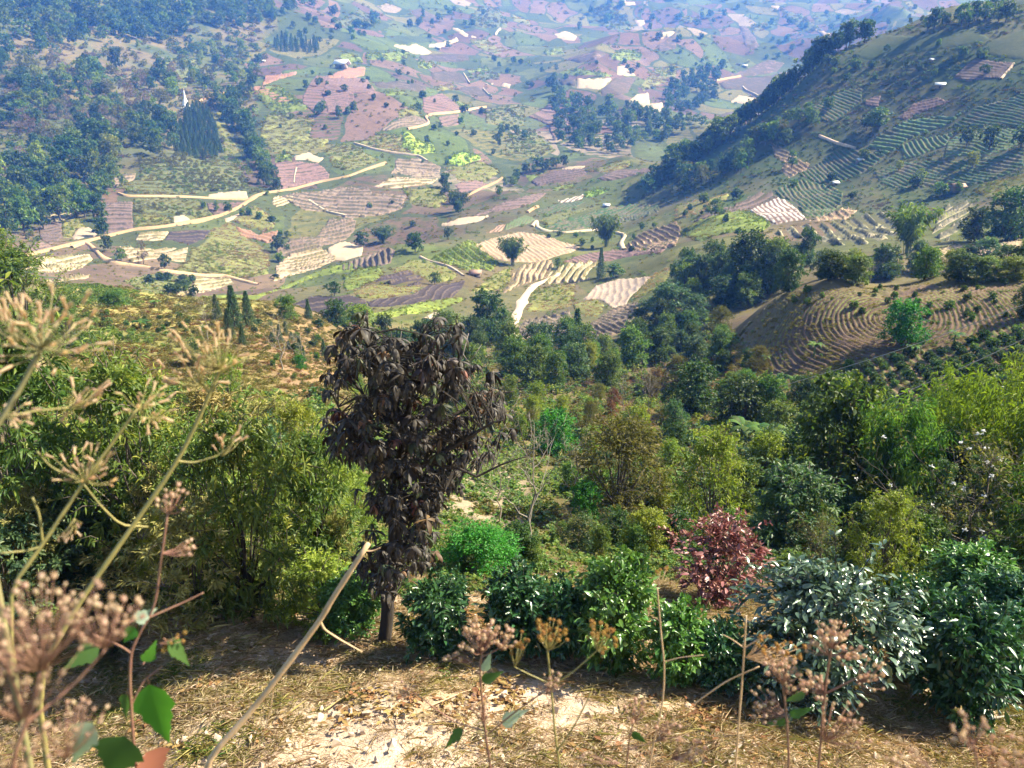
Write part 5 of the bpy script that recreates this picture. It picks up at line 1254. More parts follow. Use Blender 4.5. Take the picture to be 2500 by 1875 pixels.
# ------------------------------------------------------------------ GN scatter of uncountable stuff
HID = {}
def hidden_collection(key, meshes):
    c = bpy.data.collections.new(key)
    for i, me in enumerate(meshes):
        o = bpy.data.objects.new(f'{key}_{i:02d}', me); c.objects.link(o)
    return c
def stuff(name, label, coll, pts, scl, rot, idx):
    """one object of kind stuff: a point cloud carrying copies of the meshes of a collection"""
    n_ = len(pts)
    me = mesh_np(name, pts, [], [], None) if False else bpy.data.meshes.new(name)
    me.vertices.add(n_); me.vertices.foreach_set('co', np.asarray(pts, np.float32).ravel())
    for k_, arr, ty, fld in (('scl', scl, 'FLOAT_VECTOR', 'vector'), ('rot', rot, 'FLOAT_VECTOR', 'vector'), ('idx', idx, 'INT', 'value')):
        a = me.attributes.new(k_, ty, 'POINT'); a.data.foreach_set(fld, np.asarray(arr, np.int32 if ty == 'INT' else np.float32).ravel())
    o = link(name, me, kind='stuff'); o['label'] = label
    ng = bpy.data.node_groups.new(name, 'GeometryNodeTree')
    ng.interface.new_socket('Geometry', in_out='INPUT', socket_type='NodeSocketGeometry')
    ng.interface.new_socket('Geometry', in_out='OUTPUT', socket_type='NodeSocketGeometry')
    N_ = ng.nodes; gi = N_.new('NodeGroupInput'); go = N_.new('NodeGroupOutput'); ip = N_.new('GeometryNodeInstanceOnPoints'); ci = N_.new('GeometryNodeCollectionInfo')
    ci.inputs['Collection'].default_value = coll; ci.inputs['Separate Children'].default_value = True; ci.inputs['Reset Children'].default_value = True
    ip.inputs['Pick Instance'].default_value = True
    def na(k_, ty):
        q = N_.new('GeometryNodeInputNamedAttribute'); q.data_type = ty; q.inputs['Name'].default_value = k_; return q.outputs['Attribute']
    L_ = ng.links
    L_.new(gi.outputs[0], ip.inputs['Points']); L_.new(ci.outputs[0], ip.inputs['Instance'])
    L_.new(na('idx', 'INT'), ip.inputs['Instance Index']); L_.new(na('scl', 'FLOAT_VECTOR'), ip.inputs['Scale'])
    e2r = N_.new('FunctionNodeEulerToRotation'); L_.new(na('rot', 'FLOAT_VECTOR'), e2r.inputs[0]); L_.new(e2r.outputs[0], ip.inputs['Rotation'])
    L_.new(ip.outputs[0], go.inputs[0])
    md = o.modifiers.new('scatter', 'NODES'); md.node_group = ng
    return o
# far woods that read as one mass
if WOOD:
    keys = sorted({q[0] for q in WOOD}); ci_ = hidden_collection('wood_tree', [PROTO[k_][1][1] for k_ in keys])
    stuff('far_woodland', 'hazy blue green woods covering the far slopes', ci_, [q[1] for q in WOOD], [q[2] for q in WOOD], [(0, 0, q[3]) for q in WOOD], [keys.index(q[0]) for q in WOOD])

# ------------------------------------------------------------------ ground cover
def tuft(mat, n, spread, L, W, up=0.8, droop=0.3):
    mb = MB(); B = np.c_[rng.normal(size=(n, 2)) * spread, np.abs(rng.normal(size=n)) * spread * 0.6]
    D = nrm(rdir(n) + np.array([0, 0, up])); leaves(mb, B, D, rdir(n), L * rng.uniform(.6, 1.3, n), W, droop, 0.15)
    return mb.mesh('tuft', LM[mat])
def bushlet(mat, n):
    mb = MB(); lb = lobes(5, 0.2, 0.7, 0.3, 0.26); crown_leaves(mb, lb, n, 0.19, 0.12, False, 0.2); return mb.mesh('tuft', LM[mat])
TU = [bushlet('dark', 170), bushlet('mid', 170), bushlet('olive', 150), bushlet('lime', 150), tuft('tan', 60, 0.22, 0.75, 0.05), tuft('rust', 60, 0.24, 0.7, 0.05), tuft('dry', 60, 0.22, 0.75, 0.05), bushlet('blue', 170), tuft('mauvewood', 70, 0.25, 0.7, 0.03)]
tc_ = hidden_collection('tuft', TU)
cov_p, cov_s, cov_r, cov_i = [], [], [], []
def cover_zone(poly, n, idxs, px, rr, flat=1.0, skip_fields=True):
    poly = np.array(poly, float); lo, hi = poly.min(0), poly.max(0)
    q = lo + (hi - lo) * rng.random((n * 2, 2)); q = q[inpoly(q[:, 0], q[:, 1], poly)][:n]
    if skip_fields:
        bad = np.zeros(len(q), bool)
        for _, o_, kd, _r in FIELDS:
            l_, h_ = o_.min(0), o_.max(0)
            c_ = (q[:, 0] > l_[0]) & (q[:, 0] < h_[0]) & (q[:, 1] > l_[1]) & (q[:, 1] < h_[1])
            if c_.any():
                ii_ = np.where(c_)[0]; bad[ii_[inpoly(q[ii_, 0], q[ii_, 1], o_)]] = True
        q = q[~bad]
    x, y, z, r = ground(q[:, 0], q[:, 1], *rr)
    k = len(x); s = px * np.hypot(r, z) / (F / K) * rng.uniform(0.5, 1.4, k)
    fl = fbm(x, y, 30, 3, 77)
    idx = np.array(idxs)[np.clip(((fl * 1.6 + 0.5) * len(idxs) + rng.normal(size=k) * 1.1).astype(int), 0, len(idxs) - 1)]
    cov_p.append(np.c_[x, y, z - 0.05 * s]); cov_s.append(np.c_[s, s, s * flat * rng.uniform(.7, 1.2, k)]); cov_r.append(np.c_[np.zeros(k), np.zeros(k), rng.uniform(0, 6.28, k)]); cov_i.append(idx)
cover_zone([(-60,0),(600,0),(560,230),(600,420),(240,420),(120,520),(-60,560)], 2400, [2,7,1,2,8,0,3], 11, (240,1500), 0.8)
cover_zone([(560,0),(2230,0),(2230,120),(1560,260),(1500,320),(600,420)], 1700, [2,1,4,0,3], 6, (380,4000), 0.7)
cover_zone([(0,480),(600,400),(1100,420),(900,540),(560,640),(60,640)], 1300, [4,2,4,1,3], 5, (150,560), 0.7)
cover_zone([(1380,430),(1500,330),(1880,60),(2230,20),(2230,420),(1950,470),(1640,480)], 3600, [0,1,0,7,2,8,0], 6, (235,445), 0.7)
cover_zone([(560,650),(1200,370),(1500,300),(1660,480),(2230,420),(2230,600),(1650,600),(1400,700),(1100,760),(600,720)], 2600, [4,4,3,2,4,1], 7, (110,560), 0.6)
cover_zone([(130,600),(420,600),(560,640),(740,690),(760,880),(600,900),(380,860),(120,800)], 5200, [4,2,4,5,2,4,1], 12, (35,135), 0.6)
cover_zone([(760,720),(1100,740),(1500,690),(1650,640),(1640,860),(1500,960),(760,960)], 3600, [1,0,2,3,1,4], 18, (35,200), 0.7)
cover_zone([(1250,830),(1460,800),(1600,760),(1640,900),(1450,960),(1280,940)], 800, [5,8,2,5,6], 16, (35,140), 0.6)
cover_zone([(1560,900),(2230,800),(2230,1300),(1500,1250),(1480,960)], 2200, [0,1,2,7,3], 34, (9,70), 0.7)
cover_zone([(700,940),(1500,950),(1520,1260),(700,1300)], 1800, [1,2,4,0,6], 32, (9,60), 0.6)
cover_zone([(0,820),(720,860),(760,1330),(0,1360)], 2200, [1,4,2,0,6,3], 36, (7,50), 0.7)
cover_zone([p for p in [(1560,720),(1700,630),(2230,600),(2230,880),(1800,900),(1620,850)]], 2200, [2,4,2,1,4], 9, (42,92), 0.5, False)
stuff('scrub', 'low scrub and grass tufts covering the slopes', tc_, np.concatenate(cov_p), np.concatenate(cov_s), np.concatenate(cov_r), np.concatenate(cov_i))
# crops standing in the green and maize fields
cov_p, cov_s, cov_r, cov_i = [], [], [], []
for o_, ol, kd, rr_ in FIELDS:
    if kd not in ('green', 'corn', 'lime', 'olive'): continue
    area = 0.5 * abs(np.dot(ol[:, 0], np.roll(ol[:, 1], 1)) - np.dot(ol[:, 1], np.roll(ol[:, 0], 1)))
    cover_zone(ol, int(area / 13), {'green': [3, 3, 4], 'corn': [4, 3, 4, 6], 'lime': [3], 'olive': [2, 1, 4]}[kd], 6.5, rr_, 0.8, False)
stuff('crop_plants', 'maize and other crops standing in the green fields', tc_, np.concatenate(cov_p), np.concatenate(cov_s), np.concatenate(cov_r), np.concatenate(cov_i))

# ------------------------------------------------------------------ straw slope in front
SB = []
for k_ in range(4):
    mb = MB(); n_ = 34; B = np.c_[rng.normal(size=(n_, 2)) * 0.08, rng.uniform(0.0, 0.03, n_)]
    D = nrm(np.c_[rng.normal(size=(n_, 2)), rng.uniform(0.0, 0.55, n_)]); leaves(mb, B, D, rdir(n_) + np.array([0, 0, .6]), rng.uniform(.03, .13, n_) * (1 + (rng.random(n_) < .08) * 1.2), rng.uniform(0.002, 0.0065, n_), 0.12, 0.1)
    SB.append(mb.mesh('straw', LM['dry'] if k_ < 3 else LM['tan']))
for k_ in range(2):
    mb = MB(); n_ = 22; B = np.c_[rng.normal(size=(n_, 2)) * 0.035, np.zeros(n_)]
    leaves(mb, B, nrm(np.c_[rng.normal(size=(n_, 2)) * 0.7, np.full(n_, 0.7)]), rdir(n_), rng.uniform(.04, .10, n_), rng.uniform(0.008, 0.02, n_), 0.3, 0.15)
    SB.append(mb.mesh('weed', LM['tan'] if k_ else LM['mid']))
mb = MB(); n_ = 14; leaves(mb, np.c_[rng.normal(size=(n_, 2)) * 0.09, rng.uniform(0.005, 0.02, n_)], np.c_[rng.normal(size=(n_, 2)), np.zeros(n_) + .1], np.array([[0, 0, 1.0]]) + rdir(n_) * .5, 0.07, 0.035, 0.1, 0.2, True)
SB.append(mb.mesh('litter', LM['rust']))
sc_ = hidden_collection('straw', SB)
def near_points(n, r0, r1, a0=-0.72, a1=0.72):
    r = np.sqrt(rng.uniform(r0 ** 2, r1 ** 2, n)); a = rng.uniform(a0, a1, n); x = r * np.sin(a); y = r * np.cos(a); return x, y, H(x, y)
def gravelly(x, y):     # the pale bare patch at the lower left
    return np.clip(1.25 - np.hypot((x + 1.5) / 2.6, (y - 5.5) / 0.95), 0, 1) + 0.6 * fbm(x, y, 0.7, 3, 9)
x, y, z = near_points(32000, 4.3, 13.0)
kp = rng.random(len(x)) < np.clip(1.05 - 0.85 * gravelly(x, y), 0.36, 1) * np.clip(0.72 + fbm(x, y, 1.3, 3, 21), 0.15, 1); x, y, z = x[kp], y[kp], z[kp]
k_ = len(x); s = rng.uniform(.6, 1.35, k_)
gz = fbm(x, y, 0.9, 3, 33); ix = np.where(gz > 0.36, rng.integers(3, 6, k_), np.where((gz < -0.55) | (rng.random(k_) < .06), 6, np.where(rng.random(k_) < .05, 5, rng.integers(0, 4, k_))))
stuff('straw_litter', 'dry cut grass and straw lying on the near slope', sc_, np.c_[x, y, z], np.c_[s, s, s], [tuple((Matrix.Rotation(random.gauss(-.29, .14), 3, 'X') @ Matrix.Rotation(random.gauss(0, .12), 3, 'Y') @ Matrix.Rotation(random.uniform(0, 6.28), 3, 'Z')).to_euler()) for _ in range(k_)], ix)
M_st = plain('pale_stone', (0.54, 0.43, 0.33), (0.34, 0.25, 0.17), 30, 0.9)
PB = []
for k_ in range(4):
    V = rdir(14) * rng.uniform(.6, 1.0, (14, 1)) * np.array([1, 0.8, 0.55])
    import bmesh
    bm_ = bmesh.new(); [bm_.verts.new(p) for p in V]; bmesh.ops.convex_hull(bm_, input=bm_.verts); me = bpy.data.meshes.new('pebble'); bm_.to_mesh(me); bm_.free(); me.materials.append(M_st); PB.append(me)
pc_ = hidden_collection('pebble', PB)
x, y, z = near_points(17000, 4.3, 11)
kp = rng.random(len(x)) < np.clip(gravelly(x, y) * 1.2, 0.2, 1); x, y, z = x[kp], y[kp], z[kp]; k_ = len(x)
s = 0.006 + 0.07 * rng.random(k_) ** 7 + 0.012 * rng.random(k_) ** 2
stuff('gravel', 'pale pebbles and crumbs of earth on the near slope', pc_, np.c_[x, y, z + s * .2], np.c_[s, s, s], rng.uniform(-3, 3, (k_, 3)), rng.integers(0, 4, k_))

# ------------------------------------------------------------------ hedge of tea bushes and other hero bushes
def blade(mat, L=1.0, W=0.38, droop=0.25, fold=0.22, segs=6, serr=0.0, name='leaf', curl=0.0):
    """a single leaf from the origin along +x, z up"""
    t = np.linspace(0, 1, segs + 1); prof = (np.sin(np.clip(t ** 0.8, 0, 1) * math.pi) ** 0.8) if serr == 0 else np.minimum(1, (t / .22) ** .7) * np.maximum(0, 1 - np.maximum(0, t - .18) / .82) ** 1.05
    V = []; F_ = []
    for i, (a, p) in enumerate(zip(t, prof)):
        w_ = W / 2 * p * (1 + (serr if i % 2 else -serr)); z_ = -droop * a * a
        V += [(a * L, -w_, z_ * L + fold * w_), (a * L, 0, z_ * L), (a * L, w_, z_ * L + fold * w_ + curl * w_)]
        if i: F_ += [(3 * i - 3, 3 * i - 2, 3 * i + 1, 3 * i), (3 * i - 2, 3 * i - 1, 3 * i + 2, 3 * i + 1)]
    me = mesh_np(name, V, [np.array(F_)], [mat], {'v': ('FACE', np.full(len(F_), 0.6))}, True); return me
BL = {k_: [blade(LM[k_], 1, w_, d_, f_) for w_, d_, f_ in ((.36, .2, .25), (.42, .35, .2), (.32, .1, .35))] for k_ in ('tea', 'tealight', 'silver', 'red', 'wilt', 'wiltg', 'wiltr')}
def hero(key, leafkey, u, v, hp, wp, label, nleaf=80, leafpx=18, name='tea_bush', cat='bush', rr=(4, 16)):
    t = put(key, u, v, hp, wp, name, label, cat, rr=rr)
    t.children[1]['kind'] = 'stuff' if t.children[1].name.startswith('crown') else t.children[1].get('kind', 'stuff')
    cp = np.array(t.location); W_, H_ = t.scale[0], t.scale[2]; L_ = leafpx * math.hypot(cp[0], cp[1], cp[2]) / (F / K)
    rz = t.rotation_euler[2]
    for k_ in range(nleaf):
        # on the outer skin, mostly on the side seen and on top
        d = rdir(1)[0]; d[2] = abs(d[2]) * 0.9 + 0.1
        wd = np.array([d[0], -abs(d[1]) if random.random() < 0.75 else d[1], d[2]]); wd /= np.linalg.norm(wd)
        p = np.array([0, 0, 0.42]) + wd * np.array([0.47, 0.47, 0.52]) * random.uniform(0.88, 1.04)
        o = link('leaf', random.choice(BL[leafkey]), t)
        aim = Vector((wd[0] + random.gauss(0, .5), wd[1] + random.gauss(0, .5), wd[2] * .5 + random.gauss(.05, .35)))
        q = aim.to_track_quat('X', 'Z').to_matrix().to_4x4() @ Matrix.Rotation(random.gauss(0, .5), 4, 'X')
        ln = L_ * random.uniform(.75, 1.3)
        Mw = Matrix.Translation(Vector(p * np.array([W_, W_, H_])) + Vector(cp)) @ q @ Matrix.Scale(ln, 4)
        base = Matrix.Translation(t.location) @ Matrix.Rotation(rz, 4, 'Z') @ Matrix.Diagonal((W_, W_, H_, 1))
        o.matrix_parent_inverse = base.inverted(); o.matrix_basis = Mw
    return t
hero('near_tea0', 'tea', 955, 1400, 165, 170, 'glossy tea bush right beside the wilted trunk', 60)
hero('near_tea1', 'tea', 1120, 1405, 185, 180, 'dark glossy tea bush, second in the row from the wilted trunk', 60)
hero('near_tea2', 'tealight', 1320, 1440, 245, 205, 'tallest fresh green tea bush in the middle of the row', 70)
hero('near_tea0', 'tea', 1215, 1422, 175, 130, 'shaded tea bush between the dark one and the tallest one', 40)
hero('near_tea2', 'tealight', 1455, 1470, 175, 150, 'leafy tea bush in front of the red leaved bush', 60)
hero('near_tea1', 'tea', 1550, 1490, 150, 130, 'low tea bush left of the silvery bush', 50)
hero('near_silver0', 'silver', 1735, 1500, 285, 340, 'big bush with long glossy leaves shining silvery in front', 190, 19, 'broadleaf_bush')
hero('near_tea0', 'tea', 1955, 1450, 190, 150, 'glossy tea bush right behind the silvery bush', 60, 17)
hero('near_tea1', 'tea', 2050, 1545, 230, 200, 'drooping tea bush on the bare earth at lower right', 80, 17)
hero('near_tea0', 'tea', 2200, 1480, 150, 170, 'dark tea bush at the right edge of the bare earth', 50, 16)
hero('near_tea1', 'tea', 2215, 1400, 140, 190, 'blue shaded tea bush higher at the right edge', 50, 15)
hero('near_tea2', 'tealight', 2085, 1310, 120, 170, 'light rounded bush up the slope at right', 30, 16, rr=(6, 25))
hero('near_tea0', 'tea', 2140, 1370, 120, 150, 'small dark bush behind the right edge tea bushes', 30, 18, rr=(5, 20))
hero('near_red0', 'red', 1545, 1300, 175, 210, 'bush of red young leaves rising behind the tea row', 130, 16, 'red_leaved_bush')

# ------------------------------------------------------------------ the wilted dark tree
x, y, z, r = ground([832], [1388], 4, 16); D0 = float(r[0])
tree = thing('wilted_tree', 'wilted tree with hanging dark purple brown leaves in the middle foreground', 'tree', (float(x[0]), float(y[0]), float(z[0])))
inv = Matrix.Translation(tree.location).inverted()
def A(u, v, dd=0.0): return at(u, v, D0 + dd)
limbs = [
 ([(832,1400,0),(834,1300,0),(848,1245,0),(857,1150,.03),(862,1050,.05),(868,960,.08),(884,880,.1),(900,800,.12),(905,730,.15)], .085, .02),
 ([(848,1245,0),(822,1240,-.1),(800,1215,-.2),(796,1190,-.25)], .035, .012),
 ([(852,1190,0),(838,1090,-.1),(815,1030,-.15),(795,960,-.2),(800,870,-.2),(796,760,-.2),(793,668,-.2)], .045, .007),
 ([(795,960,-.2),(760,920,-.4),(730,880,-.5)], .022, .007),
 ([(800,870,-.2),(760,820,0),(735,770,.1)], .02, .006),
 ([(868,960,.08),(930,900,.3),(970,840,.4),(995,760,.4),(985,690,.4)], .035, .008),
 ([(862,1050,.05),(920,1000,-.3),(985,960,-.5),(1050,920,-.6),(1090,905,-.6)], .04, .008),
 ([(868,960,.08),(940,920,.5),(1010,880,.6),(1075,850,.6),(1110,845,.6)], .035, .006),
 ([(920,1000,-.3),(985,1010,-.5),(1030,1030,-.55),(1090,1000,-.6),(1140,985,-.6)], .022, .006),
 ([(884,880,.1),(850,800,.3),(845,720,.4)], .025, .007),
 ([(860,1100,.04),(920,1090,-.3),(960,1060,-.5)], .025, .008),
 ([(857,1150,.03),(900,1150,.3),(930,1120,.5)], .022, .007),
]
allp = []
mb = MB()
for pl, r0, r1 in limbs:
    pts = [A(*q) for q in pl]; tt = np.linspace(0, 1, len(pts)); ts = np.linspace(0, 1, len(pts) * 3)
    P_ = np.stack([np.interp(ts, tt, [p[i] for p in pts]) for i in range(3)], 1); P_ += rng.normal(size=P_.shape) * r0 * 0.12
    mb.tube(P_, np.linspace(r0, r1, len(P_)), 9); allp.append(P_)
mt = mb.mesh('trunk', BARKD, True); o = link('trunk', mt, tree); o.matrix_parent_inverse = inv
# pale dead branches
mb = MB()
for pl, r0 in (([(920,880,-.3),(955,835,-.35),(985,800,-.4),(1000,765,-.4),(1012,720,-.4)],.014),([(985,800,-.4),(1020,775,-.4),(1040,745,-.4)],.007),([(985,800,-.4),(975,850,-.45),(950,880,-.4)],.009),([(1000,765,-.4),(1018,790,-.45)],.005),
               ([(830,830,-.3),(850,790,-.3),(862,750,-.3),(870,700,-.3)],.008),([(1040,900,-.5),(1060,880,-.5),(1068,830,-.5),(1066,800,-.5)],.006),([(1080,900,-.5),(1110,880,-.5),(1125,850,-.5)],.005),([(925,800,.2),(922,740,.2),(915,705,.2)],.004)):
    mb = MB(); mb.tube([A(*q) for q in pl], np.linspace(r0, r0 * .35, len(pl)), 6)
    o = link('dead_branch', mb.mesh('dead_branch', BARKP, True), tree); o.matrix_parent_inverse = inv; o['label'] = 'pale bare dead branch'
# hanging sprays of 5 to 8 long leaflets
def spray(mat, n_, seed):
    mb = MB(); st = MB()
    for i in range(n_):
        a = i * 2 * math.pi / n_ + random.uniform(-.4, .4); L = random.uniform(.75, 1.15); W_ = L * random.uniform(.22, .38)
        d = np.array([math.cos(a), math.sin(a), 0]); out = random.choice((random.uniform(.15, .45), random.uniform(.4, .95)))
        segs = 6; t = np.linspace(0, 1, segs + 1)
        c = d * (out * (1 - (1 - t) ** 2))[:, None] * L + np.array([0, 0, -1.0]) * (L * (0.05 * t + (1.02 - .55 * out) * t ** 1.5))[:, None]
        prof = np.sin(np.clip(t ** .85, 0, 1) * math.pi) ** .75 * W_ / 2
        tw = random.uniform(-.8, .8); sd = np.array([-math.sin(a + tw), math.cos(a + tw), random.uniform(-.2, .2)]); fo = np.cross(sd, np.array([0, 0, -1.0])) * random.choice([.35, .5, -.3])
        V = []; F_ = []
        for i_ in range(segs + 1):
            V += [c[i_] - sd * prof[i_] + fo * prof[i_], c[i_], c[i_] + sd * prof[i_] + fo * prof[i_]]
            if i_: F_ += [(3 * i_ - 3, 3 * i_ - 2, 3 * i_ + 1, 3 * i_), (3 * i_ - 2, 3 * i_ - 1, 3 * i_ + 2, 3 * i_ + 1)]
        mb.add(V, None, F_, random.random())
    return mb.mesh('leaf_spray', mat, True)
SPR = {k_: [spray(LM[k_], n_, 0) for n_ in (5, 6, 7, 8)] for k_ in ('wilt', 'wiltg', 'wiltr')}
crown_poly = [(790,680),(735,740),(716,850),(716,950),(740,1005),(800,1000),(812,1090),(800,1180),(786,1240),(830,1300),(900,1290),(935,1180),(945,1080),(1000,1050),(1040,1020),(1058,950),(1085,915),(1080,865),(1035,830),(1000,760),(1000,690),(965,690),(945,740),(900,700),(850,700),(825,690)]
AP = np.concatenate(allp)
mb = MB(); rest = MB(); n_ = 0; tries = 0
while n_ < 1200 and tries < 20000:
    tries += 1
    u, v = random.uniform(690, 1125), random.uniform(655, 1305)
    if not inpoly(u + random.gauss(0, 16), v + random.gauss(0, 12), crown_poly): continue
    if fbm(np.array([u]), np.array([v]), 55, 2, 5)[0] < -.24: continue
    if v > 1000 and u > 960 and random.random() < .6: continue
    if v < 780 and random.random() < .40: continue
    if u > 960 and random.random() < .35: continue
    cen = 880; half = 170 if v < 1000 else 80
    dd = random.uniform(-1, 1) * 0.9 * math.sqrt(max(0.05, 1 - ((u - cen) / (half * 1.25)) ** 2)) if abs(u - cen) < half * 1.25 else random.uniform(-.25, .25)
    p = np.array(A(u, v - 12, dd))
    i = np.argmin(((AP - p) ** 2).sum(1) + 6.0 * np.maximum(0, AP[:, 2] - p[2] + 0.10)); q = AP[i]
    m_ = (p + q) / 2 + np.array([0, 0, 0.06]); mb.tube([q, m_, p], [.007, .005, .003], 4)
    kd = 'wilt' if random.random() < (.58 if v < 980 else .28) else ('wiltg' if random.random() < .7 else 'wiltr')
    if u > 985 and random.random() < .4: kd = 'wiltr'
    me = random.choice(SPR[kd]); s = random.choice((random.uniform(.07, .11), random.uniform(.10, .15), random.uniform(.13, .20)))
    if n_ < 300:
        o = link('leaf_spray', me, tree); o.location = p - np.array(tree.location); o.rotation_euler = (random.gauss(0, .3), random.gauss(0, .3), random.uniform(0, 6.28)); o.scale = (s, s, s)
    else:
        n0 = len(me.vertices); co = np.zeros(n0 * 3, np.float32); me.vertices.foreach_get('co', co); co = co.reshape(-1, 3) * s
        a = random.uniform(0, 6.28); Rz = np.array([[math.cos(a), -math.sin(a), 0], [math.sin(a), math.cos(a), 0], [0, 0, 1]])
        fv = np.zeros(len(me.polygons) * 4, np.int32); me.polygons.foreach_get('vertices', fv) if False else me.loops.foreach_get('vertex_index', fv)
        rest.add(co @ Rz.T + p, None, fv.reshape(-1, 4), rng.random(len(me.polygons)))
    n_ += 1
o = link('twigs', mb.mesh('twigs', BARKD, True), tree, kind='stuff'); o.matrix_parent_inverse = inv
o = link('foliage', rest.mesh('foliage', LM['wilt'], True), tree, kind='stuff'); o.matrix_parent_inverse = inv
# ------------------------------------------------------------------ the weeds right in front of the camera
M_stem_y = plain('yellow_green_stem', (0.34, 0.28, 0.09), (0.22, 0.20, 0.07), 40, 0.6)
M_stem_t = plain('tan_dry_stalk', (0.62, 0.42, 0.24), (0.42, 0.28, 0.15), 40, 0.7)
M_stem_g = plain('olive_stalk', (0.22, 0.20, 0.08), (0.30, 0.25, 0.12), 40, 0.7)
M_stem_p = plain('purplish_stem', (0.24, 0.11, 0.08), (0.30, 0.17, 0.10), 40, 0.6)
M_leafv = leafmat('weed_leaf', [(0.05, 0.15, 0.02), (0.09, 0.24, 0.03), (0.14, 0.30, 0.05)], 0.45, 0.4, 0.5, 0.15)
M_leafd = leafmat('dark_weed_leaf', [(0.03, 0.075, 0.015), (0.05, 0.11, 0.025), (0.08, 0.15, 0.04)], 0.45, 0.4, 0.4, 0.15)
M_leafr = leafmat('reddish_dying_leaf', [(0.20, 0.07, 0.04), (0.32, 0.13, 0.07), (0.42, 0.20, 0.12)], 0.5, 0.4, 0.4, 0.15, tint=(1.1, .8, .6))
M_leafw = leafmat('pale_leaf_back', [(0.30, 0.38, 0.26), (0.36, 0.44, 0.32), (0.42, 0.50, 0.38)], 0.5, 0.4, 0.35, 0.1)
M_dry = leafmat('dry_floret', [(0.46, 0.32, 0.17), (0.66, 0.50, 0.32), (0.80, 0.68, 0.52)], 0.7, 0.2, 0.5, 0.2, tint=(1, .85, .6))
M_fuzz = leafmat('tan_fuzz', [(0.28, 0.16, 0.05), (0.40, 0.25, 0.08), (0.52, 0.34, 0.13)], 0.8, 0.1, 0.4, 0.2, tint=(1, .8, .5))
M_pink = leafmat('pink_brown_bud', [(0.50, 0.36, 0.23), (0.64, 0.46, 0.34), (0.52, 0.48, 0.24)], 0.6, 0.3, 0.45, 0.25, tint=(1, .8, .7))
def floret_dry(seed):
    mb = MB(); k = 7; R_ = [.07, .13, .11, .16]; Z_ = [0, .3, .7, .92]
    V = [(R_[i] * math.cos(a), R_[i] * math.sin(a), Z_[i]) for i in range(4) for a in np.arange(k) * 6.283 / k]
    mb.add(V, None, [(i * k + j, i * k + (j + 1) % k, (i + 1) * k + (j + 1) % k, (i + 1) * k + j) for i in range(3) for j in range(k)], 0.45 + .3 * random.random())
    n_ = 42; a = rng.uniform(0, 6.28, n_); rr_ = rng.uniform(.03, .17, n_); B = np.c_[rr_ * np.cos(a), rr_ * np.sin(a), np.full(n_, .85)]
    leaves(mb, B, np.c_[np.cos(a) * rr_ * 1.6, np.sin(a) * rr_ * 1.6, np.full(n_, 1.0)] + rdir(n_) * .15, rdir(n_), rng.uniform(.2, .42, n_), .035, 0, .1, False, rng.uniform(.3, 1, n_)); return mb.mesh('floret', M_dry)
def floret_fuzz(seed):
    mb = MB(); n_ = 130; d = rdir(n_); leaves(mb, d * .22, d + rdir(n_) * .2, rdir(n_), rng.uniform(.2, .36, n_), .05, 0, .1, False); 
    V = rdir(26) * .26; bm_ = bmesh.new(); [bm_.verts.new(p) for p in V]; bmesh.ops.convex_hull(bm_, input=bm_.verts); bm_.verts.index_update()
    mb.add([tuple(q.co) for q in bm_.verts], [[q.index for q in f_.verts] for f_ in bm_.faces], None, .3); bm_.free(); return mb.mesh('floret', M_fuzz)
def floret_bud(seed):
    mb = MB(); k = 8; R_ = [.08, .30, .42, .38, .22]; Z_ = [0, .14, .42, .70, .86]
    V = [(R_[i] * math.cos(a), R_[i] * math.sin(a), Z_[i]) for i in range(5) for a in np.arange(k) * 6.283 / k]
    for i in range(4): mb.add(V[i * k:(i + 2) * k], None, [(j, (j + 1) % k, k + (j + 1) % k, k + j) for j in range(k)], (.95, .8, .35, .15)[i])
    n_ = 60; a = rng.uniform(0, 6.28, n_); rr_ = rng.uniform(.0, .36, n_)
    leaves(mb, np.c_[rr_ * np.cos(a), rr_ * np.sin(a), np.full(n_, .78)], np.c_[np.cos(a) * rr_, np.sin(a) * rr_, np.full(n_, .5)], rdir(n_), rng.uniform(.18, .42, n_), .05, 0, .1, False, rng.uniform(.1, .9, n_)); return mb.mesh('floret', M_pink)
FLO = {'dry': [floret_dry(i) for i in range(3)], 'fuzz': [floret_fuzz(i) for i in range(2)], 'pink': [floret_bud(i) for i in range(3)]}
def px(d): return d / (F / K) * 1.12
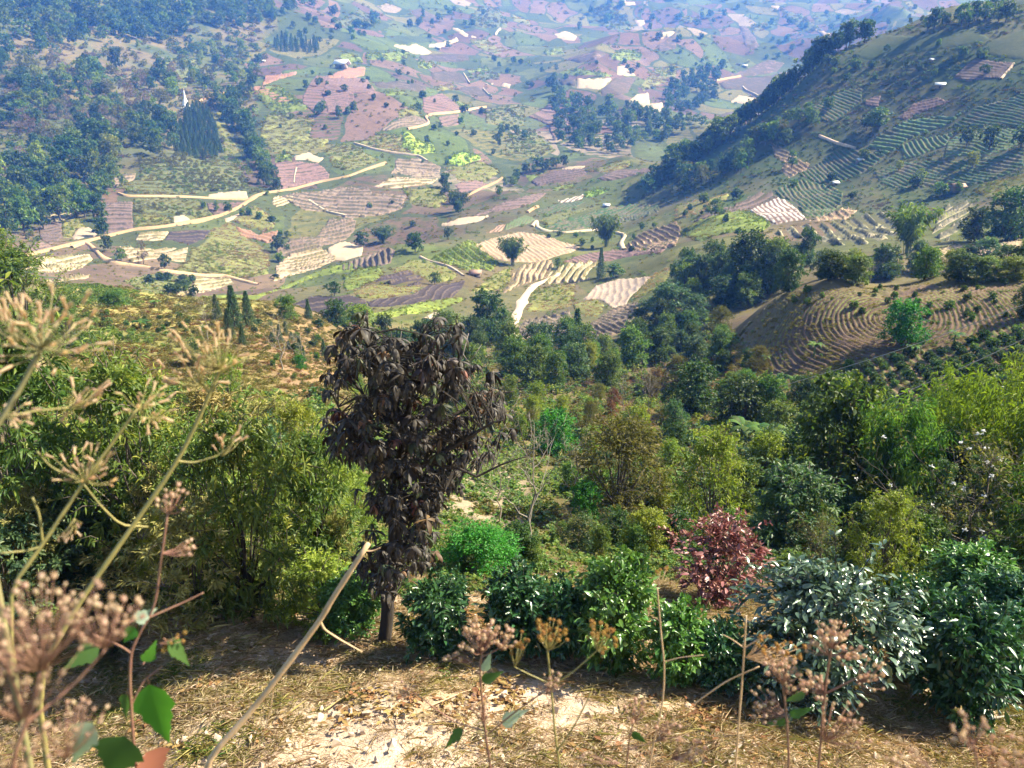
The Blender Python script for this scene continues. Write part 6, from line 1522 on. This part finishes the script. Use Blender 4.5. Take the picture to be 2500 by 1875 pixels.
class Weed:
    def __init__(s, name, label, dist, root, mat):
        s.d = dist; s.mat = mat
        b = at(root[0], root[1], dist); x, y = b.x, b.y; s.base = Vector((x, y, float(H(x, y))))
        s.t = thing(name, label, 'weed', s.base); s.inv = Matrix.Translation(s.base).inverted(); s.root = root; s.stem = MB()
    def P(s, q): return at(q[0], q[1], s.d + (q[2] if len(q) > 2 else 0))
    def stalk(s, pts, r0, r1, rooted=False):
        p = [s.P(q) for q in pts]
        if rooted: p = [s.base - Vector((0, 0, .03)), s.base.lerp(p[0], .5)] + p
        tt = np.linspace(0, 1, len(p)); ts = np.linspace(0, 1, len(p) * 4)
        P_ = np.stack([np.interp(ts, tt, [q[i] for q in p]) for i in range(3)], 1)
        for _ in range(2): P_[1:-1] = (P_[:-2] + 2 * P_[1:-1] + P_[2:]) / 4
        rr_ = np.linspace(px(r0 * .72) * s.d, px(r1 * .72) * s.d, len(P_)); rr_[::4] *= 1.12
        s.stem.tube(P_, rr_, 8)
    def head(s, c, rad, n_, kind, size, frm, flat=.6, droop=0.0):
        """umbel of n florets centred at pixel c, stalks meeting at frm"""
        C = s.P(c); J = s.P(frm); hd = link('seed_head', None, None)
        n_ = int(n_ * (1.7 if kind == 'pink' else 1.35)); rad = rad * (.80 if kind == 'pink' else .92); pm = MB(); U = (C - J).normalized(); ps = []
        for i in range(n_):
            a = i * 2.39996; q = math.sqrt((i + .5) / n_) * px(rad) * s.d
            off = Vector((math.cos(a) * q, math.sin(a) * q * .8, math.sin(a * 1.7) * q * flat)) + Vector(rng.normal(size=3) * px(rad) * s.d * .14)
            p = C + off; ps.append(p); m_ = J.lerp(p, .55) + Vector((0, 0, -.1 * (p - J).length)); pm.tube([J, m_, p], [px(1.1) * s.d, px(.75) * s.d, px(.6) * s.d], 4)
        me = pm.mesh('seed_head', s.mat, True); bpy.data.objects.remove(hd)
        hd = link('seed_head', me, s.t); hd.matrix_parent_inverse = s.inv
        for p in ps:
            o = link('floret', random.choice(FLO[kind]), hd); sz = px(size) * s.d * random.uniform(.5, .95) * (.80 if kind == 'dry' else .56 if kind == 'pink' else .66)
            d = ((p - J).normalized() + Vector(rng.normal(size=3) * .35) + Vector((0, 0, .25 - droop)))
            o.matrix_basis = Matrix.Translation(p) @ d.to_track_quat('Z', 'Y').to_matrix().to_4x4() @ Matrix.Scale(sz, 4)
    def leaf(s, a, b, wpx, mat, tilt=0.0, droop=.12, serr=.12):
        A_, B_ = s.P(a), s.P(b); L = (B_ - A_).length
        me = blade(mat, 1, px(wpx) * s.d / L, droop, .25, 10, serr)
        o = link('leaf', me, s.t); X_ = (B_ - A_).normalized(); Z_ = (-(A_ + B_) / 2).normalized(); Z_ = (Z_ - X_ * Z_.dot(X_)).normalized(); Y_ = Z_.cross(X_)
        Mx = Matrix((X_, Y_, Z_)).transposed().to_4x4() @ Matrix.Rotation(tilt, 4, 'X')
        o.matrix_parent_inverse = s.inv; o.matrix_basis = Matrix.Translation(A_) @ Mx @ Matrix.Scale(L, 4)
        s.stem.tube([A_ + (A_ - B_).normalized() * L * .12, A_], px(1.6) * s.d, 5)
    def done(s):
        o = link('stem', s.stem.mesh('stem', s.mat, True), s.t); o.matrix_parent_inverse = s.inv
# a broken bare stalk
w1 = Weed('dry_stalk', 'thick bare broken stalk leaning across the straw slope', 1.15, (330, 1760), M_stem_t)
w1.stalk([(425,1665),(550,1530),(692,1340),(720,1290),(796,1174)], 11, 7.5, True); w1.stalk([(692,1342),(700,1360),(740,1385),(782,1408)], 4, 2); w1.stalk([(792,1190),(806,1190),(822,1183)], 2, 1); w1.stalk([(590,1490),(585,1530),(565,1600)], 2, 1.2); w1.done()
# tall dried umbels on the left
w2 = Weed('seeding_weed', 'tall yellow stemmed weed with dried tan seed heads at left', .95, (110, 1760), M_stem_y)
w2.stalk([(60,1500),(165,1310),(270,1160),(382,1000),(432,900),(470,810),(490,775)], 8.5, 4, True)
w2.stalk([(470,810),(500,790),(530,776)], 3, 2); w2.stalk([(452,850),(438,830),(432,822)], 3, 2); w2.stalk([(384,996),(420,1000),(470,985),(495,965)], 3, 1.5)
w2.stalk([(270,1135),(250,1125),(215,1090),(180,1045)], 3, 2); w2.stalk([(270,1135),(320,1138)], 3, 2)
w2.head((448,755),62,24,'dry',26,(478,800)); w2.head((412,808),48,18,'dry',26,(434,832)); w2.head((495,955),30,8,'dry',26,(480,985)); w2.done()
w3 = Weed('seeding_weed', 'weed with a forked yellow stem and small dried heads at left', .85, (-90, 1700), M_stem_y)
w3.stalk([(0,1300),(90,1180),(175,1050),(240,960),(300,880)], 6.5, 3.5, True); w3.stalk([(92,1170),(85,1110),(70,1075)], 3, 2.5); w3.stalk([(90,1180),(60,1190),(0,1195)],3,2)
w3.stalk([(285,900),(330,905),(350,885)], 2.5, 2); w3.stalk([(175,1040),(110,1010),(80,975)],2.5,1.8)
w3.head((190,1010),48,20,'dry',27,(180,1040)); w3.head((310,868),42,15,'dry',25,(300,885)); w3.head((338,900),24,7,'dry',25,(325,905),droop=.8); w3.head((150,1148),30,9,'dry',24,(160,1120),droop=.5); w3.head((185,860),40,13,'dry',28,(150,880)); w3.stalk([(0,905),(60,890),(150,880)],3,2); w3.done()
w4 = Weed('seeding_weed', 'thick stemmed weed with the largest dried seed head at the left edge', .75, (-200, 1300), M_stem_g)
w4.stalk([(-60,1010),(0,910),(50,830),(88,752)], 10, 6, True); w4.head((88,712),92,46,'dry',32,(88,752)); w4.head((25,905),40,12,'dry',26,(10,900),droop=.9); w4.head((15,690),40,12,'dry',30,(40,740)); w4.done()
# blurred brown flower mass lower left
w5 = Weed('flowering_weed', 'nearest weed with a broad blurred pinkish brown flower mass at lower left', .48, (60, 1800), M_stem_p)
w5.stalk([(10,1680),(60,1560),(90,1440)], 7, 5, True); w5.stalk([(60,1560),(160,1480),(230,1400)], 5, 3); w5.stalk([(60,1560),(20,1450),(-10,1400)],5,3)
w5.head((60,1330),150,46,'pink',30,(90,1450),.25); w5.head((230,1335),90,26,'pink',28,(225,1400),.3); w5.head((30,1460),110,24,'pink',28,(40,1560),.3); w5.head((150,1560),90,20,'pink',26,(140,1640),.4); w5.head((20,1620),90,18,'pink',26,(10,1690),.4)
w5.leaf((200,1560),(150,1655),70,M_leafw,.3); w5.done()
w6 = Weed('leafy_weed', 'weed with a bright green pointed leaf and purplish stem at lower left', .8, (300, 1780), M_stem_p)
w6.stalk([(295,1670),(288,1600),(280,1480),(282,1410),(300,1370),(335,1310),(345,1230),(362,1110)], 5, 3, True); w6.stalk([(282,1410),(260,1395),(200,1370)],3,2); w6.stalk([(320,1335),(400,1300),(440,1280)],3,1.5); w6.stalk([(285,1520),(310,1470),(350,1440)],3,2)
w6.leaf((322,1478),(362,1622),92,M_leafv,.35); w6.leaf((360,1385),(418,1438),46,M_leafd,-.6); w6.leaf((215,1400),(130,1445),52,M_leafd,.5); w6.leaf((270,1590),(235,1690),120,M_leafd,.2); w6.leaf((315,1625),(350,1690),90,M_leafr,-.2); w6.leaf((312,1430),(340,1385),36,M_leafv,.5); w6.leaf((290,1340),(340,1315),34,M_leafw,.2); w6.leaf((292,1355),(265,1390),36,M_leafv,.1); w6.leaf((275,1500),(265,1560),40,M_leafd,.9)
w6.head((368,1080),34,12,'pink',22,(362,1110)); w6.head((398,1190),26,9,'pink',20,(350,1195)); w6.head((375,1385),30,7,'fuzz',22,(345,1390)); w6.done()
# pink and tan heads in the middle
w7 = Weed('flowering_weed', 'weed with a round pink flower cluster before the tea row', .95, (1075, 1800), M_stem_p)
w7.stalk([(1062,1670),(1050,1600),(1040,1500),(1036,1440),(1042,1408)], 5, 3.2, True); w7.stalk([(1052,1580),(980,1560),(900,1500),(870,1480)],3,1.5); w7.stalk([(1055,1585),(1110,1540),(1180,1490),(1200,1470)],3,1.5); w7.stalk([(1040,1420),(1080,1400),(1110,1395)],2.5,1.6)
w7.head((1035,1375),48,30,'pink',26,(1040,1412)); w7.head((1088,1382),34,16,'pink',24,(1080,1402)); w7.head((985,1415),24,8,'pink',24,(1020,1430)); w7.head((1035,1525),34,12,'pink',22,(1045,1560),.8); w7.head((865,1495),28,8,'pink',20,(885,1500)); w7.head((1190,1480),34,10,'pink',20,(1180,1500),.8)
w7.leaf((1045,1450),(1062,1408),26,M_leafw,.3); w7.leaf((1040,1470),(1090,1452),34,M_leafd,.4); w7.leaf((1085,1565),(1140,1530),44,M_leafw,-.4); w7.leaf((1000,1575),(955,1620),32,M_leafd,.3); w7.done()
w8 = Weed('seeding_weed', 'yellow stemmed weed with two tan fuzzy heads in the middle', 1.0, (1225, 1800), M_stem_y)
w8.stalk([(1212,1670),(1200,1600),(1192,1500),(1186,1440),(1182,1400)], 4.5, 3, True); w8.stalk([(1196,1480),(1240,1450),(1290,1405)],3,2.2); w8.stalk([(1196,1480),(1150,1460),(1110,1440)],2.5,1.5); w8.stalk([(1205,1620),(1240,1570),(1275,1500)],3,2)
w8.head((1192,1362),44,22,'fuzz',27,(1184,1405)); w8.head((1300,1368),44,22,'fuzz',27,(1290,1405)); w8.head((1120,1392),26,10,'fuzz',24,(1112,1440)); w8.done()
w9 = Weed('dry_stalk', 'thin upright tan stalk with thorny nodes in the middle right', 1.2, (1395, 1800), M_stem_t)
w9.stalk([(1400,1670),(1415,1590),(1432,1520),(1436,1440),(1428,1370),(1420,1270)], 3.6, 2.2, True); w9.stalk([(1434,1430),(1470,1420),(1520,1415)],2,1.2); w9.head((1436,1230),16,4,'fuzz',20,(1422,1268)); w9.stalk([(1428,1345),(1418,1335),(1408,1333)],1.6,1); w9.done()
w10 = Weed('dry_stalk', 'brown dried stalk with a withered head before the silvery bush', 1.25, (1590, 1800), M_stem_t)
w10.stalk([(1588,1670),(1596,1560),(1605,1450),(1612,1330)], 4, 2.5, True); w10.stalk([(1608,1400),(1580,1380),(1560,1370)],2,1); w10.stalk([(1608,1400),(1640,1380),(1660,1372)],2,1); w10.stalk([(1500,1520),(1570,1470),(1640,1440)],2.5,2); w10.head((1678,1405),54,26,'fuzz',22,(1612,1420),.4); w10.done()
w11 = Weed('flowering_weed', 'tall pink budded weed standing before the silvery bush', 1.0, (1760, 1800), M_stem_p)
w11.stalk([(1768,1670),(1776,1560),(1784,1470),(1796,1400)], 4.5, 3, True); w11.stalk([(1780,1500),(1840,1470),(1880,1450)],3,1.6); w11.stalk([(1790,1420),(1830,1405)],2.5,1.6)
w11.head((1800,1372),40,18,'pink',24,(1796,1400)); w11.head((1765,1392),26,9,'pink',22,(1790,1415)); w11.head((1835,1415),28,10,'pink',22,(1810,1420)); w11.head((1880,1462),36,12,'pink',20,(1850,1475)); w11.head((1758,1478),34,12,'pink',22,(1780,1500)); w11.head((1820,1560),60,16,'pink',22,(1780,1600),.9); w11.leaf((1740,1500),(1690,1515),24,M_leafd,.4); w11.done()
w12 = Weed('flowering_weed', 'pink budded weed left of the tall one before the silvery bush', .95, (1700, 1800), M_stem_p)
w12.stalk([(1706,1670),(1700,1560),(1694,1500),(1690,1470)], 4.5, 3, True); w12.head((1690,1438),46,20,'pink',24,(1692,1478)); w12.head((1720,1480),28,9,'pink',22,(1698,1500)); w12.head((1650,1525),40,14,'pink',22,(1698,1545),.8); w12.leaf((1705,1545),(1760,1530),26,M_leafd,.3); w12.leaf((1700,1560),(1650,1560),24,M_leafd,.4); w12.done()
w13 = Weed('flowering_weed', 'blurred pink budded weed in the lower right corner', .55, (2110, 1800), M_stem_p)
w13.stalk([(2120,1690),(2110,1640),(2100,1600)], 5, 3, True); w13.head((2095,1580),44,12,'pink',26,(2100,1612)); w13.head((2185,1640),60,14,'pink',26,(2140,1680)); w13.head((1950,1640),50,12,'pink',22,(2060,1690)); w13.done()
w14 = Weed('flowering_weed', 'small pink budded weed right of the thin tan stalk', .9, (1360, 1800), M_stem_p)
w14.stalk([(1352,1670),(1360,1590),(1370,1555)], 3.5, 2.4, True); w14.stalk([(1355,1620),(1420,1600),(1470,1590)],2.5,1.6); w14.head((1372,1538),34,13,'pink',22,(1370,1560)); w14.head((1440,1575),34,12,'pink',22,(1420,1600)); w14.head((1490,1620),40,14,'pink',22,(1450,1640)); w14.head((1270,1630),30,8,'pink',20,(1340,1650)); w14.leaf((1365,1580),(1400,1610),24,M_leafd,.4); w14.done()

# ------------------------------------------------------------------ sticks on the slope, wires, huts, spire
def stick(label, pts, r0, mat=BARKP):
    P_ = []
    for u, v in pts:
        x, y, z, r = ground([u], [v], 3, 16); P_.append((float(x[0]), float(y[0]), float(z[0]) + .03))
    mb = MB(); mb.tube(P_, np.linspace(r0, r0 * .5, len(P_)), 7); link('fallen_stick', mb.mesh('fallen_stick', mat, True), None, label, 'stick')
stick('pale fallen stick on the bare earth at lower right', [(2080,1562),(2150,1555),(2215,1548)], .02)
stick('short pale stick on the straw at the lower right', [(1570,1655),(1590,1625),(1612,1598)], .02)
stick('thin straw coloured stick on the slope below the tea bush at right', [(1930,1590),(1990,1578),(2060,1590)], .008, M_stem_t)
stick('light green cut stem lying on the pale earth', [(700,1540),(760,1500),(800,1460)], .010, M_stem_y)
stick('thin tan twig lying below the wilted tree', [(930,1530),(1000,1500),(1040,1490)], .007, M_stem_t)
M_wire = plain('grey_cable', (0.35, 0.35, 0.35), (0.25, 0.25, 0.25), 3, 0.4)
for l_, a, b, sag, d0, d1 in (('upper thin cable crossing in front of the round hill', (1650,845), (2260,640), 9, 52, 40), ('lower bright cable crossing in front of the crop rows', (1680,950), (2280,700), 12, 42, 28)):
    P_ = []
    for t in np.linspace(0, 1, 24):
        p = at(a[0] + (b[0] - a[0]) * t, a[1] + (b[1] - a[1]) * t + sag * math.sin(math.pi * t), d0 + (d1 - d0) * t); P_.append(p)
    mb = MB(); mb.tube(P_, .017, 5); link('power_cable', mb.mesh('power_cable', M_wire, True), None, l_, 'cable')
M_wall = plain('hut_plank_wall', (0.30, 0.23, 0.16), (0.20, 0.15, 0.11), 2, 0.9); M_roofw = plain('white_metal_roof', (0.75, 0.74, 0.72), (0.6, 0.6, 0.6), 1, 0.4); M_roofr = plain('rusty_roof', (0.34, 0.20, 0.14), (0.25, 0.15, 0.11), 1, 0.7)
M_wht = plain('whitewash', (0.80, 0.79, 0.76), (0.72, 0.70, 0.66), 1, 0.7); M_gold = plain('gilded_tip', (0.7, 0.5, 0.15), (0.6, 0.4, 0.1), 3, 0.35, 0.7); M_door = plain('dark_doorway', (0.03, 0.025, 0.02), (0.05, 0.04, 0.03), 3, 0.9)
def hut(z_, x_, y_, wpx, label, roof, rr, long=1.5):
    u, v = zpt(z_, x_, y_); x, y, z, r = ground([u], [v], *rr); s = wpx * float(r[0]) / (F / K); w_, d_, h_ = s, s / long, s * .34
    t = thing('hut', label, 'hut', (float(x[0]), float(y[0]), float(z[0])), random.uniform(-.5, .5))
    mb = MB(); mb.box(-w_ / 2, w_ / 2, -d_ / 2, d_ / 2, -h_ * .5, h_); link('wall', mb.mesh('wall', M_wall), t)
    mb = MB(); e = .16 * w_; rh = h_ * .75
    V = [(-w_/2-e, -d_/2-e, h_*.9), (w_/2+e, -d_/2-e, h_*.9), (w_/2+e, 0, h_+rh), (-w_/2-e, 0, h_+rh), (-w_/2-e, d_/2+e, h_*.9), (w_/2+e, d_/2+e, h_*.9)]
    V2_ = [(a, b, c + .06 * w_) for a, b, c in V]
    mb.add(V + V2_, None, [(0,1,2,3),(3,2,5,4),(6,9,8,7),(9,10,11,8),(0,6,7,1),(1,7,8,2),(2,8,11,5),(0,3,9,6),(3,4,10,9),(4,5,11,10)]); link('roof', mb.mesh('roof', roof), t)
    mb = MB(); mb.box(-w_ * .1, w_ * .1, -d_ / 2 - .04, -d_ / 2 + .02, -h_ * .3, h_ * .75); link('door', mb.mesh('door', M_door), t)
hut(3,1670,555,14,'bright white roofed hut high on the right hill',M_roofw,R5); hut(3,1160,1026,12,'small white roofed hut among the green rows of the right hill',M_roofw,R5,2.2); hut(3,1005,1170,12,'white roofed hut at the lower edge of the green rows',M_roofw,R5)
hut(3,1780,1205,20,'brown roofed hut at the foot of the right hill',M_roofr,R5); hut(3,1618,388,8,'tiny white roofed hut near the top of the right hill',M_roofw,R5); hut(3,436,426,8,'tiny white hut on the hazy brown slope',M_roofw,R2)
hut(2,698,312,9,'small white roofed house by the pale far plots',M_roofw,R2); hut(2,90,436,26,'long house with a white roof beside the red far plot',M_roofw,R2,3); hut(2,1765,1312,12,'small hut on the dark rows of the middle spur',M_roofw,R3)
hut(5,935,192,22,'grey roofed field hut under the green dome of the spur',M_roofr,R4); hut(1,1600,408,6,'left one of the two white roofs above the left slope',M_roofw,R1); hut(1,1668,393,6,'right one of the two white roofs above the left slope',M_roofw,R1)
hut(2,1870,10,7,'tiny pale house near the top of the far slope',M_roofw,R2)
x, y, z, r = ground([402], [236], 300, 900); hh = 38 * float(r[0]) / (F / K)
t = thing('pagoda', 'slim white spired pagoda above the pine grove', 'pagoda', (float(x[0]), float(y[0]), float(z[0])))
def lathe(prof, k=14):
    mb = MB(); V = [(q * math.cos(a), q * math.sin(a), h) for q, h in prof for a in np.arange(k) * 6.283 / k]
    mb.add(V, None, [(i * k + j, i * k + (j + 1) % k, (i + 1) * k + (j + 1) % k, (i + 1) * k + j) for i in range(len(prof) - 1) for j in range(k)]); return mb
mb = MB(); mb.box(-.42 * hh, .42 * hh, -.3 * hh, .3 * hh, -.15 * hh, .10 * hh); link('platform', mb.mesh('platform', M_wht), t)
link('bell', lathe([(.20*hh,.10*hh),(.20*hh,.16*hh),(.16*hh,.2*hh),(.15*hh,.3*hh),(.11*hh,.42*hh),(.07*hh,.5*hh)]).mesh('bell', M_wht, True), t)
link('spire', lathe([(.07*hh,.5*hh),(.05*hh,.62*hh),(.035*hh,.75*hh),(.02*hh,.9*hh)]).mesh('spire', M_wht, True), t)
link('finial', lathe([(.02*hh,.9*hh),(.03*hh,.93*hh),(.004*hh,1.02*hh)]).mesh('finial', M_gold, True), t)
# ------------------------------------------------------------------ the air
zmin = float(min(ZZ.min(), VB[:, 2].min())) - 2.0
zmax = max(float(ZZ.max()), float(VB[:, 2].max()), 60.0) + 30.0
hb = MB(); hb.box(-5200, 5200, -5200, 5200, zmin, zmax)
hm = bpy.data.materials.new('blue_air'); hm.use_nodes = True
hn = hm.node_tree; hn.nodes.remove(hn.nodes['Principled BSDF'])
pv = hn.nodes.new('ShaderNodeVolumePrincipled')
pv.inputs['Color'].default_value = (0.085, 0.26, 0.90, 1); pv.inputs['Density'].default_value = 0.00040
pv.inputs['Absorption Color'].default_value = (1, 1, 1, 1)
pv.inputs['Anisotropy'].default_value = 0.0
hn.links.new(pv.outputs[0], hn.nodes['Material Output'].inputs['Volume'])
haze = link('haze', hb.mesh('haze', hm), kind='stuff')
haze['label'] = 'thin blue haze filling the valley'
